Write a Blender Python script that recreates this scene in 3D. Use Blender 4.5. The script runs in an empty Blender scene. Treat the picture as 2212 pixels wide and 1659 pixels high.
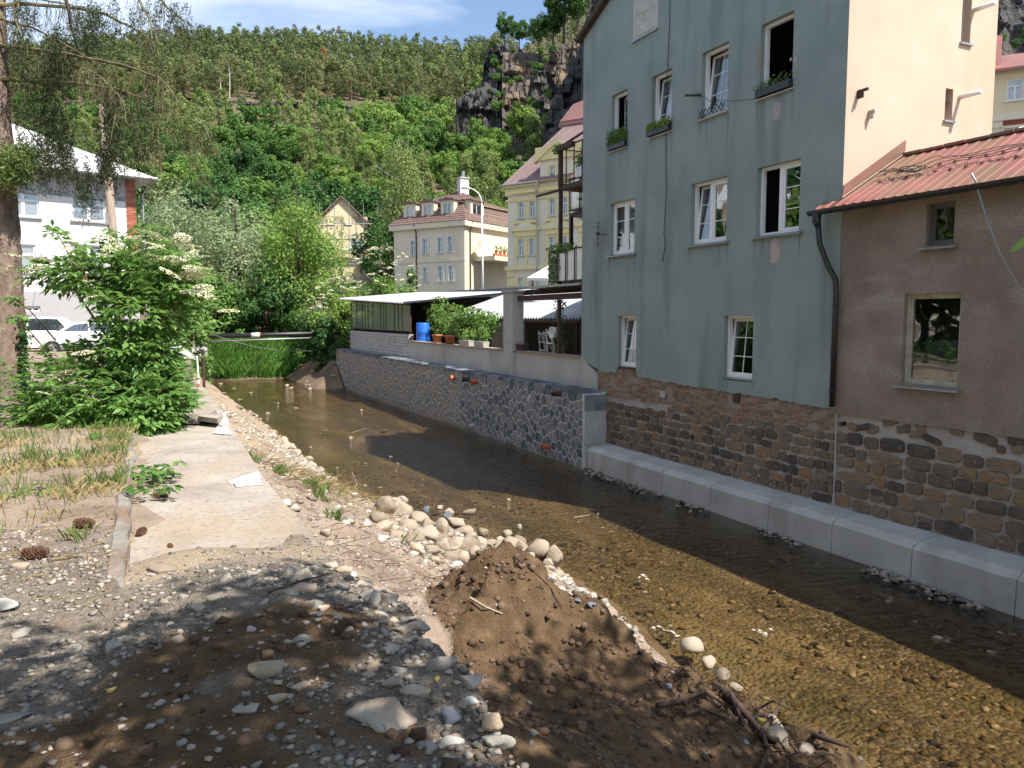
import bpy, bmesh, math, random
import numpy as np
from mathutils import Vector, noise as mnoise

# ------------------------------------------------------------------ camera, sky, sun, exposure
CAM_Z = 4.1
YAW, PITCH = math.radians(25.4), math.radians(5.0)
SUN_AZ = math.radians(151.3)      # heading of the sun, clockwise from +Y
SUN_EL = math.radians(54.0)
SC = bpy.context.scene
COL = SC.collection
cam_data = bpy.data.cameras.new("camera"); cam = bpy.data.objects.new("camera", cam_data); COL.objects.link(cam)
cam.location = (0, 0, CAM_Z); cam.rotation_euler = (math.pi/2 - PITCH, 0, -YAW)
cam_data.sensor_width = 36.0; cam_data.lens = 36.0*770.0/1024.0
cam_data.clip_start = 0.05; cam_data.clip_end = 6000
SC.camera = cam
SC.render.engine = 'CYCLES'
SC.cycles.use_denoising = True; SC.cycles.use_adaptive_sampling = True; SC.cycles.adaptive_threshold = 0.02
SC.cycles.max_bounces = 8; SC.cycles.transparent_max_bounces = 16
SC.cycles.caustics_reflective = False; SC.cycles.caustics_refractive = False
SC.view_settings.view_transform = 'Standard'; SC.view_settings.look = 'None'
SC.view_settings.exposure = 1.0; SC.view_settings.gamma = 1.0
SC.view_settings.use_curve_mapping = False

world = bpy.data.worlds.new("World"); SC.world = world; world.use_nodes = True
nt = world.node_tree; nt.nodes.clear()
def _n(t, **k):
    n = nt.nodes.new(t)
    for a, b in k.items(): setattr(n, a, b)
    return n
w_out = _n('ShaderNodeOutputWorld'); w_bg = _n('ShaderNodeBackground'); w_sky = _n('ShaderNodeTexSky')
w_sky.sky_type = 'NISHITA'; w_sky.sun_disc = False; w_sky.sun_elevation = SUN_EL; w_sky.sun_rotation = SUN_AZ
w_sky.air_density = 1.0; w_sky.dust_density = 0.4; w_sky.ozone_density = 1.3
w_bg.inputs['Strength'].default_value = 0.105
# thin streaky clouds over the whole sky, laid on a flat layer high above
w_tc = _n('ShaderNodeTexCoord'); w_sep = _n('ShaderNodeSeparateXYZ')
w_max = _n('ShaderNodeMath', operation='MAXIMUM'); w_max.inputs[1].default_value = 0.06
w_add = _n('ShaderNodeMath', operation='ADD'); w_add.inputs[1].default_value = 0.12
w_dx = _n('ShaderNodeMath', operation='DIVIDE'); w_dy = _n('ShaderNodeMath', operation='DIVIDE')
w_cmb = _n('ShaderNodeCombineXYZ'); w_map = _n('ShaderNodeMapping')
w_map.inputs['Rotation'].default_value = (0, 0, 0.5); w_map.inputs['Scale'].default_value = (0.55, 1.25, 1)
w_map.inputs['Location'].default_value = (1.3, 0.35, 0)
w_noi = _n('ShaderNodeTexNoise'); w_noi.inputs['Scale'].default_value = 1.15
w_noi.inputs['Detail'].default_value = 7; w_noi.inputs['Roughness'].default_value = 0.52; w_noi.inputs['Distortion'].default_value = 0.5
w_ramp = _n('ShaderNodeValToRGB'); w_ramp.color_ramp.elements[0].position = 0.46; w_ramp.color_ramp.elements[1].position = 0.76
w_mix = _n('ShaderNodeMix', data_type='RGBA')
L = nt.links.new
L(w_tc.outputs['Generated'], w_sep.inputs[0]); L(w_sep.outputs['Z'], w_max.inputs[0]); L(w_max.outputs[0], w_add.inputs[0])
L(w_sep.outputs['X'], w_dx.inputs[0]); L(w_add.outputs[0], w_dx.inputs[1])
L(w_sep.outputs['Y'], w_dy.inputs[0]); L(w_add.outputs[0], w_dy.inputs[1])
L(w_dx.outputs[0], w_cmb.inputs[0]); L(w_dy.outputs[0], w_cmb.inputs[1]); L(w_cmb.outputs[0], w_map.inputs[0])
L(w_map.outputs[0], w_noi.inputs['Vector']); L(w_noi.outputs['Fac'], w_ramp.inputs[0])
w_mix.inputs['B'].default_value = (9.0, 9.1, 9.3, 1)
L(w_ramp.outputs['Color'], w_mix.inputs['Factor']); L(w_sky.outputs[0], w_mix.inputs['A'])
L(w_mix.outputs['Result'], w_bg.inputs['Color']); L(w_bg.outputs[0], w_out.inputs['Surface'])

sun_d = bpy.data.lights.new("sun", 'SUN'); sun_d.energy = 5.0; sun_d.angle = math.radians(0.53); sun_d.color = (1.0, 0.94, 0.84)
sun = bpy.data.objects.new("sun", sun_d); COL.objects.link(sun)
_sd = Vector((math.sin(SUN_AZ)*math.cos(SUN_EL), math.cos(SUN_AZ)*math.cos(SUN_EL), math.sin(SUN_EL)))
sun.rotation_euler = _sd.to_track_quat('Z', 'Y').to_euler(); sun.location = (20, -40, 60)

# ------------------------------------------------------------------ surveying helpers: sight lines from the photograph's standpoint
_sa, _ca, _sp, _cp = math.sin(YAW), math.cos(YAW), math.sin(PITCH), math.cos(PITCH)
_F = 1663.3
FW = np.array([_sa*_cp, _ca*_cp, -_sp]); RT = np.array([_ca, -_sa, 0.0]); UP = np.array([_sa*_sp, _ca*_sp, _cp]); C0 = np.array([0, 0, CAM_Z])
def ray(px, py): return FW + RT*((px-1106)/_F) + UP*((829.5-py)/_F)
def onz(px, py, z): d = ray(px, py); return C0 + d*((z-CAM_Z)/d[2])
def onX(px, py, X): d = ray(px, py); return C0 + d*(X/d[0])
def at(px, py, t): return C0 + ray(px, py)*t
def heading(deg):                       # unit vector, degrees clockwise from the camera axis
    a = YAW + math.radians(deg); return np.array([math.sin(a), math.cos(a), 0.0])

R0 = random.Random(7)
ORG = {}                                # world origin of each object's local space

def thing(name, label, cat, loc=(0, 0, 0), group=None):
    o = bpy.data.objects.new(name, None); COL.objects.link(o); o.location = loc; o.empty_display_size = 0.2
    o['label'] = label; o['category'] = cat
    if group: o['group'] = group
    ORG[o] = np.array(loc, float); return o
def tag(o, label, cat, group=None):
    o['label'] = label; o['category'] = cat
    if group: o['group'] = group
    return o

def new_mesh(name, verts, faces, mats, smooth=False, mi=None):
    me = bpy.data.meshes.new(name)
    me.from_pydata([tuple(map(float, v)) for v in verts], [], faces)
    for m in (mats if isinstance(mats, (list, tuple)) else [mats]): me.materials.append(m)
    if mi is not None and len(mi): me.polygons.foreach_set('material_index', mi)
    if smooth: me.polygons.foreach_set('use_smooth', [True]*len(me.polygons))
    me.update(); return me
def quads_mesh(name, V, nv, mat, smooth=False):
    """V: (N*nv,3) array, every face its own nv vertices"""
    n = len(V)//nv
    me = bpy.data.meshes.new(name); me.vertices.add(n*nv); me.vertices.foreach_set('co', np.ascontiguousarray(V, dtype=np.float32).ravel())
    me.loops.add(n*nv); me.loops.foreach_set('vertex_index', np.arange(n*nv, dtype=np.int32))
    me.polygons.add(n); me.polygons.foreach_set('loop_start', np.arange(0, n*nv, nv, dtype=np.int32))
    for m in (mat if isinstance(mat, (list, tuple)) else [mat]): me.materials.append(m)
    if smooth: me.polygons.foreach_set('use_smooth', np.ones(n, dtype=bool))
    me.update(calc_edges=True); me.validate(); return me
def tri_mesh(name, V, T, mats, smooth=False):
    me = bpy.data.meshes.new(name); n = len(V); k = len(T)
    me.vertices.add(n); me.vertices.foreach_set('co', np.ascontiguousarray(V, dtype=np.float32).ravel())
    me.loops.add(k*3); me.loops.foreach_set('vertex_index', np.ascontiguousarray(T, dtype=np.int32).ravel())
    me.polygons.add(k); me.polygons.foreach_set('loop_start', np.arange(0, k*3, 3, dtype=np.int32))
    for m in (mats if isinstance(mats, (list, tuple)) else [mats]): me.materials.append(m)
    if smooth: me.polygons.foreach_set('use_smooth', np.ones(k, dtype=bool))
    me.update(calc_edges=True); return me
def link(name, me, parent=None, loc=(0, 0, 0), rot=None, scale=None):
    """loc is a world position; the mesh's own vertices are around it"""
    o = bpy.data.objects.new(name, me); COL.objects.link(o)
    base = ORG[parent] if parent is not None else np.zeros(3)
    o.location = tuple(np.array(loc, float) - base)
    if parent is not None: o.parent = parent
    if rot is not None: o.rotation_euler = rot
    if scale is not None: o.scale = scale if hasattr(scale, '__len__') else (scale,)*3
    ORG[o] = np.array(loc, float); return o
def structure(o): o['kind'] = 'structure'; return o
def stuff(o): o['kind'] = 'stuff'; return o

class MB:
    def __init__(s): s.v = []; s.f = []; s.m = []; s.cur = 0
    def add(s, verts, faces):
        b = len(s.v); s.v += [tuple(map(float, p)) for p in verts]
        for f in faces: s.f.append(tuple(b+i for i in f)); s.m.append(s.cur)
        return s
    def box(s, x0, x1, y0, y1, z0, z1):
        return s.add([(x0,y0,z0),(x1,y0,z0),(x1,y1,z0),(x0,y1,z0),(x0,y0,z1),(x1,y0,z1),(x1,y1,z1),(x0,y1,z1)],
                     [(3,2,1,0),(4,5,6,7),(0,1,5,4),(1,2,6,5),(2,3,7,6),(3,0,4,7)])
    def fbox(s, fr, u0, u1, z0, z1, n0, n1):
        O, U, N = fr; Z = np.array([0, 0, 1.0])
        P = [O+U*u+Z*z+N*n for n in (n0, n1) for (u, z) in ((u0,z0),(u1,z0),(u1,z1),(u0,z1))]
        return s.add(P, [(3,2,1,0),(4,5,6,7),(0,1,5,4),(1,2,6,5),(2,3,7,6),(3,0,4,7)])
    def quad(s, *p): return s.add(p, [tuple(range(len(p)))])
    def fprism(s, fr, pts, n0, n1):
        O, U, N = fr; Z = np.array([0, 0, 1.0]); k = len(pts)
        P = [O+U*u+Z*z+N*n0 for u, z in pts]+[O+U*u+Z*z+N*n1 for u, z in pts]
        return s.add(P, [tuple(range(k))[::-1], tuple(range(k, 2*k))]+[(i, (i+1) % k, k+(i+1) % k, k+i) for i in range(k)])
    def tube(s, path, rad, n=6, cap=True):
        P = [np.array(p, float) for p in path]; k = len(P)
        if not hasattr(rad, '__len__'): rad = [rad]*k
        ref = np.array([0.31, 0.17, 0.93]); b = len(s.v); vs = []
        for i in range(k):
            t = P[min(i+1, k-1)]-P[max(i-1, 0)]; t = t/(np.linalg.norm(t)+1e-9)
            a = np.cross(t, ref)
            if np.linalg.norm(a) < 1e-3: a = np.cross(t, np.array([1.0, 0, 0]))
            a /= np.linalg.norm(a); c = np.cross(t, a)
            for j in range(n):
                w = 2*math.pi*j/n; vs.append(P[i]+(a*math.cos(w)+c*math.sin(w))*rad[i])
        fs = [(i*n+j, i*n+(j+1) % n, (i+1)*n+(j+1) % n, (i+1)*n+j) for i in range(k-1) for j in range(n)]
        if cap: fs += [tuple(range(n))[::-1], tuple((k-1)*n+j for j in range(n))]
        return s.add(vs, fs)
    def lathe(s, c, prof, n=10):
        b = []; k = len(prof)
        for r, z in prof:
            for j in range(n): w = 2*math.pi*j/n; b.append((c[0]+r*math.cos(w), c[1]+r*math.sin(w), c[2]+z))
        fs = [(i*n+j, i*n+(j+1) % n, (i+1)*n+(j+1) % n, (i+1)*n+j) for i in range(k-1) for j in range(n)]
        fs += [tuple(range(n))[::-1], tuple((k-1)*n+j for j in range(n))]
        return s.add(b, fs)
    def build(s, name, mat, parent=None, org=None, smooth=False):
        if org is None: org = ORG[parent] if parent is not None else np.zeros(3)
        org = np.array(org, float)
        me = new_mesh(name, [np.array(v)-org for v in s.v], s.f, mat, smooth, s.m)
        return link(name, me, parent, org)

def facade(mb, fr, u0, u1, z0, z1, holes=(), depth=0.15, ustep=None, bottom=None):
    """a wall face with real openings and reveals; holes = (ua, ub, za, zb)"""
    O, U, N = fr; Z = np.array([0, 0, 1.0])
    us = {u0, u1}; zs = {z0, z1}
    for a, b, c, d in holes: us |= {a, b}; zs |= {c, d}
    if ustep:
        k = int((u1-u0)/ustep)
        us |= {u0+(u1-u0)*i/k for i in range(k+1)}
    us = sorted(us); us = [u for i, u in enumerate(us) if i == 0 or u-us[i-1] > 1e-4]
    zs = sorted(zs)
    P = lambda u, z, n=0.0: O+U*u+Z*z+N*n
    for i in range(len(us)-1):
        a, b = us[i], us[i+1]; um = (a+b)/2
        for j in range(len(zs)-1):
            c, d = zs[j], zs[j+1]; zm = (c+d)/2
            if any(h[0] < um < h[1] and h[2] < zm < h[3] for h in holes): continue
            ca = cb = c
            if j == 0 and bottom: ca, cb = bottom(a), bottom(b)
            mb.quad(P(a, ca), P(b, cb), P(b, d), P(a, d))
            if j == 0 and bottom: mb.quad(P(a, ca, -depth*0.4), P(b, cb, -depth*0.4), P(b, cb), P(a, ca))
    for a, b, c, d in holes:
        mb.quad(P(a, c), P(b, c), P(b, c, -depth), P(a, c, -depth)); mb.quad(P(a, d), P(a, d, -depth), P(b, d, -depth), P(b, d))
        mb.quad(P(a, c), P(a, c, -depth), P(a, d, -depth), P(a, d)); mb.quad(P(b, c), P(b, d), P(b, d, -depth), P(b, c, -depth))
    return mb

def fbm(x, y, z=0.0, o=4, s=1.0):
    a = 1.0; r = 0.0; f = s
    for _ in range(o):
        r += a*mnoise.noise(Vector((x*f, y*f, z*f+3.1))); a *= 0.5; f *= 2.03
    return r
def sstep(a, b, x):
    t = min(1.0, max(0.0, (x-a)/(b-a))); return t*t*(3-2*t)
def interp(x, xs, ys): return float(np.interp(x, xs, ys))

# ------------------------------------------------------------------ materials
def nodes(name):
    m = bpy.data.materials.new(name); m.use_nodes = True; t = m.node_tree; t.nodes.clear()
    out = t.nodes.new('ShaderNodeOutputMaterial'); b = t.nodes.new('ShaderNodeBsdfPrincipled'); t.links.new(b.outputs[0], out.inputs[0])
    return m, t, b, out
def N(t, typ, **k):
    n = t.nodes.new(typ)
    for a, v in k.items():
        if a.startswith('i_'):
            n.inputs[a[2:].replace('_', ' ')].default_value = v
        else: setattr(n, a, v)
    return n
def rgba(c): return (c[0], c[1], c[2], 1.0)
def ramp(t, cols):
    r = t.nodes.new('ShaderNodeValToRGB'); e = r.color_ramp.elements
    while len(e) < len(cols): e.new(0.5)
    for i, (p, c) in enumerate(cols): e[i].position = p; e[i].color = rgba(c)
    return r
def M(name, cols, scale=3.0, rough=0.85, bump=0.0, bscale=None, stretch=(1, 1, 1), detail=6, orand=0.0, irand=0.0, metal=0.0,
      speck=None, dirt=None, spec=0.3, bdist=0.02, nrough=0.6):
    """procedural material: noise through a ramp in world space, optional speckle, streaks and relief"""
    m, t, b, out = nodes(name); l = t.links.new
    geo = N(t, 'ShaderNodeNewGeometry'); mp = N(t, 'ShaderNodeMapping'); mp.inputs['Scale'].default_value = stretch
    l(geo.outputs['Position'], mp.inputs[0]); vec = mp.outputs[0]
    oi = None
    if orand or irand:
        oi = N(t, 'ShaderNodeObjectInfo')
    n1 = N(t, 'ShaderNodeTexNoise'); n1.inputs['Scale'].default_value = scale; n1.inputs['Detail'].default_value = detail; n1.inputs['Roughness'].default_value = nrough
    l(vec, n1.inputs['Vector']); fac = n1.outputs['Fac']
    if orand:
        mm = N(t, 'ShaderNodeMath', operation='MULTIPLY_ADD'); mm.inputs[1].default_value = orand; l(oi.outputs['Random'], mm.inputs[0])
        sb = N(t, 'ShaderNodeMath', operation='ADD'); sb.inputs[1].default_value = -orand*0.5; l(fac, mm.inputs[2]); l(mm.outputs[0], sb.inputs[0]); fac = sb.outputs[0]
    if irand:
        mm = N(t, 'ShaderNodeMath', operation='MULTIPLY_ADD'); mm.inputs[1].default_value = irand; l(geo.outputs['Random Per Island'], mm.inputs[0])
        sb = N(t, 'ShaderNodeMath', operation='ADD'); sb.inputs[1].default_value = -irand*0.5; l(fac, mm.inputs[2]); l(mm.outputs[0], sb.inputs[0]); fac = sb.outputs[0]
    r = ramp(t, cols); l(fac, r.inputs[0]); col = r.outputs[0]
    if dirt:   # (colour, scale, low, high, stretch)
        n3 = N(t, 'ShaderNodeTexNoise'); n3.inputs['Scale'].default_value = dirt[1]; n3.inputs['Detail'].default_value = 5
        mp3 = N(t, 'ShaderNodeMapping'); mp3.inputs['Scale'].default_value = dirt[4]; l(geo.outputs['Position'], mp3.inputs[0]); l(mp3.outputs[0], n3.inputs['Vector'])
        rr = ramp(t, [(dirt[2], (0, 0, 0)), (dirt[3], (1, 1, 1))]); l(n3.outputs['Fac'], rr.inputs[0])
        mx = N(t, 'ShaderNodeMix', data_type='RGBA'); l(rr.outputs[0], mx.inputs['Factor']); l(col, mx.inputs['A']); mx.inputs['B'].default_value = rgba(dirt[0]); col = mx.outputs['Result']
    if speck:  # (colour, scale, low, high)
        n4 = N(t, 'ShaderNodeTexNoise'); n4.inputs['Scale'].default_value = speck[1]; n4.inputs['Detail'].default_value = 3; l(geo.outputs['Position'], n4.inputs['Vector'])
        rr = ramp(t, [(speck[2], (0, 0, 0)), (speck[3], (1, 1, 1))]); l(n4.outputs['Fac'], rr.inputs[0])
        mx = N(t, 'ShaderNodeMix', data_type='RGBA'); l(rr.outputs[0], mx.inputs['Factor']); l(col, mx.inputs['A']); mx.inputs['B'].default_value = rgba(speck[0]); col = mx.outputs['Result']
    l(col, b.inputs['Base Color'])
    b.inputs['Roughness'].default_value = rough; b.inputs['Metallic'].default_value = metal
    b.inputs['Specular IOR Level'].default_value = spec
    if bump:
        n2 = N(t, 'ShaderNodeTexNoise'); n2.inputs['Scale'].default_value = bscale or scale*4; n2.inputs['Detail'].default_value = 5
        l(vec, n2.inputs['Vector']); bp = N(t, 'ShaderNodeBump'); bp.inputs['Strength'].default_value = bump; bp.inputs['Distance'].default_value = bdist
        l(n2.outputs['Fac'], bp.inputs['Height']); l(bp.outputs[0], b.inputs['Normal'])
    return m
def flat(name, c, rough=0.6, metal=0.0, spec=0.4, var=0.12):
    return M(name, [(0.3, tuple(x*(1-var) for x in c)), (0.7, tuple(min(1, x*(1+var)) for x in c))], scale=6, rough=rough, metal=metal, spec=spec)
def leafmat(name, c_dark, c_mid, c_light, trans=0.35, orand=0.5, rough=0.6, irand=0.5):
    m, t, b, out = nodes(name); l = t.links.new
    geo = N(t, 'ShaderNodeNewGeometry'); oi = N(t, 'ShaderNodeObjectInfo')
    n = N(t, 'ShaderNodeTexNoise'); n.inputs['Scale'].default_value = 0.35; n.inputs['Detail'].default_value = 3; l(geo.outputs['Position'], n.inputs['Vector'])
    a = N(t, 'ShaderNodeMath', operation='MULTIPLY_ADD'); a.inputs[1].default_value = irand; a.inputs[2].default_value = 0.25-0.0
    l(geo.outputs['Random Per Island'], a.inputs[0])
    a2 = N(t, 'ShaderNodeMath', operation='MULTIPLY_ADD'); a2.inputs[1].default_value = orand; l(oi.outputs['Random'], a2.inputs[0]); l(a.outputs[0], a2.inputs[2])
    a3 = N(t, 'ShaderNodeMath', operation='MULTIPLY_ADD'); a3.inputs[1].default_value = 0.7; a3.inputs[2].default_value = -0.35-0.25*orand; l(n.outputs['Fac'], a3.inputs[0])
    a4 = N(t, 'ShaderNodeMath', operation='ADD'); l(a2.outputs[0], a4.inputs[0]); l(a3.outputs[0], a4.inputs[1])
    r = ramp(t, [(0.1, c_dark), (0.5, c_mid), (0.9, c_light)]); l(a4.outputs[0], r.inputs[0])
    l(r.outputs[0], b.inputs['Base Color']); b.inputs['Roughness'].default_value = rough; b.inputs['Specular IOR Level'].default_value = 0.3
    tr = N(t, 'ShaderNodeBsdfTranslucent'); hs = N(t, 'ShaderNodeHueSaturation'); hs.inputs['Value'].default_value = 1.35; hs.inputs['Hue'].default_value = 0.48
    l(r.outputs[0], hs.inputs['Color']); l(hs.outputs[0], tr.inputs[0])
    ms = N(t, 'ShaderNodeMixShader'); ms.inputs[0].default_value = trans; l(b.outputs[0], ms.inputs[1]); l(tr.outputs[0], ms.inputs[2]); l(ms.outputs[0], out.inputs[0])
    return m
def two_sided(t, fr, ior):            # the same mirror strength from either face of a thin sheet
    g = N(t, 'ShaderNodeNewGeometry'); m = N(t, 'ShaderNodeMapRange'); m.inputs[3].default_value = ior; m.inputs[4].default_value = 1/ior
    t.links.new(g.outputs['Backfacing'], m.inputs[0]); t.links.new(m.outputs[0], fr.inputs[0])
def glass(name, tint=(0.75, 0.8, 0.8), refl=0.10, rough=0.02, trans=1.0, body=(0.02, 0.02, 0.025)):
    """window pane: mirrors at grazing angles, lets the rest through"""
    m, t, b, out = nodes(name); l = t.links.new
    t.nodes.remove(b)
    fr = N(t, 'ShaderNodeFresnel'); fr.inputs[0].default_value = 1.5
    two_sided(t, fr, 1.5)
    ad = N(t, 'ShaderNodeMath', operation='MULTIPLY_ADD'); ad.inputs[1].default_value = 1.1; ad.inputs[2].default_value = refl; ad.use_clamp = True; l(fr.outputs[0], ad.inputs[0])
    gl = N(t, 'ShaderNodeBsdfGlossy'); gl.inputs['Roughness'].default_value = rough; gl.inputs['Color'].default_value = (0.95, 0.97, 1, 1)
    nz = N(t, 'ShaderNodeTexNoise'); nz.inputs['Scale'].default_value = 1.6; nz.inputs['Detail'].default_value = 1
    bp = N(t, 'ShaderNodeBump'); bp.inputs['Strength'].default_value = 0.06; bp.inputs['Distance'].default_value = 0.1; l(nz.outputs['Fac'], bp.inputs['Height']); l(bp.outputs[0], gl.inputs['Normal'])
    g0 = N(t, 'ShaderNodeNewGeometry'); l(g0.outputs['Position'], nz.inputs['Vector'])
    tp = N(t, 'ShaderNodeBsdfTransparent'); tp.inputs[0].default_value = rgba(tint)
    df = N(t, 'ShaderNodeBsdfDiffuse'); df.inputs[0].default_value = rgba(body)
    m1 = N(t, 'ShaderNodeMixShader'); m1.inputs[0].default_value = trans; l(df.outputs[0], m1.inputs[1]); l(tp.outputs[0], m1.inputs[2])
    ms = N(t, 'ShaderNodeMixShader'); l(ad.outputs[0], ms.inputs[0]); l(m1.outputs[0], ms.inputs[1]); l(gl.outputs[0], ms.inputs[2]); l(ms.outputs[0], out.inputs[0])
    return m

MAT = {}
MAT['green_plaster'] = M('green_plaster', [(0.25, (0.19, 0.235, 0.238)), (0.5, (0.245, 0.292, 0.288)), (0.75, (0.29, 0.335, 0.328))], scale=0.8, rough=0.95, bump=0.5, bscale=45, bdist=0.01,
    dirt=((0.135, 0.165, 0.16), 0.9, 0.54, 0.82, (2.6, 2.6, 0.28)), speck=((0.20, 0.27, 0.26), 60, 0.50, 0.75))
MAT['brown_plaster'] = M('brown_plaster', [(0.25, (0.185, 0.145, 0.12)), (0.5, (0.255, 0.205, 0.172)), (0.8, (0.315, 0.26, 0.222))], scale=1.3, rough=0.95, bump=0.9, bscale=60, bdist=0.012,
    dirt=((0.38, 0.325, 0.29), 1.1, 0.54, 0.80, (1, 0.7, 2.2)), speck=((0.12, 0.095, 0.08), 45, 0.54, 0.70))
MAT['cream_plaster'] = M('cream_plaster', [(0.3, (0.42, 0.325, 0.25)), (0.7, (0.49, 0.395, 0.32))], scale=0.6, rough=0.95, bump=0.3, bscale=40, bdist=0.01,
    dirt=((0.42, 0.31, 0.22), 0.5, 0.55, 0.8, (1.5, 1.5, 0.3)))
MAT['brick'] = M('brick', [(0.2, (0.17, 0.105, 0.075)), (0.42, (0.24, 0.155, 0.115)), (0.6, (0.27, 0.19, 0.15)), (0.85, (0.30, 0.115, 0.075))], scale=1.1, rough=0.95, bump=0.8, bscale=50, bdist=0.01, orand=0.5)
MAT['mortar_tan'] = M('mortar_tan', [(0.3, (0.22, 0.175, 0.14)), (0.7, (0.33, 0.275, 0.23))], scale=3, rough=0.97, bump=1.0, bscale=22, bdist=0.02)
MAT['mortar_stone'] = M('mortar_stone', [(0.3, (0.30, 0.265, 0.24)), (0.7, (0.42, 0.39, 0.37))], scale=2.5, rough=0.97, bump=1.0, bscale=25, bdist=0.015)
MAT['sandstone'] = M('sandstone', [(0.15, (0.075, 0.065, 0.06)), (0.42, (0.14, 0.11, 0.088)), (0.68, (0.20, 0.152, 0.112)), (0.98, (0.28, 0.165, 0.085))], scale=2.2, rough=0.95, bump=1.0, bscale=26, bdist=0.02, orand=0.65,
    speck=((0.32, 0.29, 0.26), 9, 0.62, 0.78))
MAT['basalt'] = M('basalt', [(0.15, (0.075, 0.088, 0.112)), (0.5, (0.155, 0.17, 0.198)), (0.75, (0.235, 0.24, 0.25)), (0.98, (0.26, 0.225, 0.185))], scale=3.0, rough=0.85, bump=0.7, bscale=25, bdist=0.015, orand=0.7, irand=0.5)
MAT['grout'] = M('grout', [(0.3, (0.50, 0.50, 0.50)), (0.7, (0.64, 0.63, 0.62))], scale=3, rough=0.95, bump=0.6, bscale=40)
MAT['concrete'] = M('concrete', [(0.25, (0.33, 0.325, 0.315)), (0.55, (0.43, 0.425, 0.41)), (0.8, (0.52, 0.515, 0.50))], scale=1.3, rough=0.92, bump=0.5, bscale=30, bdist=0.012,
    dirt=((0.27, 0.25, 0.225), 0.9, 0.56, 0.82, (1.6, 1.6, 0.5)), speck=((0.25, 0.245, 0.24), 40, 0.6, 0.8))
MAT['slab_concrete'] = M('slab_concrete', [(0.25, (0.19, 0.158, 0.13)), (0.5, (0.30, 0.262, 0.225)), (0.75, (0.37, 0.335, 0.295))], scale=1.7, rough=0.95, bump=0.8, bscale=35, bdist=0.012,
    dirt=((0.29, 0.23, 0.165), 0.9, 0.52, 0.76, (1.4, 0.8, 1)), speck=((0.19, 0.155, 0.125), 22, 0.54, 0.75))
MAT['old_concrete'] = M('old_concrete', [(0.25, (0.34, 0.32, 0.295)), (0.6, (0.45, 0.43, 0.40)), (0.85, (0.52, 0.50, 0.47))], scale=0.9, rough=0.95, bump=0.5, bscale=25, bdist=0.012,
    dirt=((0.22, 0.205, 0.185), 0.7, 0.58, 0.82, (2.2, 2.2, 0.35)))
MAT['white_frame'] = flat('white_frame', (0.72, 0.72, 0.73), 0.4, var=0.04)
MAT['white_wall'] = M('white_wall', [(0.3, (0.56, 0.56, 0.57)), (0.7, (0.62, 0.62, 0.63))], scale=0.8, rough=0.9)
MAT['grey_band'] = flat('grey_band', (0.34, 0.335, 0.35), 0.9, var=0.05)
MAT['glass'] = glass('glass', refl=0.08)
MAT['glass_far'] = glass('glass_far', refl=0.16, trans=0.0, body=(0.03, 0.035, 0.045))
MAT['glass_dusty'] = glass('glass_dusty', tint=(0.5, 0.52, 0.48), refl=0.10, rough=0.12, trans=0.25, body=(0.30, 0.32, 0.28))
MAT['glass_pale'] = glass('glass_pale', tint=(0.6, 0.6, 0.6), refl=0.1, rough=0.1, trans=0.0, body=(0.20, 0.23, 0.26))
MAT['curtain'] = flat('curtain', (0.55, 0.55, 0.58), 0.95, var=0.1)
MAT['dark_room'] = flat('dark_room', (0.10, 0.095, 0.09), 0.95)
MAT['black_metal'] = flat('black_metal', (0.018, 0.018, 0.02), 0.45, 0.0, 0.5)
MAT['rust_steel'] = M('rust_steel', [(0.3, (0.045, 0.028, 0.024)), (0.7, (0.085, 0.048, 0.038))], scale=5, rough=0.75, bump=0.3)
MAT['grey_metal'] = flat('grey_metal', (0.30, 0.31, 0.32), 0.45, 0.6)
MAT['zinc'] = M('zinc', [(0.3, (0.27, 0.28, 0.295)), (0.7, (0.40, 0.41, 0.43))], scale=1.2, rough=0.55, metal=0.35, dirt=((0.22, 0.22, 0.22), 0.8, 0.6, 0.8, (1, 1, 1)))
MAT['red_roof'] = M('red_roof', [(0.25, (0.20, 0.075, 0.066)), (0.6, (0.26, 0.10, 0.09)), (0.85, (0.29, 0.13, 0.11))], scale=1.2, rough=0.5, spec=0.4,
    dirt=((0.165, 0.10, 0.062), 1.3, 0.42, 0.64, (0.6, 1, 1)))
MAT['brown_shingle'] = M('brown_shingle', [(0.25, (0.115, 0.072, 0.064)), (0.7, (0.175, 0.115, 0.102))], scale=2.5, rough=0.95, orand=0.2, irand=0.3)
MAT['purple_roof'] = M('purple_roof', [(0.25, (0.15, 0.105, 0.10)), (0.7, (0.21, 0.15, 0.145))], scale=1.5, rough=0.9)
MAT['yellow_wall'] = M('yellow_wall', [(0.3, (0.58, 0.53, 0.41)), (0.7, (0.65, 0.60, 0.48))], scale=0.5, rough=0.95)
MAT['yellow_trim'] = M('yellow_trim', [(0.3, (0.62, 0.51, 0.26)), (0.7, (0.68, 0.58, 0.33))], scale=0.7, rough=0.9)
MAT['beige_wall'] = M('beige_wall', [(0.3, (0.56, 0.49, 0.37)), (0.7, (0.63, 0.56, 0.44))], scale=0.4, rough=0.95)
MAT['orange_wall'] = M('orange_wall', [(0.3, (0.56, 0.46, 0.30)), (0.7, (0.62, 0.52, 0.36))], scale=0.4, rough=0.95)
MAT['red_brick_wall'] = flat('red_brick_wall', (0.26, 0.075, 0.055), 0.9)
MAT['terracotta'] = flat('terracotta', (0.42, 0.15, 0.08), 0.85)
MAT['orange_pipe'] = flat('orange_pipe', (0.50, 0.13, 0.06), 0.5)
MAT['blue_plastic'] = flat('blue_plastic', (0.02, 0.13, 0.55), 0.4)
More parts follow.
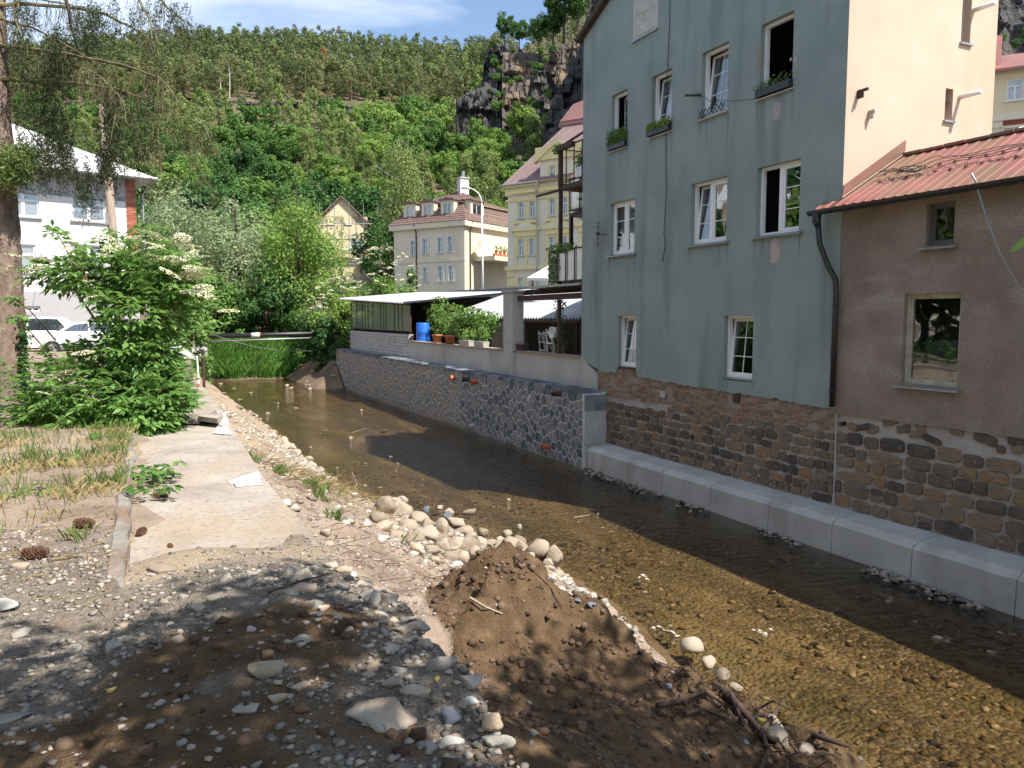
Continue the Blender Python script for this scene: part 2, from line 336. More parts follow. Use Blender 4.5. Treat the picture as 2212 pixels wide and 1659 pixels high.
MAT['white_block'] = M('white_block', [(0.3, (0.40, 0.395, 0.385)), (0.7, (0.54, 0.53, 0.52))], scale=3, rough=0.95, bump=0.5, orand=0.35, irand=0.3)
MAT['wood_grey'] = M('wood_grey', [(0.3, (0.20, 0.155, 0.12)), (0.7, (0.34, 0.275, 0.22))], scale=4, stretch=(3, 3, 0.3), rough=0.9, bump=0.6)
MAT['wood_pale'] = flat('wood_pale', (0.45, 0.42, 0.38), 0.8)
MAT['bark'] = M('bark', [(0.25, (0.075, 0.055, 0.045)), (0.5, (0.17, 0.125, 0.10)), (0.8, (0.29, 0.22, 0.185))], scale=9, stretch=(1, 1, 0.45), rough=0.95, bump=1.0, bscale=18, bdist=0.04)
MAT['bark_dark'] = flat('bark_dark', (0.06, 0.045, 0.035), 0.95, var=0.3)
MAT['bark_pale'] = flat('bark_pale', (0.40, 0.37, 0.33), 0.95, var=0.2)
MAT['bark_pine'] = flat('bark_pine', (0.24, 0.13, 0.085), 0.95, var=0.3)
MAT['moss_twig'] = M('moss_twig', [(0.3, (0.06, 0.05, 0.032)), (0.55, (0.125, 0.108, 0.058)), (0.8, (0.19, 0.18, 0.075))], scale=3, rough=0.95, irand=0.3)
MAT['root'] = M('root', [(0.3, (0.035, 0.022, 0.016)), (0.7, (0.075, 0.05, 0.038))], scale=6, rough=0.95, irand=0.3)
MAT['stem'] = flat('stem', (0.16, 0.095, 0.055), 0.9, var=0.3)
MAT['green_stem'] = flat('green_stem', (0.10, 0.17, 0.05), 0.8)
MAT['straw'] = M('straw', [(0.2, (0.20, 0.16, 0.075)), (0.8, (0.36, 0.28, 0.14))], scale=2, rough=0.95, irand=0.6)
MAT['elder_leaf'] = leafmat('elder_leaf', (0.06, 0.14, 0.034), (0.125, 0.255, 0.062), (0.24, 0.38, 0.115), 0.42, 0.0, 0.45)
MAT['grass'] = leafmat('grass', (0.06, 0.11, 0.025), (0.13, 0.20, 0.05), (0.26, 0.27, 0.11), 0.35, 0.0, 0.6)
MAT['lush_grass'] = leafmat('lush_grass', (0.035, 0.095, 0.016), (0.075, 0.18, 0.026), (0.14, 0.27, 0.055), 0.35, 0.0, 0.6)
MAT['leaf_dark'] = leafmat('leaf_dark', (0.016, 0.055, 0.014), (0.036, 0.10, 0.024), (0.075, 0.165, 0.042), 0.3)
MAT['leaf_mid'] = leafmat('leaf_mid', (0.03, 0.085, 0.018), (0.07, 0.16, 0.032), (0.14, 0.25, 0.058), 0.35)
MAT['leaf_light'] = leafmat('leaf_light', (0.06, 0.13, 0.022), (0.125, 0.235, 0.045), (0.22, 0.33, 0.08), 0.4)
MAT['leaf_willow'] = leafmat('leaf_willow', (0.13, 0.19, 0.09), (0.23, 0.30, 0.155), (0.34, 0.40, 0.24), 0.4)
MAT['leaf_birch'] = leafmat('leaf_birch', (0.075, 0.12, 0.032), (0.14, 0.20, 0.06), (0.22, 0.28, 0.095), 0.38)
MAT['needle_pine'] = leafmat('needle_pine', (0.06, 0.095, 0.032), (0.115, 0.155, 0.058), (0.19, 0.215, 0.09), 0.25, 0.7)
MAT['needle_spruce'] = leafmat('needle_spruce', (0.014, 0.022, 0.010), (0.04, 0.055, 0.020), (0.085, 0.105, 0.035), 0.15, 0.0)
MAT['needle_fresh'] = leafmat('needle_fresh', (0.06, 0.10, 0.025), (0.11, 0.16, 0.045), (0.19, 0.23, 0.07), 0.2, 0.0)
MAT['needle_red'] = flat('needle_red', (0.30, 0.11, 0.05), 0.9, var=0.3)
MAT['petal'] = M('petal', [(0.2, (0.42, 0.40, 0.24)), (0.8, (0.62, 0.60, 0.46))], scale=3, rough=0.9, irand=0.5)
MAT['cliff'] = M('cliff', [(0.2, (0.022, 0.022, 0.026)), (0.5, (0.052, 0.050, 0.054)), (0.75, (0.115, 0.095, 0.085)), (0.95, (0.19, 0.13, 0.085))], scale=0.22, rough=0.95, bump=1.0, bscale=0.9, bdist=1.0, detail=9)
MAT['boulder'] = M('boulder', [(0.15, (0.16, 0.13, 0.10)), (0.42, (0.265, 0.215, 0.16)), (0.68, (0.32, 0.275, 0.22)), (0.98, (0.33, 0.225, 0.125))], scale=3.0, rough=0.93, bump=0.6, bscale=22, bdist=0.012, orand=0.55)
MAT['rubble'] = M('rubble', [(0.1, (0.13, 0.12, 0.11)), (0.42, (0.24, 0.22, 0.195)), (0.62, (0.31, 0.285, 0.25)), (0.92, (0.34, 0.26, 0.185))], scale=5, rough=0.95, bump=0.9, bscale=55, bdist=0.008, orand=0.7, irand=0.55)
MAT['gravel'] = M('gravel', [(0.1, (0.105, 0.092, 0.08)), (0.45, (0.195, 0.172, 0.147)), (0.72, (0.27, 0.24, 0.21)), (0.97, (0.37, 0.31, 0.245))], scale=4, rough=0.95, irand=0.85)
MAT['pale_stone'] = flat('pale_stone', (0.44, 0.42, 0.39), 0.9, var=0.15)
MAT['yellow_stone'] = flat('yellow_stone', (0.55, 0.38, 0.10), 0.9, var=0.15)
MAT['dark_stone'] = flat('dark_stone', (0.12, 0.13, 0.155), 0.85, var=0.25)
MAT['white_patch'] = flat('white_patch', (0.80, 0.79, 0.76), 0.9, var=0.05)
MAT['cone'] = M('cone', [(0.2, (0.06, 0.03, 0.02)), (0.8, (0.22, 0.12, 0.07))], scale=40, rough=0.9, irand=0.4)
# ================================================================== the ground, the bank, the river
WE_Y = [-5, 0, 4.8, 7.1, 9.0, 10.6, 11.8, 13.0, 15.9, 20, 27, 36, 44, 50, 54, 60, 80]
WE_X = [5.0, 5.1, 5.2, 5.4, 5.8, 5.9, 5.3, 4.6, 4.2, 4.05, 4.0, 3.8, 3.55, 3.2, 2.2, 0, -8]
def water_edge(y): return interp(y, WE_Y, WE_X)+0.12*mnoise.noise(Vector((y*0.9, 3.3, 0)))
def slab_edge(y): return interp(y, [0, 2.4, 3.0, 3.8, 4.6, 5.2, 8, 14, 19, 60], [1.12, 1.12, 1.17, 1.18, 1.08, 1.02, 0.98, 1.1, 1.12, 1.0])+(0.05*mnoise.noise(Vector((y*3.1, 7.7, 0))) if y < 5.0 else 0.012*mnoise.noise(Vector((y*5, 7.7, 0))))
# crest of the heap of fresh soil, from its top down towards the water
CREST = [np.array(p) for p in ((2.66, 5.70, 0.80), (3.05, 5.30, 0.64), (3.55, 4.85, 0.64), (4.05, 4.35, 0.62), (4.5, 3.9, 0.58), (4.9, 3.3, 0.42), (5.2, 2.6, 0.3))]
HEAP = [True]
def mound(x, y):
    if not HEAP[0]: return 0.0
    best = 0.0
    for a, b in zip(CREST[:-1], CREST[1:]):
        d = b[:2]-a[:2]; L2 = float(d@d); t = max(0.0, min(1.0, float((np.array([x, y])-a[:2])@d)/L2))
        c = a+(b-a)*t; dx, dy = x-c[0], y-c[1]; n = np.array([0.70, 0.714])
        side = dx*n[0]+dy*n[1]; r = math.hypot(dx, dy)
        w = 0.62 if side > 0 else 1.4
        w = w if a is not CREST[0] or t > 0 else min(w, 0.75)
        h = c[2]*max(0.0, 1-r/w)**(1.05 if side > 0 else 1.05)
        best = max(best, h)
    return best
def ground_z(x, y, fine=True):
    se = slab_edge(y); we = water_edge(y)
    if x <= se:
        z = 2.5
        z += 0.05*sstep(5.75, 5.15, y+0.35*mnoise.noise(Vector((x*2.2, y*2.2, 8)))) if x > -0.2 else 0.0
        near = 1-sstep(4.2, 5.6, y)
        if near > 0:
            z += near*(0.05*fbm(x, y, 1.0, 3, 0.9)+(0.035*fbm(x, y, 4.0, 3, 4.0) if fine else 0))
            z += near*0.09*math.exp(-((x-0.55)**2/0.5+(y-3.2)**2/0.8))           # rubble heaped along the broken edge
        if x < -0.16 and y > 4.2:
            z += 0.10*sstep(4.2, 5.0, y)*sstep(-0.16, -0.24, x)+0.03*fbm(x, y, 2.0, 3, 1.1)
            if y > 22: z += 0.0
        elif y >= 5.9: z += 0.05*sstep(0.16, -0.10, x+0.16*mnoise.noise(Vector((x*3, y*1.6, 2)))+0.05*mnoise.noise(Vector((x*9, y*8, 2))))-0.025
        return z
    s = (x-se)/max(0.3, we-se)
    top = 2.28 if y > 5 else 2.05
    z = top*(1-s) if s < 1 else -1.6*(s-1)*max(1.0, (we-se)/3.0)
    z = max(z, -0.60)
    if s < 1: z += 0.10*math.sin(min(1, s)*math.pi)*fbm(x, y, 6.0, 3, 0.7)
    if s < 1.2: z += (0.05*fbm(x, y, 9.0, 4, 2.2)+ (0.02*fbm(x, y, 12.0, 3, 9.0) if fine else 0))*sstep(0.0, 0.12, s)
    if y < 9: 
        m = mound(x, y)
        if m > 0: z += m*sstep(0.02, 0.30, s*1.0+0.02)+m*0.22*fbm(x, y, 5.0, 4, 3.0)+min(m, 0.3)*0.12*fbm(x, y, 15.0, 3, 11.0)
    return z

def mask_material(name):
    """bare earth: dry dirt, fresh soil, grey grit and sand where each was dumped (vertex weights), broken up by noise"""
    m, t, b, out = nodes(name); l = t.links.new
    geo = N(t, 'ShaderNodeNewGeometry'); at_ = N(t, 'ShaderNodeAttribute'); at_.attribute_name = 'dump'
    sep = N(t, 'ShaderNodeSeparateColor'); l(at_.outputs['Color'], sep.inputs[0])
    def noi(s, d=6, r=0.6):
        n = N(t, 'ShaderNodeTexNoise'); n.inputs['Scale'].default_value = s; n.inputs['Detail'].default_value = d; n.inputs['Roughness'].default_value = r; l(geo.outputs['Position'], n.inputs['Vector']); return n.outputs['Fac']
    n1, n2, n3 = noi(1.7, 8), noi(28, 4), noi(7, 6)
    dirt = ramp(t, [(0.25, (0.20, 0.145, 0.11)), (0.5, (0.31, 0.24, 0.19)), (0.75, (0.40, 0.33, 0.27))]); l(n1, dirt.inputs[0])
    soil = ramp(t, [(0.25, (0.062, 0.038, 0.021)), (0.55, (0.125, 0.08, 0.045)), (0.8, (0.195, 0.132, 0.08))]); l(n3, soil.inputs[0])
    grit = ramp(t, [(0.25, (0.115, 0.094, 0.075)), (0.5, (0.19, 0.16, 0.13)), (0.72, (0.265, 0.23, 0.195))]); l(n2, grit.inputs[0])
    sand = ramp(t, [(0.3, (0.34, 0.26, 0.17)), (0.7, (0.43, 0.345, 0.24))]); l(n3, sand.inputs[0])
    def soft(ch, nz):
        a = N(t, 'ShaderNodeMath', operation='MULTIPLY_ADD'); a.inputs[1].default_value = 0.55; l(nz, a.inputs[0]); l(sep.outputs[ch], a.inputs[2])
        r = ramp(t, [(0.62, (0, 0, 0)), (0.86, (1, 1, 1))]); l(a.outputs[0], r.inputs[0]); return r.outputs[0]
    col = dirt.outputs[0]
    for ch, c, nz in (('Green', grit, n3), ('Red', soil, n3), ('Blue', sand, n1)):
        mx = N(t, 'ShaderNodeMix', data_type='RGBA'); l(soft(ch, nz), mx.inputs['Factor']); l(col, mx.inputs['A']); l(c.outputs[0], mx.inputs['B']); col = mx.outputs['Result']
    l(col, b.inputs['Base Color']); b.inputs['Roughness'].default_value = 0.97; b.inputs['Specular IOR Level'].default_value = 0.15
    bp = N(t, 'ShaderNodeBump'); bp.inputs['Strength'].default_value = 0.9; bp.inputs['Distance'].default_value = 0.03
    ad = N(t, 'ShaderNodeMath', operation='ADD'); l(n2, ad.inputs[0]); l(noi(75, 3), ad.inputs[1]); l(ad.outputs[0], bp.inputs['Height']); l(bp.outputs[0], b.inputs['Normal'])
    return m
MAT['earth'] = mask_material('earth')

def blob(x, y, cx, cy, rx, ry, rot=0.0):
    c, s = math.cos(rot), math.sin(rot); dx, dy = x-cx, y-cy
    u, v = (dx*c+dy*s)/rx, (-dx*s+dy*c)/ry
    return max(0.0, 1.15-math.hypot(u, v))
def dump(x, y):
    """what was tipped where: (soil, grit, sand)"""
    se = slab_edge(y); soil = grit = sand = 0.0
    n = 0.3*fbm(x, y, 20.0, 3, 1.6)
    if y < 9.5 and x > se:
        mo = mound(x, y); soil = max(soil, sstep(0.03, 0.16, mo+0.05*n))
        soil = max(soil, sstep(5.4, 3.9, y)*0.9)
    if x <= se and y < 6.2:
        grit = max(grit, sstep(5.3, 4.5, y+n*0.7)); sand = max(sand, 0.46*sstep(4.5, 5.1, y+n)) if x > -0.2 else 0.0
        soil = max(soil, blob(x, y, 0.40, 3.6, 0.95, 0.52, 0.18), blob(x, y, -0.5, 3.05, 1.0, 0.45, 0.2), blob(x, y, -1.3, 2.5, 1.0, 0.42, 0.15), blob(x, y, -0.3, 2.3, 1.1, 0.4, 0.1)*0.95, 0.5+0.6*fbm(x, y, 33.0, 3, 1.3) if y < 3.4 else 0.0)
        grit = max(grit, 0.5)
    if x < -0.16 and y > 4.4:
        soil = max(soil, 0.45*sstep(7.2, 6.2, y)*(0.8+n)); grit = max(grit, 0.55*sstep(6.2, 5.2, y))
    if se < x and 5.2 < y < 9: soil = max(soil, 0.35+0.5*n)*sstep(9.5, 7.0, y)
    if se < x and y > 9: sand = 0.36+n*0.4+0.12*sstep(9, 13, y)
    return soil, grit, sand
def earth_sheet(name, xs, ys, fine, mat='earth'):
    V = [(x, y, ground_z(x, y, fine)) for y in ys for x in xs]; w = len(xs)
    F = [(j*w+i, j*w+i+1, (j+1)*w+i+1, (j+1)*w+i) for j in range(len(ys)-1) for i in range(w-1)]
    me = new_mesh(name, V, F, MAT[mat], True)
    a = me.color_attributes.new('dump', 'FLOAT_COLOR', 'POINT'); c = np.ones((len(V), 4), dtype=np.float32)
    for i, (x, y, z) in enumerate(V): c[i, :3] = dump(x, y)
    a.data.foreach_set('color', c.ravel())
    return structure(link(name, me))
earth_sheet('bank_ground', list(np.arange(-4.2, 6.7, 0.045)), list(np.arange(0.6, 8.2, 0.042)), True)
earth_sheet('bank_slope', list(np.concatenate([np.arange(-9, -1, 0.4), np.arange(-1, 6.9, 0.11)])), list(np.concatenate([np.arange(8.15, 20, 0.13), np.arange(20, 50.2, 0.5)])), False)

# the wide sheets: left land, behind the camera, right land
def sheet(name, x0, x1, y0, y1, z, mat, nx=24, ny=24, amp=0.05, sc=0.2, zf=None):
    xs = np.linspace(x0, x1, nx); ys = np.linspace(y0, y1, ny)
    V = [(x, y, (zf(x, y) if zf else z)+amp*fbm(x, y, 0.5, 3, sc)) for y in ys for x in xs]
    F = [(j*nx+i, j*nx+i+1, (j+1)*nx+i+1, (j+1)*nx+i) for j in range(ny-1) for i in range(nx-1)]
    return structure(link(name, new_mesh(name, V, F, MAT[mat], True)))
MAT['yard'] = M('yard', [(0.3, (0.24, 0.215, 0.17)), (0.7, (0.36, 0.33, 0.28))], scale=0.6, rough=0.97)
MAT['asphalt'] = M('asphalt', [(0.3, (0.075, 0.075, 0.078)), (0.7, (0.12, 0.12, 0.12))], scale=1.5, rough=0.95)
MAT['meadow'] = M('meadow', [(0.3, (0.055, 0.10, 0.025)), (0.7, (0.12, 0.17, 0.05))], scale=0.8, rough=0.97)
MAT['forest_floor'] = M('forest_floor', [(0.3, (0.045, 0.06, 0.025)), (0.48, (0.09, 0.08, 0.045)), (0.75, (0.19, 0.125, 0.085))], scale=0.06, rough=0.97, detail=8)
sheet('parking_ground', -70, -0.4, 19.5, 50, 2.42, 'yard', amp=0.03)
sheet('ground', -60, 0.9, -40, 0.7, 2.46, 'yard', amp=0.06)
sheet('left_ground', -60, -4.1, 0.6, 20, 2.46, 'meadow', amp=0.05)
sheet('near_bank', 0.85, 6.2, -40, 0.7, 1.0, 'yard', amp=0.05, zf=lambda x, y: 2.4*(1-(x-0.9)/4.6)-0.1)
def street_x(y): return 16.4+(47-y)*0.135
sheet('right_ground', 11.9, 40, -40, 62, 2.0, 'yard', amp=0.0, nx=60, ny=60, zf=lambda x, y: 2.0+2.9*sstep(street_x(y)+0.3, street_x(y)+1.2, x))
sheet('street', 17.9, 75, 20, 140, 4.95, 'asphalt', amp=0.0, zf=lambda x, y: 4.95+0.6*sstep(24, 60, y) if x > street_x(y)+1.3 else 2.2)

# river bed: brown shingle with sandy streaks, seen through shallow water
MAT['bed'] = None
def bed_material():
    m, t, b, out = nodes('river_bed'); l = t.links.new
    geo = N(t, 'ShaderNodeNewGeometry'); mp = N(t, 'ShaderNodeMapping'); mp.inputs['Scale'].default_value = (1.5, 0.32, 1); mp.inputs['Rotation'].default_value = (0, 0, -0.08); l(geo.outputs['Position'], mp.inputs[0])
    n1 = N(t, 'ShaderNodeTexNoise'); n1.inputs['Scale'].default_value = 0.9; n1.inputs['Detail'].default_value = 7; n1.inputs['Roughness'].default_value = 0.62; l(mp.outputs[0], n1.inputs['Vector'])
    vo = N(t, 'ShaderNodeTexVoronoi'); vo.inputs['Scale'].default_value = 17; l(geo.outputs['Position'], vo.inputs['Vector'])
    n2 = N(t, 'ShaderNodeTexNoise'); n2.inputs['Scale'].default_value = 14; n2.inputs['Detail'].default_value = 5; l(geo.outputs['Position'], n2.inputs['Vector'])
    sand = ramp(t, [(0.32, (0.06, 0.045, 0.024)), (0.46, (0.135, 0.098, 0.05)), (0.60, (0.245, 0.185, 0.105)), (0.75, (0.34, 0.265, 0.165))]); l(n1.outputs['Fac'], sand.inputs[0])
    peb = ramp(t, [(0.0, (0.032, 0.027, 0.018)), (0.35, (0.095, 0.068, 0.034)), (0.7, (0.185, 0.125, 0.062)), (1.0, (0.33, 0.27, 0.19))])
    sx = N(t, 'ShaderNodeSeparateColor'); l(vo.outputs['Color'], sx.inputs[0]); l(sx.outputs[0], peb.inputs[0])
    f = ramp(t, [(0.40, (0.75, 0.75, 0.75)), (0.62, (0.12, 0.12, 0.12))]); l(n1.outputs['Fac'], f.inputs[0])
    mx = N(t, 'ShaderNodeMix', data_type='RGBA'); l(f.outputs[0], mx.inputs['Factor']); l(sand.outputs[0], mx.inputs['A']); l(peb.outputs[0], mx.inputs['B'])
    gr = N(t, 'ShaderNodeTexNoise'); gr.inputs['Scale'].default_value = 0.55; gr.inputs['Detail'].default_value = 4; l(geo.outputs['Position'], gr.inputs['Vector'])
    gf = ramp(t, [(0.55, (0, 0, 0)), (0.72, (0.55, 0.55, 0.55))]); l(gr.outputs['Fac'], gf.inputs[0])
    m2 = N(t, 'ShaderNodeMix', data_type='RGBA'); l(gf.outputs[0], m2.inputs['Factor']); l(mx.outputs['Result'], m2.inputs['A']); m2.inputs['B'].default_value = (0.075, 0.082, 0.02, 1)
    l(m2.outputs['Result'], b.inputs['Base Color']); b.inputs['Roughness'].default_value = 0.9
    bp = N(t, 'ShaderNodeBump'); bp.inputs['Strength'].default_value = 1.0; bp.inputs['Distance'].default_value = 0.05
    ad = N(t, 'ShaderNodeMath', operation='SUBTRACT'); l(n2.outputs['Fac'], ad.inputs[0]); l(vo.outputs['Distance'], ad.inputs[1]); l(ad.outputs[0], bp.inputs['Height']); l(bp.outputs[0], b.inputs['Normal'])
    return m
MAT['bed'] = bed_material()
def bed_z(x, y): return -0.17+0.06*fbm(x*1.4, y*0.5, 0.0, 4, 0.8)
def bed():
    xs = np.concatenate([np.arange(-30, 3, 1.5), np.arange(3, 11.6, 0.12)]); ys = np.concatenate([np.arange(-12, 1, 1.0), np.arange(1, 22, 0.14), np.arange(22, 75, 0.6)])
    w = len(xs); V = []
    for y in ys:
        for x in xs: V.append((x, y, bed_z(x, y)))
    F = [(j*w+i, j*w+i+1, (j+1)*w+i+1, (j+1)*w+i) for j in range(len(ys)-1) for i in range(w-1)]
    structure(link('river_bed', new_mesh('river_bed', V, F, MAT['bed'], True)))
bed()
def water_material():
    m, t, b, out = nodes('water'); l = t.links.new; t.nodes.remove(b)
    geo = N(t, 'ShaderNodeNewGeometry')
    mp = N(t, 'ShaderNodeMapping'); mp.inputs['Scale'].default_value = (1.0, 2.2, 1); mp.inputs['Rotation'].default_value = (0, 0, 0.12); l(geo.outputs['Position'], mp.inputs[0])
    n1 = N(t, 'ShaderNodeTexNoise'); n1.inputs['Scale'].default_value = 3.4; n1.inputs['Detail'].default_value = 5; n1.inputs['Roughness'].default_value = 0.55; n1.inputs['Distortion'].default_value = 0.6; l(mp.outputs[0], n1.inputs['Vector'])
    n2 = N(t, 'ShaderNodeTexNoise'); n2.inputs['Scale'].default_value = 0.35; n2.inputs['Detail'].default_value = 2; l(geo.outputs['Position'], n2.inputs['Vector'])
    am = ramp(t, [(0.38, (0.4, 0.4, 0.4)), (0.62, (1, 1, 1))]); l(n2.outputs['Fac'], am.inputs[0])
    mu = N(t, 'ShaderNodeMath', operation='MULTIPLY'); l(n1.outputs['Fac'], mu.inputs[0]); l(am.outputs[0], mu.inputs[1])
    bp = N(t, 'ShaderNodeBump'); bp.inputs['Strength'].default_value = 0.7; bp.inputs['Distance'].default_value = 0.07; l(mu.outputs[0], bp.inputs['Height'])
    fr = N(t, 'ShaderNodeFresnel'); fr.inputs[0].default_value = 1.33; l(bp.outputs[0], fr.inputs['Normal'])
    gl = N(t, 'ShaderNodeBsdfGlossy'); gl.inputs['Roughness'].default_value = 0.04; l(bp.outputs[0], gl.inputs['Normal'])
    tp = N(t, 'ShaderNodeBsdfTransparent'); tp.inputs[0].default_value = (0.72, 0.66, 0.53, 1)
    ms = N(t, 'ShaderNodeMixShader'); l(fr.outputs[0], ms.inputs[0]); l(tp.outputs[0], ms.inputs[1]); l(gl.outputs[0], ms.inputs[2]); l(ms.outputs[0], out.inputs[0])
    return m
MAT['water'] = water_material()
w_ = structure(link('river_water', new_mesh('river_water', [(-40, -12, 0), (11.5, -12, 0), (11.5, 80, 0), (-40, 80, 0)], [(0, 1, 2, 3)], MAT['water'])))

# concrete path with its kerb
def path_slab():
    mb = MB(); ys = list(np.arange(4.7, 18.75, 0.16)); xs = np.linspace(-0.15, 1.0, 10)
    V = []; w = len(xs)+1
    for y in ys:
        e = slab_edge(y)+0.02
        for i, x in enumerate(xs):
            X = -0.15+(e+0.15)*i/(len(xs)-1)
            V.append((X, y, 2.515+0.008*fbm(X, y, 0, 3, 2.0)-(0.04*sstep(5.3, 4.7, y))))
        V.append((e-0.01, y, 2.22))
    F = [(j*w+i, j*w+i+1, (j+1)*w+i+1, (j+1)*w+i) for j in range(len(ys)-1) for i in range(w-1)]
    me = new_mesh('path', V, F, MAT['slab_concrete'], False); structure(link('path', me))
path_slab()
MAT['kerb'] = M('kerb', [(0.25, (0.15, 0.14, 0.125)), (0.6, (0.23, 0.215, 0.195)), (0.85, (0.30, 0.285, 0.26))], scale=3, rough=0.95, bump=0.8, bscale=30, bdist=0.015, dirt=((0.17, 0.12, 0.085), 2.0, 0.5, 0.68, (1, 1, 1)))
def kerb():
    ys = list(np.arange(4.35, 11.6, 0.22)); pts = []
    mb = MB()
    prof = [(-0.27, 2.45), (-0.27, 2.60), (-0.25, 2.622), (-0.18, 2.625), (-0.16, 2.60), (-0.15, 2.45)]
    k = len(prof); V = []
    for y in ys:
        d = sstep(5.0, 4.4, y)
        for (x, z) in prof: V.append((x+0.03*fbm(y, z, 3, 2, 3), y, z-0.16*d+0.03*fbm(y, x*3, 7, 2, 2.5)-0.03*sstep(6.2, 7.5, y)))
    F = [(j*k+i, j*k+(i+1), (j+1)*k+(i+1), (j+1)*k+i) for j in range(len(ys)-1) for i in range(k-1)]
    mb.add(V, F); mb.add([V[i] for i in range(k)], [tuple(range(k))])
    o = mb.build('kerb', MAT['kerb']); structure(o)
kerb()
# ================================================================== the right bank: walls and houses
def onY(px, py, Y): d = ray(px, py); return C0 + d*(Y/d[1])
WX = 11.27
RF = (np.array([WX, 0, 0.0]), np.array([0, 1.0, 0]), np.array([-1.0, 0, 0]))     # river front: u = Y, n towards the river
RS = random.Random(21)

def block_stone(w, h, d, rs, jit=0.18, k=10, dome=0.35):
    """a roughly dressed stone seen from its face: outline with rounded corners, edges rolled back, face bulging; local x = depth to viewer"""
    pts = []
    for i in range(k):
        a = 2*math.pi*(i+0.5)/k+0.12*(rs.random()-0.5); c, s = math.cos(a), math.sin(a)
        p = 10.0
        r = (abs(c)**p+abs(s)**p)**(-1/p)
        pts.append((c*r*w/2*(1-jit*rs.random()*0.6), s*r*h/2*(1-jit*rs.random()*0.6)))
    V = [(0.0, u, z) for u, z in pts]+[(-d*0.55, u*0.985, z*0.985) for u, z in pts]+[(-d*(0.85+0.3*rs.random()), u*0.91, z*0.91) for u, z in pts]+[(-d*(0.95+dome*rs.random()), 0.1*w*(rs.random()-0.5), 0.1*h*(rs.random()-0.5))]
    F = []
    for r_ in range(2):
        for i in range(k): F.append((r_*k+i, r_*k+(i+1) % k, (r_+1)*k+(i+1) % k, (r_+1)*k+i))
    F += [(2*k+i, 2*k+(i+1) % k, 3*k) for i in range(k)]
    return V, F

# ---------------------------------------------------------------- concrete footing in blocks
ftg = thing('concrete_footing', 'pale concrete ledge in cast blocks along the foot of the sandstone wall', 'ledge', (10.7, 10, 0))
joints = [17.75]+[float(onX(px, py, 10.66)[1]) for px, py in ((1430, 1040), (1535, 1080), (1660, 1120), (1797, 1165), (1970, 1210), (2195, 1290))]
joints += [joints[-1]-1.7, joints[-1]-3.6, joints[-1]-5.4, joints[-1]-7.4]
for a, b in zip(joints[:-1], joints[1:]):
    mb = MB(); prof = [(10.63, -0.3), (10.66, 0.50), (10.78, 0.60), (11.32, 0.645), (11.32, -0.3)]
    n = 7; V = []
    for i in range(n):
        y = a-0.008+(b-a+0.016)*i/(n-1)
        for x, z in prof: V.append((x+0.008*fbm(y, z, 1, 2, 2), y, z+0.012*fbm(y, x, 5, 2, 2)))
    k = len(prof); mb.add(V, [(i*k+j, (i+1)*k+j, (i+1)*k+(j+1) % k, i*k+(j+1) % k) for i in range(n-1) for j in range(k)]+[tuple(range(k)), tuple((n-1)*k+j for j in range(k))[::-1]])
    mb.build('block', MAT['concrete'], ftg)
for y in joints[1:-1]: MB().box(10.672, 11.3, y-0.01, y+0.01, -0.2, 0.56).build('joint', MAT['old_concrete'], ftg)

# ---------------------------------------------------------------- green house
gh = thing('green_house', 'tall grey-green plastered house with white windows and a bare brick and sandstone base', 'house', (WX, 14.5, 2.0))
TOP = [(16.9, 17.64), (15.07, 15.85), (13.14, 14.0), (11.33, 12.2)]; MID = [(16.51, 17.65), (13.08, 14.28), (11.05, 12.19)]; BOT = [(16.37, 17.2), (12.19, 13.07)]
ZT, ZM, ZB = (8.45, 9.86), (5.72, 7.08), (2.80, 4.12)
holes = [(a, b)+ZT for a, b in TOP]+[(a, b)+ZM for a, b in MID]+[(a, b)+ZB for a, b in BOT]
GY0, GY1, GEAVE, GRIDGE, GX1 = 10.05, 19.1, 11.75, 13.75, 15.3
def plaster_bottom(y):
    z = interp(y, [10.05, 12.0, 14.0, 16.0, 16.3, 16.36, 17.22, 17.28, 17.7, 18.1, 18.5, 18.8, 19.1], [2.42, 2.47, 2.50, 2.56, 2.58, 2.79, 2.79, 2.60, 2.58, 2.63, 2.72, 2.80, 2.92])
    if 16.36 <= y <= 17.22: return z
    return min(2.79, z+0.05*mnoise.noise(Vector((y*3, 0, 3)))+0.035*mnoise.noise(Vector((y*11, 0, 3)))) if y < 18 else z+0.02*mnoise.noise(Vector((y*9, 0, 3)))
mb = MB()
facade(mb, RF, GY0, GY1, 2.79, GEAVE, holes, 0.2, 0.05, plaster_bottom)
gz = lambda y: GEAVE+(GRIDGE-GEAVE)*(1-abs(y-14.575)/4.525)
gy = list(np.linspace(GY0, GY1, 15))
for a, b in zip(gy[:-1], gy[1:]):
    mb.quad((WX, a, GEAVE), (WX, b, GEAVE), (WX, b, gz(b)), (WX, a, gz(a)))
mb.quad((WX, GY1, 2.0), (GX1, GY1, 2.0), (GX1, GY1, GEAVE), (WX, GY1, GEAVE))
mb.quad((GX1, GY0, 2.0), (GX1, GY1, 2.0), (GX1, GY1, GEAVE), (GX1, GY0, GEAVE)); mb.add([(GX1, GY0, GEAVE), (GX1, GY1, GEAVE), (GX1, 14.575, GRIDGE)], [(0, 1, 2)])
mb.quad((11.45, GY0+.05, 5.3), (GX1, GY0+.05, 5.3), (GX1, GY1, 5.3), (11.45, GY1, 5.3)); mb.quad((11.45, GY0+.05, 8.2), (GX1, GY0+.05, 8.2), (GX1, GY1, 8.2), (11.45, GY1, 8.2)); mb.quad((11.45, GY0+.05, 2.3), (GX1, GY0+.05, 2.3), (GX1, GY1, 2.3), (11.45, GY1, 2.3))
mb.build('wall', MAT['green_plaster'], gh)
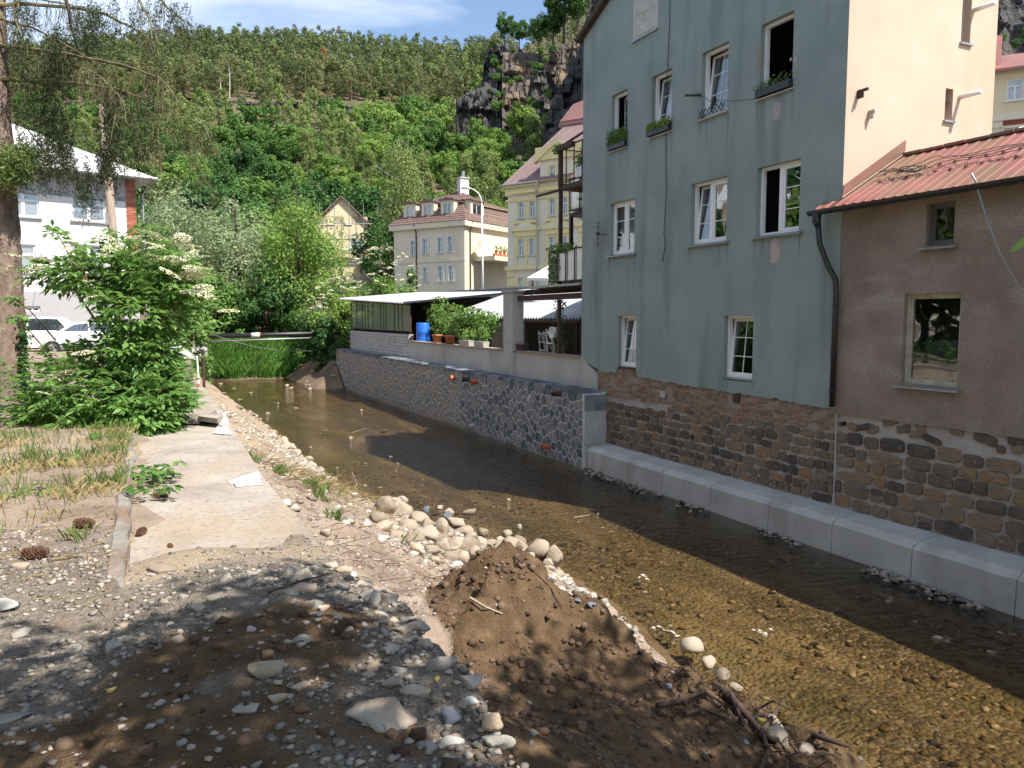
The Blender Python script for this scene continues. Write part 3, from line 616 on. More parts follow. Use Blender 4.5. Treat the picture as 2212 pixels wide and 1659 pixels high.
MB().box(GX1+0.002, 20.5, 14.2, GY1, 2.0, 13.5).build('added_shade_wing', MAT['cream_plaster'], gh)  # unseen wing added behind, made tall enough to shade the yard roof
A_ = [at(1209, 270, 27.0), at(1262, 262, 25.5), at(1275, 218, 27.5), at(1238, 232, 29.0)]; MB().add(A_+[q+np.array([0, 0, 0.12]) for q in A_], [(3, 2, 1, 0), (4, 5, 6, 7), (0, 1, 5, 4), (1, 2, 6, 5), (2, 3, 7, 6), (3, 0, 4, 7)]).build('wing_roof', MAT['red_roof'], gh); MB().tube([A_[0]-np.array([0, 0, .03]), A_[1]-np.array([0, 0, .03])], 0.07, 6).build('wing_gutter', MAT['red_roof'], gh)
# sunny side wall
SF = (np.array([0, GY0, 0.0]), np.array([1.0, 0, 0]), np.array([0, -1.0, 0]))
s1 = [onY(2043, 190, GY0), onY(2056, 262, GY0)]; s2 = [onY(2080, 0, GY0), onY(2095, 96, GY0)]
sh = [(float(s1[0][0]), float(s1[1][0]), float(s1[1][2]), float(s1[0][2])), (float(s2[0][0]), float(s2[1][0]), float(s2[1][2]), 10.6)]
mb = MB(); facade(mb, SF, WX, GX1, 2.0, GEAVE, sh, 0.22)
mb.build('side_wall', MAT['cream_plaster'], gh)
for a, b, c, d in sh:
    w = MB().fbox(SF, a, b, c, d, -0.2, -0.16).build('window', MAT['white_frame'], gh)
    MB().fbox(SF, a+0.03, b-0.03, c+0.05, d-0.05, -0.158, -0.15).build('pane', MAT['glass_far'], w)
    MB().fbox(SF, a-0.04, b+0.04, c-0.04, c-0.003, -0.1, 0.05).build('sill', MAT['grey_metal'], w)
# roof slabs over the gable
for sgn, (ya, yb) in ((1, (GY1+0.18, 14.575)), (-1, (GY0-0.18, 14.575))):
    mb = MB(); za = GEAVE+0.02-0.18*(GRIDGE-GEAVE)/4.525; zb = GRIDGE+0.02
    P = [(WX-0.16, ya, za), (GX1+0.3, ya, za), (GX1+0.3, yb, zb), (WX-0.16, yb, zb)]; Q = [(x, y, z+0.14) for x, y, z in P]
    mb.add(P+Q, [(0, 1, 2, 3), (7, 6, 5, 4), (0, 4, 5, 1), (1, 5, 6, 2), (2, 6, 7, 3), (3, 7, 4, 0)])
    mb.build('roof', MAT['bark_dark'], gh)
# bricked-up window in pale blocks
by0, by1 = 15.68, 16.66; z = 10.98; row = 0
while z < 12.9:
    y = by0-(0.0 if row % 2 else 0.28)
    while y < by1:
        a, b = max(by0, y), min(by1, y+0.56)
        if b-a > 0.05: MB().fbox(RF, a+0.012, b-0.012, z+0.012, z+0.238, -0.05, 0.012+0.006*RS.random()).build('block', MAT['white_patch' if False else 'pale_stone'], gh)
        y += 0.56
    z += 0.25; row += 1
MB().fbox(RF, by0-0.02, by1+0.02, 10.95, 12.95, -0.05, 0.004).build('block_mortar', MAT['grout'], gh)
MB().fbox(RF, by0-0.05, by1+0.05, 10.90, 10.948, -0.05, 0.05).build('sill', MAT['grey_metal'], gh)

def xf_tilt(mb, z0, ang, n_ref):      # leaning into the room from its bottom edge
    mb.v = [(x+(z-z0)*math.sin(ang), y, z0+(z-z0)*math.cos(ang)) for x, y, z in mb.v]; return mb
def xf_swing(mb, uh, ang):            # turned into the room about a vertical hinge at Y = uh
    out = []
    for x, y, z in mb.v:
        du = y-uh; dn = x-(WX+0.15)
        out.append((WX+0.15+dn*math.cos(ang)+abs(du)*math.sin(ang), uh+du*math.cos(ang), z))
    mb.v = out; return mb
def sash(win, u0, u1, z0, z1, mode=None, ang=0.0, bars=(1, 2), hinge=None, gm='glass'):
    t = 0.055; n0, n1 = -0.165, -0.125
    s = MB(); s.fbox(RF, u0, u1, z0, z0+t, n0, n1); s.fbox(RF, u0, u1, z1-t, z1, n0, n1); s.fbox(RF, u0, u0+t, z0+t, z1-t, n0, n1); s.fbox(RF, u1-t, u1, z0+t, z1-t, n0, n1)
    g = MB().fbox(RF, u0+t, u1-t, z0+t, z1-t, -0.150, -0.146)
    bl = []
    for i in range(bars[0]):
        u = u0+(u1-u0)*(i+1)/(bars[0]+1); bl.append(MB().fbox(RF, u-0.009, u+0.009, z0+t, z1-t, -0.156, -0.139))
    for i in range(bars[1]):
        zz = z0+(z1-z0)*(i+1)/(bars[1]+1); bl.append(MB().fbox(RF, u0+t, u1-t, zz-0.009, zz+0.009, -0.155, -0.138))
    for q in [s, g]+bl:
        if mode == 'tilt': xf_tilt(q, z0, ang, 0)
        if mode == 'swing': xf_swing(q, hinge, ang)
    s.build('sash', MAT['white_frame'], win); g.build('pane', MAT[gm], win)
    for q in bl: q.build('glazing_bar', MAT['white_frame'], win)
def frame(u0, u1, z0, z1, post=None):
    f = MB(); t = 0.06; n0, n1 = -0.19, -0.11
    f.fbox(RF, u0, u1, z0, z0+t, n0, n1); f.fbox(RF, u0, u1, z1-t, z1, n0, n1); f.fbox(RF, u0, u0+t, z0+t, z1-t, n0, n1); f.fbox(RF, u1-t, u1, z0+t, z1-t, n0, n1)
    if post is not None: f.fbox(RF, post-0.045, post+0.045, z0+t, z1-t, n0, n1)
    return f.build('window', MAT['white_frame'], gh)
def sill(win, u0, u1, z, mat='grey_metal', out=0.07):
    MB().fprism((RF[0]+RF[1]*u0, RF[2], RF[1]), [(-0.11, z-0.005), (out, z-0.035), (out, z-0.055), (-0.11, z-0.03)], 0.0, u1-u0).build('sill', MAT[mat], win)
def curtain(win, u0, u1, z0, z1, part=1.0, n=-0.42):
    mb = MB(); k = 18; V = []
    for i in range(k+1):
        u = u0+(u1-u0)*i/k; nn = n+0.03*math.sin(i*2.3)
        V += [tuple(RF[0]+RF[1]*u+np.array([0, 0, z0])+RF[2]*nn), tuple(RF[0]+RF[1]*u+np.array([0, 0, z1])+RF[2]*nn)]
    mb.add(V, [(2*i, 2*i+2, 2*i+3, 2*i+1) for i in range(k)]); mb.build('curtain', MAT['curtain'], win)
t = 0.06
for i, (a, b) in enumerate(TOP):
    w = frame(a, b, *ZT); z0, z1 = ZT[0]+t, ZT[1]-t
    if i == 0: sash(w, a+t, b-t, z0, z1, 'swing', 0.35, hinge=a+t); curtain(w, a-0.1, a+0.45, z0-0.2, z1)
    elif i == 1: sash(w, a+t, b-t, z0, z1, 'tilt', 0.11); curtain(w, a-0.2, b-0.1, z0-0.2, z1+0.1)
    elif i == 2: sash(w, a+t, b-t, z0, z1, 'tilt', 0.11); curtain(w, a-0.2, b-0.2, z0-0.2, z1+0.1)
    else: sash(w, a+t, b-t, z0, z1, 'swing', 0.75, hinge=a+t)
    sill(w, a-0.05, b+0.05, ZT[0], 'old_concrete')
for i, (a, b) in enumerate(MID):
    m_ = (a+b)/2+(0.02 if i else -0.03); w = frame(a, b, *ZM, post=m_); z0, z1 = ZM[0]+t, ZM[1]-t
    if i == 0: sash(w, m_+0.045, b-t, z0, z1, bars=(0, 2)); sash(w, a+t, m_-0.045, z0, z1, bars=(0, 2)); curtain(w, a-0.1, b+0.1, z0-0.1, z1+0.1)
    elif i == 1: sash(w, m_+0.045, b-t, z0, z1, 'tilt', 0.10, bars=(0, 2)); sash(w, a+t, m_-0.045, z0, z1, bars=(0, 2))
    else: sash(w, m_+0.045, b-t, z0, z1, 'swing', 1.15, bars=(0, 2), hinge=m_+0.045); sash(w, a+t, m_-0.045, z0, z1, bars=(0, 2))
    sill(w, a-0.12, b+0.08, ZM[0], 'grey_metal', 0.09)
for i, (a, b) in enumerate(BOT):
    w = frame(a, b, *ZB); z0, z1 = ZB[0]+t, ZB[1]-t
    sash(w, a+t, b-t, z0, z1, 'tilt', 0.09); sill(w, a-0.01, b+0.01, ZB[0], 'rust_steel', 0.0)
# interior partition so that the rooms are closed
MB().box(13.4, 13.5, GY0+0.1, GY1-0.1, 2.4, 11.6).build('partition', MAT['dark_room'], gh)

# worn plaster: pink filler patches, chipped edge by the top window
def patch(fr, u, z, w, h, mat, parent, n=0.004, name='plaster_patch', seed=1):
    rs = random.Random(seed); k = 16; pts = []
    for i in range(k):
        a_ = 2*math.pi*i/k; c, s = math.cos(a_), math.sin(a_); r = (abs(c)**5+abs(s)**5)**(-0.2)*(0.86+0.2*rs.random())
        pts.append((u+c*r*w/2, z+s*r*h/2))
    return MB().fprism(fr, pts, -0.01, n).build(name, mat, parent)
MAT['pink_filler'] = flat('pink_filler', (0.40, 0.33, 0.32), 0.95, var=0.12)
for sd, (px, py, w_, h_) in enumerate(((1677, 240, 0.20, 0.36), (1674, 543, 0.24, 0.50), (1718, 128, 0.09, 0.12), (1708, 128, 0.05, 0.06))):
    p = onX(px, py, WX); patch(RF, p[1], p[2], w_, h_, MAT['pink_filler'], gh, seed=sd+4)
p = onX(1652, 118, WX); patch(RF, 12.23, p[2], 0.12, 0.5, MAT['mortar_tan'], gh, seed=9)

MAT['stain'] = M('stain', [(0.3, (0.165, 0.20, 0.198)), (0.7, (0.205, 0.245, 0.24))], scale=3, rough=0.95, stretch=(1, 3, 0.4))
for i, (a, b) in enumerate(TOP+MID+BOT[1:]):
    z_ = (ZT if i < 4 else ZM if i < 7 else ZB)[0]-0.06
    for q in range(3):
        h_ = RS.uniform(0.25, 0.9)*(0.3 if i > 6 else 1); u_ = (a-0.03, b+0.03, RS.uniform(a, b))[q]; w_ = RS.uniform(0.02, 0.045); MB().fprism(RF, [(u_-w_, z_), (u_+w_, z_), (u_+w_*0.7, z_-h_*0.5), (u_+w_*0.1, z_-h_), (u_-w_*0.5, z_-h_*0.6)], -0.004, 0.0015).build('stain', MAT['stain'], gh)
# ---- brick courses laid bare under the plaster
sb = thing('sandstone_wall', 'rough brown sandstone river wall with pale joints and bare brick courses on top', 'stone wall', (11.35, 12, 0.6))
mb = MB(); mb.box(11.325, 11.9, 10.02, 18.3, 0.3, 2.75); mb.box(11.325, 11.9, 16.3, 17.28, 2.74, 2.79); mb.box(11.33, 11.9, -6.0, 10.015, 0.3, 2.6)
mb.build('mortar', MAT['mortar_stone'], sb)
mb = MB(); facade(mb, (np.array([11.318, 0, 0.0]), RF[1], RF[2]), 10.02, 18.3, 1.93, 2.792, [], 0.05, 0.2, lambda y: 1.98+0.05*mnoise.noise(Vector((y*2, 1, 1)))+0.02*(10-y)*0.0)
mb.build('brick_mortar', MAT['mortar_tan'], sb)
def stone_line(y): return interp(y, [10, 12, 14, 16, 18.3], [2.00, 1.98, 1.94, 1.90, 1.86])
bricks = [new_mesh('brick', *(lambda V, F: (V, F))(*block_stone(0.245, 0.066, 0.016, random.Random(i), 0.10, 8, 0.2)), MAT['brick']) for i in range(7)]
nb = 0
z = 1.98; row = 0
while z < 2.80:
    y = 10.05+(0.13 if row % 2 else 0.0)
    while y < 18.2:
        L_ = 0.25 if (row*7+int(y*10)) % 5 else 0.125
        yc = y+L_/2
        zb = plaster_bottom(yc)
        if stone_line(yc) < z-0.01 and z < zb+0.02 and not (12.55 < yc < 12.95 and z > 2.2 and z < 2.56):
            if RS.random() > 0.22:
                o = link('brick', RS.choice(bricks), sb, (11.318, yc, z), (RS.uniform(-.03, .03), 0, RS.uniform(-.03, .03)), (0.8+0.7*RS.random(), L_/0.25*0.97, RS.uniform(0.9, 1.04))); nb += 1
        y += L_+0.012
    z += 0.077; row += 1
# ---- sandstone blocks, coursed but uneven
variants = [new_mesh('stone', *block_stone(1, 1, 0.03, random.Random(100+i), 0.15, 16), MAT['sandstone']) for i in range(14)]
nst = 0
def course(y0, y1, z0, z1f, hmin, hmax, lmin, lmax, grow=0.0):
    global nst
    cols = []
    z = z0
    while True:
        h = RS.uniform(hmin, hmax)
        any_ = False; y = y0-RS.random()*0.2
        while y < y1:
            big = RS.random()
            L_ = RS.uniform(lmin, lmax)*(1.5 if big > 0.85 else 1.0); hh = h*RS.uniform(0.84, 1.02)
            a, b = max(y, y0), min(y+L_, y1)
            yc = (a+b)/2; top = z1f(yc)
            if z+h*0.55 < top and b-a > 0.08:
                any_ = True; hh = min(hh, top-z+0.04)
                if hh > 0.16 and RS.random() < 0.16 and b-a < 0.3:      # split in two thin stones
                    for q in (0, 1): link('stone', RS.choice(variants), sb, (11.322, yc, z+hh*(0.25+0.5*q)), (RS.uniform(-.06, .06), 0, 0), (RS.uniform(0.6, 1.0), (b-a)*0.95, hh*0.46)); nst += 1
                else:
                    link('stone', RS.choice(variants), sb, (11.322, yc, z+hh/2+RS.uniform(-.015, .015)), (RS.uniform(-.07, .07), 0, 0), (RS.uniform(0.7, 1.3), (b-a)*0.965-0.008, hh*0.97-0.006)); nst += 1
            y += L_
        z += h
        if not any_: break
course(10.06, 18.05, 0.655, stone_line, 0.135, 0.235, 0.16, 0.42)
course(4.6, 10.0, 0.655, lambda y: 2.12+0.03*(10-y)*0.0, 0.17, 0.30, 0.22, 0.58)
print('bricks', nb, 'stones', nst)
MB().box(11.29, 11.33, 10.005, 10.045, 0.645, 2.35).build('joint', MAT['mortar_stone'], sb)
# crumbled rubble course under the brown plaster
for i in range(26):
    y = RS.uniform(5.0, 9.95); link('stone', RS.choice(variants), sb, (11.325, y, RS.uniform(2.12, 2.34)), (RS.uniform(-.3, .3), 0, 0), (RS.uniform(0.5, 1.1), RS.uniform(0.12, 0.4), RS.uniform(0.07, 0.16)))
# vent grille, drain stub, mortar dabs
p = onX(1591, 851, 11.30)
v = MB().fbox((np.array([11.30, 0, 0.0]), RF[1], RF[2]), p[1]-0.10, p[1]+0.10, p[2]-0.19, p[2]+0.17, -0.02, 0.012).build('vent', MAT['black_metal'], sb)
mb = MB()
for k in range(7): mb.fbox((np.array([11.30, 0, 0.0]), RF[1], RF[2]), p[1]-0.09, p[1]+0.09, p[2]-0.17+0.05*k, p[2]-0.155+0.05*k, 0.012, 0.024)
mb.build('grille', MAT['rust_steel'], v)
p = onX(1430, 845, 11.30); patch((np.array([11.295, 0, 0.0]), RF[1], RF[2]), 15.25, 2.22, 0.22, 0.16, MAT['concrete'], sb, 0.01, 'mortar_dab', 33)
for i, (px, py) in enumerate(((1820, 915), (1495, 944))):
    p = onX(px, py, 11.28); MB().tube([(11.34, p[1], p[2]), (11.24, p[1], p[2]-0.01)], 0.045, 10).build('drain_hole', MAT['black_metal'], sb)

# ---------------------------------------------------------------- brown house with the red roof
bh = thing('brown_house', 'low brown rendered house with a red ribbed metal roof beside the green house', 'house', (WX, 7, 2.4))
BH = [(7.91, 8.39, 5.22, 5.88), (7.74, 8.72, 3.0, 4.47)]
mb = MB(); facade(mb, RF, 0.5, GY0-0.012, 2.44, 6.02, BH, 0.18, 0.12, lambda y: 2.36+0.02*mnoise.noise(Vector((y*4, 0, 9))))
mb.quad((WX, 0.5, 2.3), (14.2, 0.5, 2.3), (14.2, 0.5, 6.0), (WX, 0.5, 6.0)); mb.quad((14.2, 0.5, 2.3), (14.2, 10, 2.3), (14.2, 10, 6.0), (14.2, 0.5, 6.0)); mb.quad((WX+.2, 0.5, 2.6), (14.2, 0.5, 2.6), (14.2, 10, 2.6), (WX+.2, 10, 2.6))
mb.build('wall', MAT['brown_plaster'], bh)
MAT['old_frame'] = flat('old_frame', (0.38, 0.35, 0.29), 0.8, var=0.2); MAT['dark_frame'] = flat('dark_frame', (0.10, 0.095, 0.09), 0.6, var=0.2)
for (a, b, c, d), fm in zip(BH, ('dark_frame', 'old_frame')):
    f = MB(); tt = 0.055
    f.fbox(RF, a, b, c, c+tt, -0.17, -0.09); f.fbox(RF, a, b, d-tt, d, -0.17, -0.09); f.fbox(RF, a, a+tt, c+tt, d-tt, -0.17, -0.09); f.fbox(RF, b-tt, b, c+tt, d-tt, -0.17, -0.09)
    w = f.build('window', MAT[fm], bh)
    f = MB(); e = 0.03; t2 = tt+e
    f.fbox(RF, a+tt, b-tt, c+tt, c+t2, -0.16, -0.11); f.fbox(RF, a+tt, b-tt, d-t2, d-tt, -0.16, -0.11); f.fbox(RF, a+tt, a+t2, c+t2, d-t2, -0.16, -0.11); f.fbox(RF, b-t2, b-tt, c+t2, d-t2, -0.16, -0.11)
    f.build('sash', MAT[fm], w)
    MB().fbox(RF, a+t2, b-t2, c+t2, d-t2, -0.146, -0.140).build('pane', MAT['glass'], w)
    MB().fprism((RF[0]+RF[1]*(a-0.08), RF[2], RF[1]), [(-0.1, c-0.004), (0.10, c-0.04), (0.10, c-0.065), (-0.1, c-0.03)], 0.0, b-a+0.16).build('sill', MAT['grey_metal'], w)
MB().box(12.2, 12.3, 0.6, 9.9, 2.6, 6.0).build('partition', MAT['dark_room'], bh)
# ribbed roof
ROOF0, ROOF1 = np.array([10.98, 0, 6.02]), np.array([12.78, 0, 7.06])
def ribbed(mb, A, B, y0, y1, pitch=0.20, hgt=0.014, step=None):
    ys = []; y = y0
    prof = []
    while y < y1:
        prof += [(y, 0), (y+pitch*0.55, 0), (y+pitch*0.66, hgt), (y+pitch*0.88, hgt)]; y += pitch
    prof = [(min(q, y1), h) for q, h in prof]+[(y1, 0)]
    n = 10; D = B-A; nrm = np.cross(D, np.array([0, 1.0, 0])); nrm = nrm/np.linalg.norm(nrm); nrm = nrm*(1 if nrm[2] > 0 else -1); V = []
    for i in range(n+1):
        stp = 0.003*(i % 2) if step else 0
        for y, h in prof: V.append(tuple(A+D*i/n+np.array([0, y, 0])+nrm*(h+stp)))
    k = len(prof); mb.add(V, [(i*k+j, (i+1)*k+j, (i+1)*k+j+1, i*k+j+1) for i in range(n) for j in range(k-1)])
mb = MB(); ribbed(mb, ROOF0, ROOF1, 0.2, GY0-0.01, step=True); mid = ROOF0+(ROOF1-ROOF0)*0.135; ribbed(mb, ROOF0, mid, GY0-0.008, GY0+0.34)
rf = mb.build('roof', MAT['red_roof'], bh)
mb = MB(); mb.quad((12.8, 0.2, 7.04), (14.6, 0.2, 6.1), (14.6, GY0-0.02, 6.1), (12.8, GY0-0.02, 7.04)); mb.quad((11.0, 0.2, 5.99), (12.75, 0.2, 6.98), (12.75, GY0-0.02, 6.98), (11.0, GY0-0.02, 5.99)); mb.build('roof_back', MAT['red_roof'], bh)
mb = MB()
for k in range(24): y = 0.3+k*0.405; mb.box(12.70, 12.90, y, y+0.385, 7.05, 7.095+0.006*(k % 2))
mb.build('ridge_cap', MAT['red_roof'], rf)
MB().fprism(SF, [(11.25, 6.24), (12.82, 7.15), (12.82, 7.35), (12.70, 7.28), (11.28, 6.42)], 0.004, 0.02).build('flashing', MAT['red_roof'], rf)
mb = MB()                     # snow-guard teeth in staggered rows
for r_ in range(2):
    for k in range(36):
        q = ROOF0+(ROOF1-ROOF0)*(0.38+0.16*r_); y = 0.5+k*0.26+0.13*r_; mb.box(q[0]-0.02, q[0]+0.04, y, y+0.02, q[2], q[2]+0.045)
mb.build('snow_guard', MAT['rust_steel'], rf)
# gutter and downpipe
mb = MB(); n = 7; V = []
for y, dz in ((0.2, 0.06), (10.48, 0.0)):
    for j in range(n): a_ = math.pi*j/(n-1); V.append((10.93-0.075*math.cos(a_), y, 5.99+dz-0.085*math.sin(a_)))
mb.add(V, [(j, j+1, n+j+1, n+j) for j in range(n-1)]+[tuple(range(n, 2*n))]); gt = mb.build('gutter', MAT['black_metal'], bh)
mb = MB(); mb.tube([(10.93, 10.30, 5.95), (10.93, 10.30, 5.80), (10.95, 10.28, 5.70)], [0.085, 0.075, 0.05], 10); mb.tube([(10.95, 10.28, 5.72), (10.98, 10.26, 5.4), (11.08, 10.17, 5.05), (11.185, 10.06, 4.75), (11.19, 10.045, 4.5), (11.19, 10.045, 2.47)], 0.05, 10)
for zz in (4.3, 3.4, 2.75): mb.tube([(11.19, 10.045, zz), (11.19, 10.045, zz+0.03)], 0.062, 10)
tag(mb.build('downpipe', MAT['black_metal'], None, (11.19, 10.05, 2.47), True), 'black drainpipe at the seam of green and brown houses', 'drainpipe')
# cables lying on the roof and hanging off it
mb = MB(); rs = random.Random(5)
for k in range(4):
    pts = []
    for i in range(30):
        y = 9.75-i*0.25; s = 0.42+0.03*math.sin(i*0.9+k)+0.02*k+(0.05*math.sin(i*2.1+k*2) if i < 6 else 0); q = ROOF0+(ROOF1-ROOF0)*s; pts.append((q[0], y, q[2]+0.09+0.02*k+0.03*math.sin(i*1.3+k)))
    mb.tube(pts, 0.006, 5)
for k in range(2):
    c = ROOF0+(ROOF1-ROOF0)*0.42; pts = [(c[0]+0.10*math.cos(w)*(0.6+0.2*k), 9.2-0.13*k+0.22*math.sin(w), c[2]+0.12+0.07*math.sin(w*1.0+k)) for w in np.linspace(0, 6.28, 14)]; mb.tube(pts, 0.009, 4)
tag(mb.build('roof_cables', MAT['black_metal'], None, (11.6, 6, 6.5)), 'black cable bundle lying along the red metal roof', 'cable')
hp = [onX(px, py, 10.92) for px, py in ((2098, 375), (2108, 392), (2118, 430), (2138, 490), (2160, 545), (2190, 600), (2212, 640), (2240, 700))]
tag(MB().tube(hp, [0.016, 0.016, 0.014, 0.012, 0.01, 0.008, 0.007, 0.006], 5).build('hanging_cable', MAT['grey_metal'], None, hp[0]), 'pale loose cable hanging from the red roof past the brown wall', 'cable')

# ---------------------------------------------------------------- bits fixed to the green wall
RL = random.Random(3)
def leaves(C, Nrm, size, aspect=0.45, fold=0.25, rng=None, droop=0.0):
    """rhombic folded leaves; C centres, Nrm face normals -> (N*4,3)"""
    rng = rng or np.random.default_rng(1); n = len(C)
    Nrm = Nrm/(np.linalg.norm(Nrm, axis=1, keepdims=True)+1e-9)
    r = rng.normal(size=(n, 3)); r[:, 2] -= droop
    A = r-Nrm*np.sum(r*Nrm, axis=1, keepdims=True); A /= np.linalg.norm(A, axis=1, keepdims=True)+1e-9; B = np.cross(Nrm, A)
    s = np.asarray(size).reshape(-1, 1) if hasattr(size, '__len__') else np.full((n, 1), size)
    s = s*(0.7+0.6*rng.random((n, 1)))
    V = np.empty((n, 4, 3)); V[:, 0] = C-A*s*0.5; V[:, 1] = C+B*s*aspect*0.5+Nrm*s*fold*0.3; V[:, 2] = C+A*s*0.5-Nrm*s*fold*0.25; V[:, 3] = C-B*s*aspect*0.5+Nrm*s*fold*0.3
    return V.reshape(-1, 3)
def flower_box(label, a, b, z, leaf, nleaf, hgt, lmat, boxmat='black_metal', seed=1):
    t_ = thing('flower_box', label, 'flower box', (WX-0.03, (a+b)/2, z), 'flower boxes on the top sills')
    mb = MB(); mb.fbox(RF, a, b, z, z+0.02, -0.09, 0.10); mb.fbox(RF, a, b, z+0.02, z+0.15, 0.085, 0.10); mb.fbox(RF, a, b, z+0.02, z+0.15, -0.09, -0.075); mb.fbox(RF, a, a+0.015, z+0.02, z+0.15, -0.075, 0.085); mb.fbox(RF, b-0.015, b, z+0.02, z+0.15, -0.075, 0.085); mb.fbox(RF, a+0.015, b-0.015, z+0.02, z+0.12, -0.074, 0.084)
    mb.build('box', MAT[boxmat], t_)
    rng = np.random.default_rng(seed)
    if nleaf:
        C = np.stack([WX+rng.uniform(-0.14, 0.09, nleaf), rng.uniform(a-0.02, b+0.02, nleaf), z+0.13+hgt*rng.random(nleaf)**1.3*(0.5+0.5*np.abs(np.sin(rng.uniform(a, b, nleaf)*9)))], 1)
        Nn = rng.normal(size=(nleaf, 3))+np.array([-0.4, 0, 0.8])
        me = quads_mesh('plants', leaves(C-ORG[t_], Nn, leaf, 0.5, rng=rng), 4, MAT[lmat]); stuff(link('plants', me, t_, ORG[t_]))
    return t_
flower_box('dark box of bushy green herbs on the top-floor sill nearest the roof edge', TOP[0][0]-0.02, TOP[0][1]+0.05, ZT[0], 0.07, 900, 0.38, 'leaf_mid', seed=2)
flower_box('box of bright green lettuce-like leaves on a top-floor sill', TOP[1][0]-0.02, TOP[1][1]+0.08, ZT[0], 0.10, 420, 0.16, 'leaf_light', seed=3)
flower_box('dark box with a few small plants on the sill under the wide-open casement', TOP[3][0]-0.02, TOP[3][1]+0.02, ZT[0], 0.06, 160, 0.22, 'leaf_mid', seed=4)
mb = MB(); a, b = TOP[2]
for k in range(7):
    y = a+(b-a)*k/7; mb.tube([(WX-0.05, y, ZT[0]), (WX-0.07, y+0.14, ZT[0]+0.17)], 0.009, 4); mb.tube([(WX-0.05, y+0.14, ZT[0]), (WX-0.07, y, ZT[0]+0.17)], 0.009, 4)
mb.tube([(WX-0.05, a, ZT[0]+0.02), (WX-0.05, b, ZT[0]+0.02)], 0.009, 4)
tag(mb.build('window_guard', MAT['black_metal'], None, (WX-0.05, (a+b)/2, ZT[0])), 'black crossed metal guard on a top-floor window sill', 'window guard')
ant = thing('grid_antenna', 'wire grid television antenna beside the small middle-floor window', 'antenna', (WX, 17.9, 6.3))
mb = MB()
for i in range(9): z = 5.95+0.09*i; mb.tube([(WX-0.14, 17.72, z), (WX-0.10, 18.28, z)], 0.004, 4)
for i in range(7): y = 17.72+0.093*i; mb.tube([(WX-0.14+0.007*i, y, 5.95), (WX-0.14+0.007*i, y, 6.67)], 0.004, 4)
mb.build('reflector', MAT['grey_metal'], ant)
mb = MB(); mb.tube([(WX-0.20, 17.93, 5.98), (WX-0.20, 17.93, 6.64)], 0.012, 5)
for z in (6.02, 6.17, 6.32, 6.47, 6.6): mb.tube([(WX-0.22, 17.83, z), (WX-0.22, 18.03, z+0.03)], 0.009, 5)
mb.box(WX-0.24, WX-0.18, 17.89, 17.97, 6.27, 6.36); mb.tube([(WX-0.2, 17.93, 6.3), (WX+0.02, 17.8, 6.3)], 0.014, 5); mb.build('dipoles', MAT['black_metal'], ant)
cp = [onX(px, py, WX-0.02) for px, py in ((1447, 0), (1446, 60), (1441, 160), (1438, 300), (1439, 420), (1434, 505), (1437, 530), (1431, 565))]
tag(MB().tube(cp, 0.008, 5).build('wall_cable', MAT['black_metal'], None, cp[-1]), 'thin dark cable hanging down the green wall between windows', 'cable')
p = onX(1515, 205, WX)
mb = MB(); mb.tube([p, p+np.array([-0.22, 0.28, 0.03])], [0.03, 0.022], 6); mb.tube([p+np.array([-0.22, 0.28, 0.0]), p+np.array([-0.22, 0.28, 0.07])], 0.012, 5)
q = onX(1642, 212, WX-0.02); pts = [p*(1-s)+q*s+np.array([-0.03, 0, -0.22*math.sin(math.pi*s)*(1.0 if s < 0.3 else 0.4)]) for s in np.linspace(0, 1, 12)]; mb.tube(pts, 0.006, 4)
tag(mb.build('cable_bracket', MAT['black_metal'], None, p), 'dark cable bracket sticking out between two top-floor windows', 'bracket')
for k, (px, py, lab) in enumerate(((3431/1.8517, 368/1.8517, 'rusty steel bracket near the corner of the cream side wall'), (3475/1.8517, 449/1.8517, 'small box bracket low on the cream side wall'))):
    p = onY(px, py, GY0); mb = MB(); mb.box(p[0]-0.02, p[0]+0.02, GY0-0.22+0.08*k, GY0, p[2]-0.02, p[2]+0.025); mb.box(p[0]-0.02, p[0]+0.02, GY0-0.12, GY0, p[2]-0.12, p[2]-0.03)
    tag(mb.build('bracket', MAT['rust_steel' if k == 0 else 'wood_pale'], None, p), lab, 'bracket')
for k, (px, py, lab) in enumerate(((3838/1.8517, 390/1.8517, 'lower white vent pipe sticking out of the cream side wall'), (3893/1.8517, 43/1.8517, 'upper white vent pipe sticking out of the cream side wall'))):
    p = onY(px, py, GY0); mb = MB(); mb.tube([p, p+np.array([0, -0.42, 0.0])], 0.045, 10)
    tag(mb.build('vent_pipe', MAT['white_frame'], None, p, True), lab, 'pipe')
# ================================================================== grey stone river wall, parapet, shed, terrace, balconies
GA, GB = np.array([10.56, 17.8, 0.0]), np.array([10.2, 45.8, 0.0]); GL = float(np.linalg.norm(GB-GA)); GU = (GB-GA)/GL
GN = np.array([-GU[1], GU[0], 0.0]); GN = GN if GN[0] < 0 else -GN
GF = (GA, GU, GN)
gw = thing('grey_stone_wall', 'new river wall of dark grey irregular stones with pale joints', 'stone wall', (10.6, 31, 0))
gtop = lambda u: 2.10+0.10*u/GL
mb = MB()
P = lambda u, n, z: GA+GU*u+GN*n+np.array([0, 0, z])
mb.add([P(0, 0, -0.3), P(GL, 0, -0.3), P(GL, 0, gtop(GL)-0.07), P(0, 0, gtop(0)-0.07), (11.6, 17.8, -0.3), (11.6, 46.0, -0.3), (11.6, 46.0, gtop(GL)-0.07), (11.6, 17.8, gtop(0)-0.07)],
       [(0, 1, 2, 3), (3, 2, 6, 7), (0, 3, 7, 4), (1, 5, 6, 2)])
mb.build('mortar', MAT['grout'], gw)
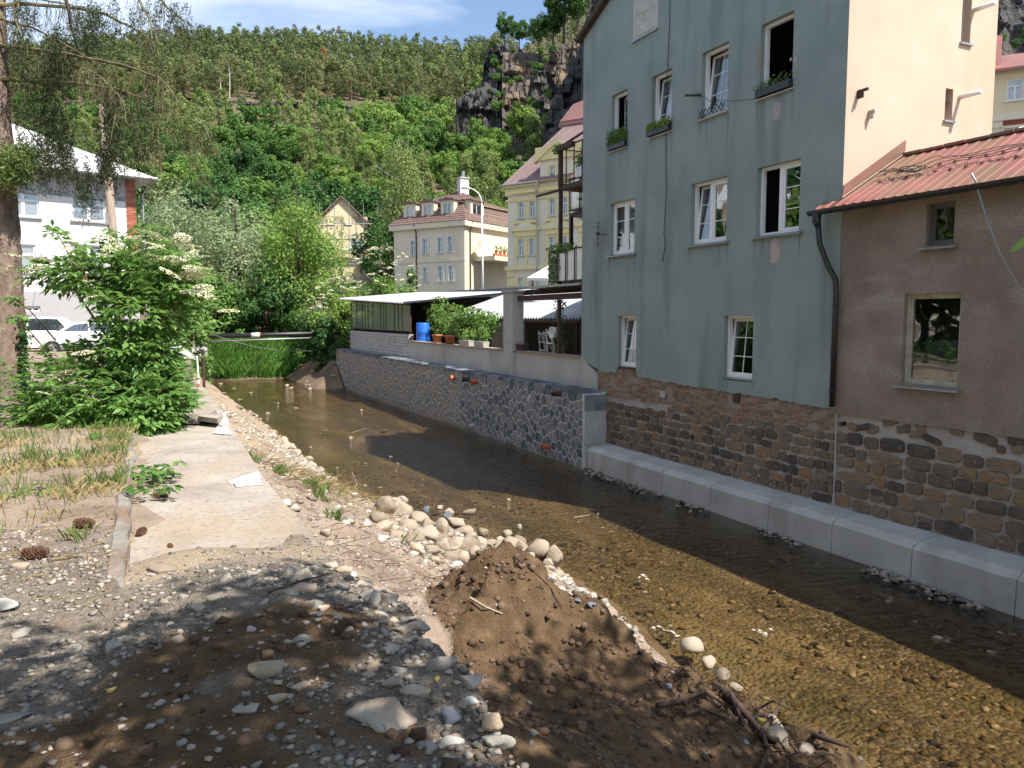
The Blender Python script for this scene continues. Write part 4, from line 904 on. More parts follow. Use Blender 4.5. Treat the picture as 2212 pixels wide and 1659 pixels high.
def voronoi(W, H, n, rs, asp=1.0, iters=2):
    pts = []
    while len(pts) < n:
        best = None; bd = -1
        for _ in range(6):
            c = (rs.random()*W, rs.random()*H); d = min([(c[0]-p[0])**2+(c[1]-p[1])**2 for p in pts[-240:]] or [9]); 
            if d > bd: bd = d; best = c
        pts.append(best)
    pts = np.array(pts)
    def cells(pts):
        out = []
        for i, p in enumerate(pts):
            d = np.sum((pts-p)**2, axis=1); order = np.argsort(d)[1:22]
            poly = [(0, 0), (W, 0), (W, H), (0, H)]
            for j in order:
                q = pts[j]; mx, my = (p+q)/2; nx, ny = q-p; res = []
                if d[j] > 4*max((v[0]-p[0])**2+(v[1]-p[1])**2 for v in poly): break
                for k in range(len(poly)):
                    a, b = poly[k], poly[(k+1) % len(poly)]
                    da = (a[0]-mx)*nx+(a[1]-my)*ny; db = (b[0]-mx)*nx+(b[1]-my)*ny
                    if da <= 0: res.append(a)
                    if da*db < 0: t_ = da/(da-db); res.append((a[0]+(b[0]-a[0])*t_, a[1]+(b[1]-a[1])*t_))
                poly = res
                if len(poly) < 3: break
            out.append(poly)
        return out
    for it in range(iters+1):
        cs = cells(pts)
        if it < iters: pts = np.array([pts[i]*0.5+np.mean(c, axis=0)*0.5 if len(c) > 2 else pts[i] for i, c in enumerate(cs)])
    return pts, cs
vp, vc = voronoi(GL, 2.0, 980, random.Random(4))
rest = MB(); order = np.argsort(vp[:, 0]); cnt = 0; gj = 0.0165
for rank, i in enumerate(order):
    poly = vc[i]
    if len(poly) < 3: continue
    c = np.mean(poly, axis=0); pr_ = []
    for (a, b) in poly:
        d = np.array([a, b])-c; L_ = np.linalg.norm(d); pr_.append(c+d*max(0.35, 1-gj*1.25/L_))
    k = len(pr_); hgt = 0.007+0.012*RS.random(); sl = RS.uniform(-.05, .05); sz = RS.uniform(-.05, .05)
    sc = (gtop(c[0])-0.07)/2.0
    V = []
    for r_, (n_, f) in enumerate(((-0.02, 1.0), (hgt*0.7, 0.985), (hgt, 0.86))):
        for q in pr_: d = (q-c)*f; u, z = c+d; V.append((u, z*sc, n_+(sl*d[0]+sz*d[1] if r_ else 0)))
    F = [(r_*k+j, r_*k+(j+1) % k, (r_+1)*k+(j+1) % k, (r_+1)*k+j) for r_ in range(2) for j in range(k)]+[tuple(2*k+j for j in range(k))]
    W3 = [P(u, n_, z) for u, z, n_ in V]
    F = [f[::-1] for f in F]
    if cnt < 300:
        cc = P(c[0], 0, c[1]*sc); me = new_mesh('stone', [w-cc for w in W3], F, MAT['basalt']); link('stone', me, gw, cc); cnt += 1
    else: rest.add(W3, F)
stuff(rest.build('far_stones', MAT['basalt'], gw))
# coping: flat stones along the top edge, two rows
for row in range(2):
    u = 0.0
    while u < GL:
        L_ = RS.uniform(0.2, 0.42); w0, w1 = (0.0, 0.30) if row == 0 else (0.31, 0.62); zt = gtop(u)
        if cnt < 10**9:
            mb = MB(); a, b = u+0.012, min(GL, u+L_)-0.012; h = 0.012*RS.random()
            e0 = 0.02 if row == 0 else -0.02
            V = [P(a, e0-w0, zt-0.10), P(b, e0-w0, zt-0.10), P(b, -w1+0.01, zt-0.10), P(a, -w1+0.01, zt-0.10)]; V2 = [P(a+0.01, e0-w0-0.012, zt+h), P(b-0.01, e0-w0-0.012, zt+h), P(b-0.01, -w1+0.02, zt+h), P(a+0.01, -w1+0.02, zt+h)]
            mb.add(V+V2, [(4, 5, 6, 7), (0, 1, 5, 4), (1, 2, 6, 5), (2, 3, 7, 6), (3, 0, 4, 7)]); mb.build('coping_stone', MAT['basalt'], gw)
        u += L_
# end face towards the old wall: dark stones on top, bare concrete pier below
MB().box(10.63, 11.32, 17.765, 17.798, 0.62, 1.55).build('end_pier', MAT['concrete'], gw)
for r_ in range(2):
    for k in range(2): MB().box(10.60+0.35*k+0.012, 10.60+0.35*(k+1)-0.012, 17.77, 17.799, 1.57+0.22*r_, 1.77+0.22*r_).build('stone', MAT['basalt'], gw)
# drain stubs in the wall
for px, py, lab, r_, mt in ((978, 816, 'leftmost orange drain stub high in the grey stone wall', 0.085, 'orange_pipe'), (1005, 820, 'short brown drain stub between two orange ones in the grey wall', 0.08, 'rust_steel'), (1024, 824, 'rightmost of the three drain stubs high in the grey stone wall', 0.09, 'orange_pipe'),
                            (1177, 965, 'orange drain stub low in the grey wall near the water', 0.075, 'orange_pipe'), (1018, 920, 'pale drain stub low in the middle of the grey wall', 0.06, 'pale_stone'), (1200, 851, 'dark drain stub near the corner of the grey wall', 0.07, 'rust_steel')):
    p = onX(px, py, 10.35); c = MB()
    n = 12; V = []
    for rr, dn in ((r_, -0.15), (r_, 0.11), (r_*0.86, 0.11), (r_*0.86, -0.12)):
        for j in range(n): w = 2*math.pi*j/n; V.append(p+GN*dn+GU*rr*math.cos(w)+np.array([0, 0, rr*math.sin(w)]))
    c.add(V, [(i*n+j, i*n+(j+1) % n, (i+1)*n+(j+1) % n, (i+1)*n+j) for i in range(3) for j in range(n)])
    tag(c.build('drain_stub', MAT[mt], None, p), lab, 'pipe')

# ---------------------------------------------------------------- parapet, pillar
par = thing('parapet', 'grey concrete parapet with a square pillar beside the green house', 'parapet', (11.35, 25, 2.1))
mb = MB(); PF = (np.array([11.29, 0, 0.0]), RF[1], RF[2])
mb.fbox(PF, 19.1, 35.4, 2.0, 2.93, -0.22, 0.0); mb.build('wall', MAT['old_concrete'], par)
MB().fprism((np.array([11.29, 0, 0.0]), RF[1], RF[2]), [(18.24, 2.0), (19.098, 2.0), (19.098, 2.96), (18.86, 2.84), (18.66, 2.70), (18.40, 2.58), (18.24, 2.5)], -0.1, 0.026).build('patch', MAT['old_concrete'], par)
MB().box(11.22, 11.62, 19.1, 35.4, 2.931, 2.965).build('coping', MAT['mortar_tan'], par)
MB().box(11.20, 11.62, 23.55, 24.3, 2.1, 4.93).build('pillar', MAT['old_concrete'], par)
MB().box(11.15, 11.67, 23.5, 24.35, 4.931, 4.99).build('pillar_cap', MAT['old_concrete'], par)
# terrace steelwork
st = thing('steel_pergola', 'rusty steel beam and posts between the pillar and the green house', 'frame', (11.4, 21, 2.95))
def ibeam(name, x, y0, y1, z, h=0.17, w=0.10):
    mb = MB(); mb.box(x-w/2, x+w/2, y0, y1, z+h-0.018, z+h); mb.box(x-w/2, x+w/2, y0, y1, z, z+0.018); mb.box(x-0.012, x+0.012, y0, y1, z+0.018, z+h-0.018); return mb.build(name, MAT['rust_steel'], st)
ibeam('beam', 11.38, 19.12, 23.5, 4.62); ibeam('beam', 11.75, 19.12, 24.3, 4.83)
yp = float(onX(1208, 720, 11.42)[1])
MB().box(11.38, 11.46, yp-0.05, yp+0.05, 2.97, 4.615).build('post', MAT['rust_steel'], st)
MB().box(11.2, 12.6, 19.12, 22.6, 5.0, 5.06).build('deck', MAT['grey_metal'], st)
MB().tube([(11.40, 19.2, 3.7), (11.42, 20.6, 2.98)], 0.008, 5).build('wire', MAT['black_metal'], st)

# ---------------------------------------------------------------- white brick wall and glazed shed
bw = thing('white_brick_wall', 'low wall of weathered white sand-lime bricks under the glazed shed', 'brick wall', (11.35, 41, 2.2))
MB().box(11.30, 11.6, 35.42, 46.8, 2.0, 3.26).build('mortar', MAT['mortar_stone'], bw)
wb = [new_mesh('brick', *block_stone(0.30, 0.14, 0.02, random.Random(50+i), 0.06, 8, 0.1), MAT['white_block']) for i in range(4)]
for r_ in range(7):
    y = 35.46+(0.15 if r_ % 2 else 0)
    while y < 46.7: link('brick', RS.choice(wb), bw, (11.298, y+0.15, 2.27+0.15*r_), None, (1, 0.95, 1)); y += 0.31
shed = thing('glazed_shed', 'lean-to shed with dusty window panes under a corrugated metal roof', 'shed', (11.4, 41, 3.3))
ys = [35.15]+[35.15+11.5*(k/9)+(0.25 if k in (3, 5) else 0.0) for k in range(1, 10)]
ez = lambda y: 4.72+0.035*(y-35)
mb = MB()
for i, y in enumerate(ys):
    MB().box(11.34, 11.40, y-0.03, y+0.03, 3.26, ez(y)).build('post', MAT['rust_steel'], shed)
for a, b in zip(ys[:-1], ys[1:]):
    MB().add([(11.36, a+0.04, 3.42), (11.36, b-0.04, 3.42), (11.36, b-0.04, ez(b)-0.1), (11.36, a+0.04, ez(a)-0.1)], [(0, 1, 2, 3)]).build('pane', MAT['glass_dusty'], shed)
    (a, b) in ((ys[1], ys[2]), (ys[3], ys[4]), (ys[6], ys[7])) and MB().box(11.34, 11.38, (a+b)/2-0.015, (a+b)/2+0.015, 3.42, ez(a)-0.08).build('glazing_bar', MAT['rust_steel'], shed)
mb = MB(); mb.box(11.32, 11.42, 35.1, 46.7, 3.36, 3.42); mb.add([(11.32, 35.1, ez(35.1)-0.1), (11.42, 35.1, ez(35.1)-0.1), (11.42, 46.7, ez(46.7)-0.1), (11.32, 46.7, ez(46.7)-0.1), (11.32, 35.1, ez(35.1)), (11.42, 35.1, ez(35.1)), (11.42, 46.7, ez(46.7)), (11.32, 46.7, ez(46.7))], [(0, 1, 2, 3), (4, 7, 6, 5), (0, 4, 5, 1), (0, 3, 7, 4), (2, 6, 7, 3)])
mb.build('rail', MAT['rust_steel'], shed)
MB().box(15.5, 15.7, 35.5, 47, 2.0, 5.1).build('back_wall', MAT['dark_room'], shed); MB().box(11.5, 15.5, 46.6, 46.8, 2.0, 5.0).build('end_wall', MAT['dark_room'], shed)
def corrugated(mb, A0, A1, B0, B1, pitch=0.22, amp=0.05):
    A0, A1, B0, B1 = map(lambda q: np.array(q, float), (A0, A1, B0, B1)); k = max(4, int(np.linalg.norm(A1-A0)/pitch*4)); V = []
    for i in range(k+1):
        s = i/k; h = amp*math.cos(2*math.pi*i/4)
        V += [tuple(A0+(A1-A0)*s+np.array([0, 0, h])), tuple(B0+(B1-B0)*s+np.array([0, 0, h]))]
    mb.add(V, [(2*i, 2*i+2, 2*i+3, 2*i+1) for i in range(k)])
mb = MB(); corrugated(mb, (10.85, 34.6, 4.74), (10.85, 47.6, 5.19), (16.9, 35.0, 5.32), (15.9, 47.6, 5.62)); mb.build('roof', MAT['zinc'], shed)
yr = thing('yard_roof', 'low corrugated metal roof over the dark courtyard behind the parapet', 'roof', (14, 29, 3))
mb = MB(); corrugated(mb, (13.1, 22.3, 4.02), (12.9, 34.58, 4.12), (16.4, 22.3, 5.45), (16.6, 34.6, 5.36)); mb.build('sheet', MAT['zinc'], yr)
for y in (22.6, 26.5, 30.4, 34.3): MB().box(13.15, 13.25, y, y+0.1, 2.0, 3.99).build('post', MAT['rust_steel'], yr)
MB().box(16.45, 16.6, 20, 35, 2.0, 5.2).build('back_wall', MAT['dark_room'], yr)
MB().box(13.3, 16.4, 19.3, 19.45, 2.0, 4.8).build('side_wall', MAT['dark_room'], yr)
mb = MB(); mb.box(13.05, 13.15, 22.3, 34.5, 3.9, 3.99); mb.build('beam', MAT['rust_steel'], yr)
# things in the yard and on the parapet
def barrel(lab, x, y, z, r_, h, mat):
    mb = MB(); mb.lathe((x, y, z), [(r_*0.9, 0), (r_, 0.05), (r_, h*0.3), (r_*1.05, h*0.33), (r_, h*0.36), (r_, h*0.64), (r_*1.05, h*0.67), (r_, h*0.70), (r_, h-0.05), (r_*0.92, h)], 18)
    return tag(mb.build('barrel', MAT[mat], None, (x, y, z), True), lab, 'barrel')
barrel('blue plastic barrel at the end of the glazed shed', 11.85, 34.75, 2.96-0.5, 0.33, 1.35, 'blue_plastic')
def leaf_ball(rng, n, c, r, size, asp=0.5, shell=0.35, up=0.5):
    d = rng.normal(size=(n, 3)); d /= np.linalg.norm(d, axis=1, keepdims=True); rad = (shell+(1-shell)*rng.random((n, 1))**0.6)
    C = np.array(c)+d*rad*np.array(r); Nn = d+np.array([0, 0, up])+rng.normal(size=(n, 3))*0.5
    return leaves(C, Nn, size, asp, rng=rng)
def potted(lab, px, py, w, h, pr, n, lmat, box=False, seed=0, potmat='terracotta', leaf=0.11):
    p = onX(px, py, 11.45); p[2] = 2.966; t_ = thing('potted_plant', lab, 'plant', p, 'potted plants along the parapet')
    if box:
        mb = MB(); mb.add([p+np.array(v) for v in ((-.1, -w, 0), (.1, -w, 0), (.1, w, 0), (-.1, w, 0), (-.13, -w-.03, .2), (.13, -w-.03, .2), (.13, w+.03, .2), (-.13, w+.03, .2))], [(3, 2, 1, 0), (4, 5, 6, 7), (0, 1, 5, 4), (1, 2, 6, 5), (2, 3, 7, 6), (3, 0, 4, 7)]); mb.build('planter', MAT[potmat], t_)
    else: MB().lathe(p, [(pr*0.68, 0), (pr*0.92, pr*1.2), (pr*1.05, pr*1.2), (pr*1.05, pr*1.5), (pr*0.9, pr*1.5)], 14).build('pot', MAT[potmat], t_, None, True)
    rng = np.random.default_rng(seed+70); zt = pr*1.4 if not box else 0.18
    stuff(link('foliage', quads_mesh('foliage', leaf_ball(rng, n, (0, 0, zt+h*0.55), (w*0.8, w if not box else w*1.1, h*0.6), leaf), 4, MAT[lmat]), t_, p))
    mb = MB()
    for k in range(4): mb.tube([p+np.array([0, 0, zt-0.05]), p+np.array([w*0.3*math.sin(k*2), w*0.4*math.cos(k*2.2), zt+h*0.8])], [0.012, 0.005], 5)
    mb.build('stem', MAT['green_stem'], t_)
potted('tall yellow-green potted shrub in a terracotta pot by the blue barrel', 945, 745, 0.6, 1.15, 0.24, 330, 'leaf_light', seed=1)
potted('smaller shrub in a terracotta pot, second along the parapet', 972, 748, 0.45, 0.9, 0.24, 230, 'leaf_light', seed=2)
potted('low leafy plant in a grey planter near the middle of the parapet', 1008, 752, 0.5, 0.5, 0.2, 170, 'leaf_light', True, 3, 'old_concrete')
potted('bright green plant in a grey planter next to the concrete pillar', 1040, 756, 0.45, 0.6, 0.2, 190, 'leaf_light', True, 4, 'old_concrete')
potted('long brown planter with small seedlings right of the pillar', 1122, 768, 0.45, 0.12, 0.2, 60, 'leaf_mid', True, 5, 'rust_steel', 0.06)
# grape vine over the roof edge
vine = thing('grape_vine', 'grape vine sprawling over the edge of the metal yard roof', 'vine', (12.6, 31, 2.2))
mb = MB(); rng = np.random.default_rng(12); vs = []; vpts = [onX(px, py, 12.6) for px, py in ((1000, 745), (985, 715), (960, 690), (935, 665), (950, 655), (985, 672), (1010, 690), (1030, 680), (1050, 695), (1060, 690))]
mb.tube(vpts, [0.05, 0.045, 0.035, 0.02, 0.02, 0.02, 0.02, 0.015, 0.012, 0.01], 6); mb.build('stem', MAT['stem'], vine)
for i, p in enumerate(vpts):
    vs.append(leaf_ball(rng, 90, p-ORG[vine], (0.45, 0.75, 0.38), 0.16, 0.75))
for i in range(5): vs.append(leaf_ball(rng, 70, onX(960+24*i, 668+9*i+14*math.sin(i*2), 12.7)-ORG[vine], (0.5, 0.7, 0.35), 0.16, 0.75))
stuff(link('leaves', quads_mesh('leaves', np.concatenate(vs), 4, MAT['leaf_light']), vine, ORG[vine]))
# climbing plant on the terrace post
cl = thing('climbing_plant', 'thin climber growing up the steel post of the terrace', 'plant', (11.6, yp+0.2, 2.97)); rng = np.random.default_rng(5)
C = np.stack([11.6+rng.normal(size=420)*0.07, yp+0.28+rng.normal(size=420)*0.10, 2.97+1.75*rng.random(420)], 1)
stuff(link('leaves', quads_mesh('leaves', leaves(C-ORG[cl], rng.normal(size=(420, 3))+np.array([-1, 0, 0.5]), 0.10, 0.5, rng=rng), 4, MAT['leaf_mid']), cl, ORG[cl]))
MB().tube([(11.6, yp+0.28, 2.97), (11.58, yp+0.25, 3.8), (11.6, yp+0.3, 4.7)], 0.01, 5).build('stem', MAT['green_stem'], cl)
# white stepladders and an enamel basin in the terrace opening
def ladder(lab, y, x, z0, h, w, lean, rungs):
    t_ = thing('stepladder', lab, 'ladder', (x, y, z0), 'white stepladders on the terrace')
    for s in (-1, 1):
        MB().tube([(x, y+s*w/2, z0), (x+lean*0.2, y+s*w*0.4+lean, z0+h)], 0.03, 5).build('rail', MAT['wood_pale'], t_)
    for k in range(rungs):
        f = (k+0.6)/rungs; yy = y+lean*f; MB().box(x+lean*0.2*f-0.05, x+lean*0.2*f+0.05, yy-w*0.45, yy+w*0.45, z0+h*f, z0+h*f+0.035).build('rung', MAT['white_frame'], t_)
    for s in (-1, 1): MB().tube([(x+0.45, y+s*w/2-0.3, z0), (x+lean*0.2, y+s*w*0.4+lean, z0+h)], 0.024, 5).build('strut', MAT['wood_pale'], t_)
ladder('white wooden stepladder standing by the climber on the terrace', 21.75, 11.75, 2.35, 1.35, 0.5, 0.32, 4)
ladder('ladder half hidden by the concrete pillar', 23.35, 12.3, 2.2, 1.4, 0.4, 0.35, 5)
bp_ = np.array([11.72, 21.35, 3.60]); mb = MB(); n = 16; V = []
for rr, d in ((0.0, 0.0), (0.15, 0.0), (0.19, -0.22), (0.175, -0.22), (0.14, -0.02)):
    for j in range(n): w = 2*math.pi*j/n; V.append(bp_+np.array([d, rr*math.cos(w), rr*math.sin(w)]))
mb.add(V, [(i*n+j, i*n+(j+1) % n, (i+1)*n+(j+1) % n, (i+1)*n+j) for i in range(4) for j in range(n)])
tag(mb.build('enamel_basin', MAT['white_frame'], None, bp_, True), 'white enamel basin hung on the stepladder', 'basin')
for k in range(7):      # plank pile under the yard roof
    mb = MB(); mb.box(11.9+0.16*k, 12.04+0.16*k, 19.3, 21.4+0.1*(k % 3), 2.6+0.01*k, 2.64+0.01*k)
    tag(mb.build('plank', MAT['wood_grey'], None, (12+0.16*k, 20, 2.6)), 'grey weathered plank lying flat beside the green house', 'plank', 'planks on the terrace floor')
MB_ = MB().box(11.5, 13.1, 19.15, 24.3, 2.2, 2.59); structure(MB_.build('terrace', MAT['old_concrete'], None, (12, 22, 2.2)))

# ---------------------------------------------------------------- balconies at the end of the green house
def balcony(lab, x0, x1, y0, y1, z, h, panel=None, posts=()):
    t_ = thing('balcony', lab, 'balcony', (x0, y0, z))
    MB().box(x0, x1, y0, y1, z-0.12, z).build('deck', MAT['rust_steel'], t_)
    mb = MB()
    for a, b in (((x0, y0), (x0, y1)), ((x0, y1), (x1, y1))): mb.tube([(a[0], a[1], z+h), (b[0], b[1], z+h)], 0.025, 5); mb.tube([(a[0], a[1], z+0.08), (b[0], b[1], z+0.08)], 0.018, 5)
    mb.build('railing', MAT['rust_steel'], t_)
    for k in range(5): yy = y0+(y1-y0)*k/4; MB().tube([(x0, yy, z), (x0, yy, z+h)], 0.02, 5).build('baluster', MAT['rust_steel'], t_)
    if panel:
        MB().box(x0+0.03, x0+0.04, y0, y1, z+0.1, z+h-0.03).build('panel', MAT[panel], t_); MB().box(x0+0.04, x1, y1-0.02, y1-0.01, z+0.1, z+h-0.03).build('panel', MAT[panel], t_)
    for (x, y, za, zb) in posts: MB().box(x-0.05, x+0.05, y-0.05, y+0.05, za, zb).build('post', MAT['rust_steel'], t_)
    return t_
ya = float(onX(1186, 590, 11.35)[1]); yb = float(onX(1211, 480, 11.6)[1]); yc = float(onX(1234, 480, 12.4)[1])
b1 = balcony('lowest steel balcony with smoked plastic panels and trailing plants', 11.35, 13.0, 19.15, ya, 5.08, 1.0, 'glass_dusty')
b2 = balcony('top steel balcony with white planters and hanging greenery', 11.55, 13.2, 19.15, yb+0.05, 8.05, 1.12, None, [(11.6, yb, 5.1, 9.3)])
b3 = balcony('middle steel balcony set back behind the top one', 12.35, 13.6, 19.15, yc+0.05, 7.38, 1.05, 'glass_dusty', [(12.4, yc, 5.1, 7.3)])
MB().tube([(11.6, yb, 9.25), (11.6, 19.15, 9.45)], 0.04, 5).build('top_rail', MAT['rust_steel'], b2); MB().tube([(11.6, yb+1.6, 7.98), (11.6, 19.15, 7.92)], 0.045, 5).build('beam', MAT['rust_steel'], b2)
rng = np.random.default_rng(9)
def hang(lab, c, r, n, leaf=0.09, mat='leaf_mid', pot=None):
    t_ = thing('balcony_plant', lab, 'plant', c)
    stuff(link('foliage', quads_mesh('foliage', leaf_ball(rng, n, (0, 0, 0), r, leaf), 4, MAT[mat]), t_, c))
    if pot:
        mb = MB(); x, y, z = c; mb.box(x-.15, x+.15, y-.22, y+.22, z-pot-0.35, z-pot); mb.build('pot', MAT['white_frame'], t_)
    else: MB().tube([np.array(c)+np.array([0, 0, -r[2]]), np.array(c)+np.array([0, 0.05, r[2]*0.6])], 0.012, 5).build('stem', MAT['green_stem'], t_)
    return t_
hang('leafy plant in a white pot on the top balcony', (11.9, 20.1, 8.75), (0.3, 0.4, 0.35), 260, pot=0.2)
hang('trailing greenery at the top corner of the top balcony', (11.55, yb+0.1, 9.2), (0.15, 0.3, 0.18), 160)
hang('greenery spilling over the rail of the lowest balcony', (11.33, ya-0.8, 6.15), (0.2, 0.9, 0.16), 320)
hang('ivy hanging down the corner of the lowest balcony', (11.32, ya-0.3, 5.6), (0.1, 0.28, 0.5), 260)
MB_ = MB().box(11.42, 11.58, yb-0.9, yb, 9.08, 9.22); tag(MB_.build('planter_box', MAT['rust_steel'], None, (11.5, yb-0.4, 9.1)), 'brown planter box on the rail of the top balcony', 'planter')
# white striped awning behind the lowest balcony
aw = thing('awning', 'white scalloped awning tilted behind the lowest balcony', 'awning', at(1165, 600, 33))
A_, B_, C_, D_ = at(1138, 600, 33), at(1195, 601, 31), at(1195, 573, 31.6), at(1186, 573, 33.2)
mb = MB(); k = 12; V = []
for i in range(k+1): s = i/k; V += [A_*(1-s)+B_*s, D_*(1-s)+C_*s]
mb.add(V, [(2*i, 2*i+2, 2*i+3, 2*i+1) for i in range(k)]); mb.build('canopy', MAT['white_patch'], aw)
mb = MB()
for i in range(k): a, b = A_*(1-i/k)+B_*i/k, A_*(1-(i+1)/k)+B_*(i+1)/k; mb.add([a, b, b+np.array([0, 0, -0.08]), (a+b)/2+np.array([0, 0, -0.14]), a+np.array([0, 0, -0.08])], [(0, 1, 2, 3, 4)])
mb.build('valance', MAT['white_patch'], aw); MB().tube([at(1152, 600, 33), at(1148, 640, 33)], 0.03, 6).build('pole', MAT['rust_steel'], aw)
# block wall along the street behind the yard
sw = thing('block_wall', 'grey concrete block wall along the street behind the sheds', 'wall', (18, 35, 4.9))
WA, WB = np.array([16.3, 47.5, 0.0]), np.array([19.6, 23.0, 0.0]); WLn = float(np.linalg.norm(WB-WA)); WU = (WB-WA)/WLn; WN = np.array([WU[1], -WU[0], 0]); WN = WN if WN[0] < 0 else -WN; WF = (WA, WU, WN)
MB().fbox(WF, 0, WLn, 2.0, 5.6, -0.2, -0.012).build('core', MAT['old_concrete'], sw)
blk = None
for r_ in range(3):
    u = 0.25*(r_ % 2)
    while u < WLn-0.5: MB().fbox(WF, u+0.012, u+0.488, 4.95+0.215*r_, 5.15+0.215*r_, -0.02, RS.uniform(-0.004, 0.01)).build('block', MAT['old_concrete'], sw); u += 0.5
for k in range(8): MB().fbox(WF, WLn*k/8+0.01, WLn*(k+1)/8-0.01, 5.602, 5.66, -0.25, 0.04).build('coping', MAT['concrete'], sw)
# ================================================================== far houses, street furniture, left-hand side
def fpt(fr, px, py):
    """sight line through (px, py) met with a facade plane -> (u, z)"""
    O, U, Nn = fr; d = ray(px, py); a = np.array([[U[0], -d[0]], [U[1], -d[1]]]); u, t_ = np.linalg.solve(a, np.array([-O[0], -O[1]])); return float(u), float(CAM_Z+d[2]*t_)
def rect(fr, x0, y0, x1, y1):
    ua, za = fpt(fr, x0, (y0+y1)/2)[0], fpt(fr, (x0+x1)/2, y1)[1]; ub, zb = fpt(fr, x1, (y0+y1)/2)[0], fpt(fr, (x0+x1)/2, y0)[1]
    return (min(ua, ub), max(ua, ub), za, zb)
def far_window(parent, fr, r, style='two', surround=None, sillmat=None, dep=0.16, fm='white_frame', gm='glass_far'):
    a, b, c, d = r; t_ = 0.07; mb = MB()
    mb.fbox(fr, a, b, c, c+t_, -dep, -dep+0.06); mb.fbox(fr, a, b, d-t_, d, -dep, -dep+0.06); mb.fbox(fr, a, a+t_, c+t_, d-t_, -dep, -dep+0.06); mb.fbox(fr, b-t_, b, c+t_, d-t_, -dep, -dep+0.06)
    m_ = (a+b)/2; h = c+(d-c)*0.66
    if style != 'open':
        mb.fbox(fr, m_-0.035, m_+0.035, c+t_, h, -dep, -dep+0.055); mb.fbox(fr, a+t_, b-t_, h-0.03, h+0.03, -dep, -dep+0.058)
    w = mb.build('window', MAT[fm], parent)
    MB().fbox(fr, a+t_, b-t_, c+t_, d-t_, -dep-0.02, -dep+0.01).build('pane', MAT[gm], w)
    if surround:
        s = 0.17; mb = MB(); mb.fbox(fr, a-s, a, c, d, 0.0, 0.07); mb.fbox(fr, b, b+s, c, d, 0.0, 0.07); mb.fbox(fr, a-s, b+s, d, d+s, 0.0, 0.08); mb.build('surround', MAT[surround], w)
    if sillmat: MB().fbox(fr, a-0.12, b+0.12, c-0.12, c-0.002, 0.0, 0.14).build('sill', MAT[sillmat], w)
    return w
# ---------------------------------------------------------------- yellow house with pediments
O = at(1097, 684, 77); O[2] = 0; U = heading(126); Nn = heading(216); YF = (O, U, Nn); YW = 26.0
yh = thing('yellow_house', 'cream and yellow four-storey town house with pediments over its windows', 'house', (O[0], O[1], 5))
Yz = lambda py: fpt(YF, 1100, py)[1]
zE = Yz(402); zC = Yz(580)
X3 = lambda c: (1900+c*0.422)/1.8517; Y3 = lambda c: (500+c*0.422)/1.8517
pairs = [((410, 465), (515, 570)), ((705, 760), (830, 877))]
rows = [(762, 908), (1105, 1252)]
wr = []; info = []
du = None
for pi, pr_ in enumerate(pairs):
    for ri, (ya_, yb_) in enumerate(((Y3(760), Y3(910)), (Y3(1105), Y3(1253)), (Y3(1452), Y3(1530)))):
        for (xa, xb) in pr_:
            r = rect(YF, X3(xa), ya_, X3(xb), yb_)
            zz = ((13.65, 15.25), (10.05, 11.65), (6.5, 7.9))[ri]; wr.append((r[0], r[1])+zz); info.append((pi, ri))
off = wr[6][0]-wr[0][0]
for rep in range(1, 4):                    # the front goes on to the right behind the green house
    for i in range(6): r = wr[6+i]; wr.append((r[0]+off*rep, r[1]+off*rep, r[2], r[3])); info.append((1+rep, info[i][1]))
uR0 = fpt(YF, 1167, 330)[0]; uR1 = fpt(YF, 1252, 330)[0]; zG = fpt(YF, 1163, 350)[1]-zE
att = [rect(YF, X3(708), Y3(385), X3(760), Y3(525))]
mb = MB(); facade(mb, YF, 0, YW, 4.5, zE, wr, 0.2)
facade(mb, YF, uR0, uR1, zE, zE+zG, att, 0.2)
P3 = lambda u, n, z: O+U*u+Nn*n+np.array([0, 0, z])
um = fpt(YF, 1203, 330)[0]; zt = fpt(YF, 1201, 312)[1]
mb.quad(P3(0, 0, 4.5), P3(0, -12, 4.5), P3(0, -12, zE), P3(0, 0, zE))
mb.quad(P3(uR0, 0, zE), P3(uR0, -4, zE), P3(uR0, -4, zE+zG), P3(uR0, 0, zE+zG)); mb.add([P3(uR0, 0, zE+zG), P3(uR1, 0, zE+zG), P3(um, 0, zt)], [(0, 1, 2)])
mb.build('wall', MAT['yellow_wall'], yh)
for r, (pi, ri) in zip(wr, info): far_window(yh, YF, r, 'open' if (pi == 0 and ri == 1 and r[0] > wr[2][1]) else 'two', 'yellow_trim', 'old_concrete')
for r in att: far_window(yh, YF, r, 'two', 'yellow_trim', None)
mb = MB(); mb.fbox(YF, -0.3, uR0, zE-0.25, zE+0.02, 0.0, 0.45); mb.fbox(YF, -0.2, YW, zE-1.0, zE-0.3, 0.0, 0.18); mb.fbox(YF, -0.2, YW, zE-1.55, zE-1.35, 0.0, 0.12); mb.fbox(YF, -0.2, YW, zC-0.2, zC+0.2, 0.0, 0.25); mb.fbox(YF, uR0, uR1, zE+0.0, zE+0.25, 0.0, 0.22)
mb.build('cornice', MAT['yellow_trim'], yh)
mb = MB(); u = 0.0
while u < YW: mb.fbox(YF, u, u+0.14, zE-0.42, zE-0.26, 0.18, 0.30); u += 0.28
mb.build('dentils', MAT['yellow_wall'], yh)
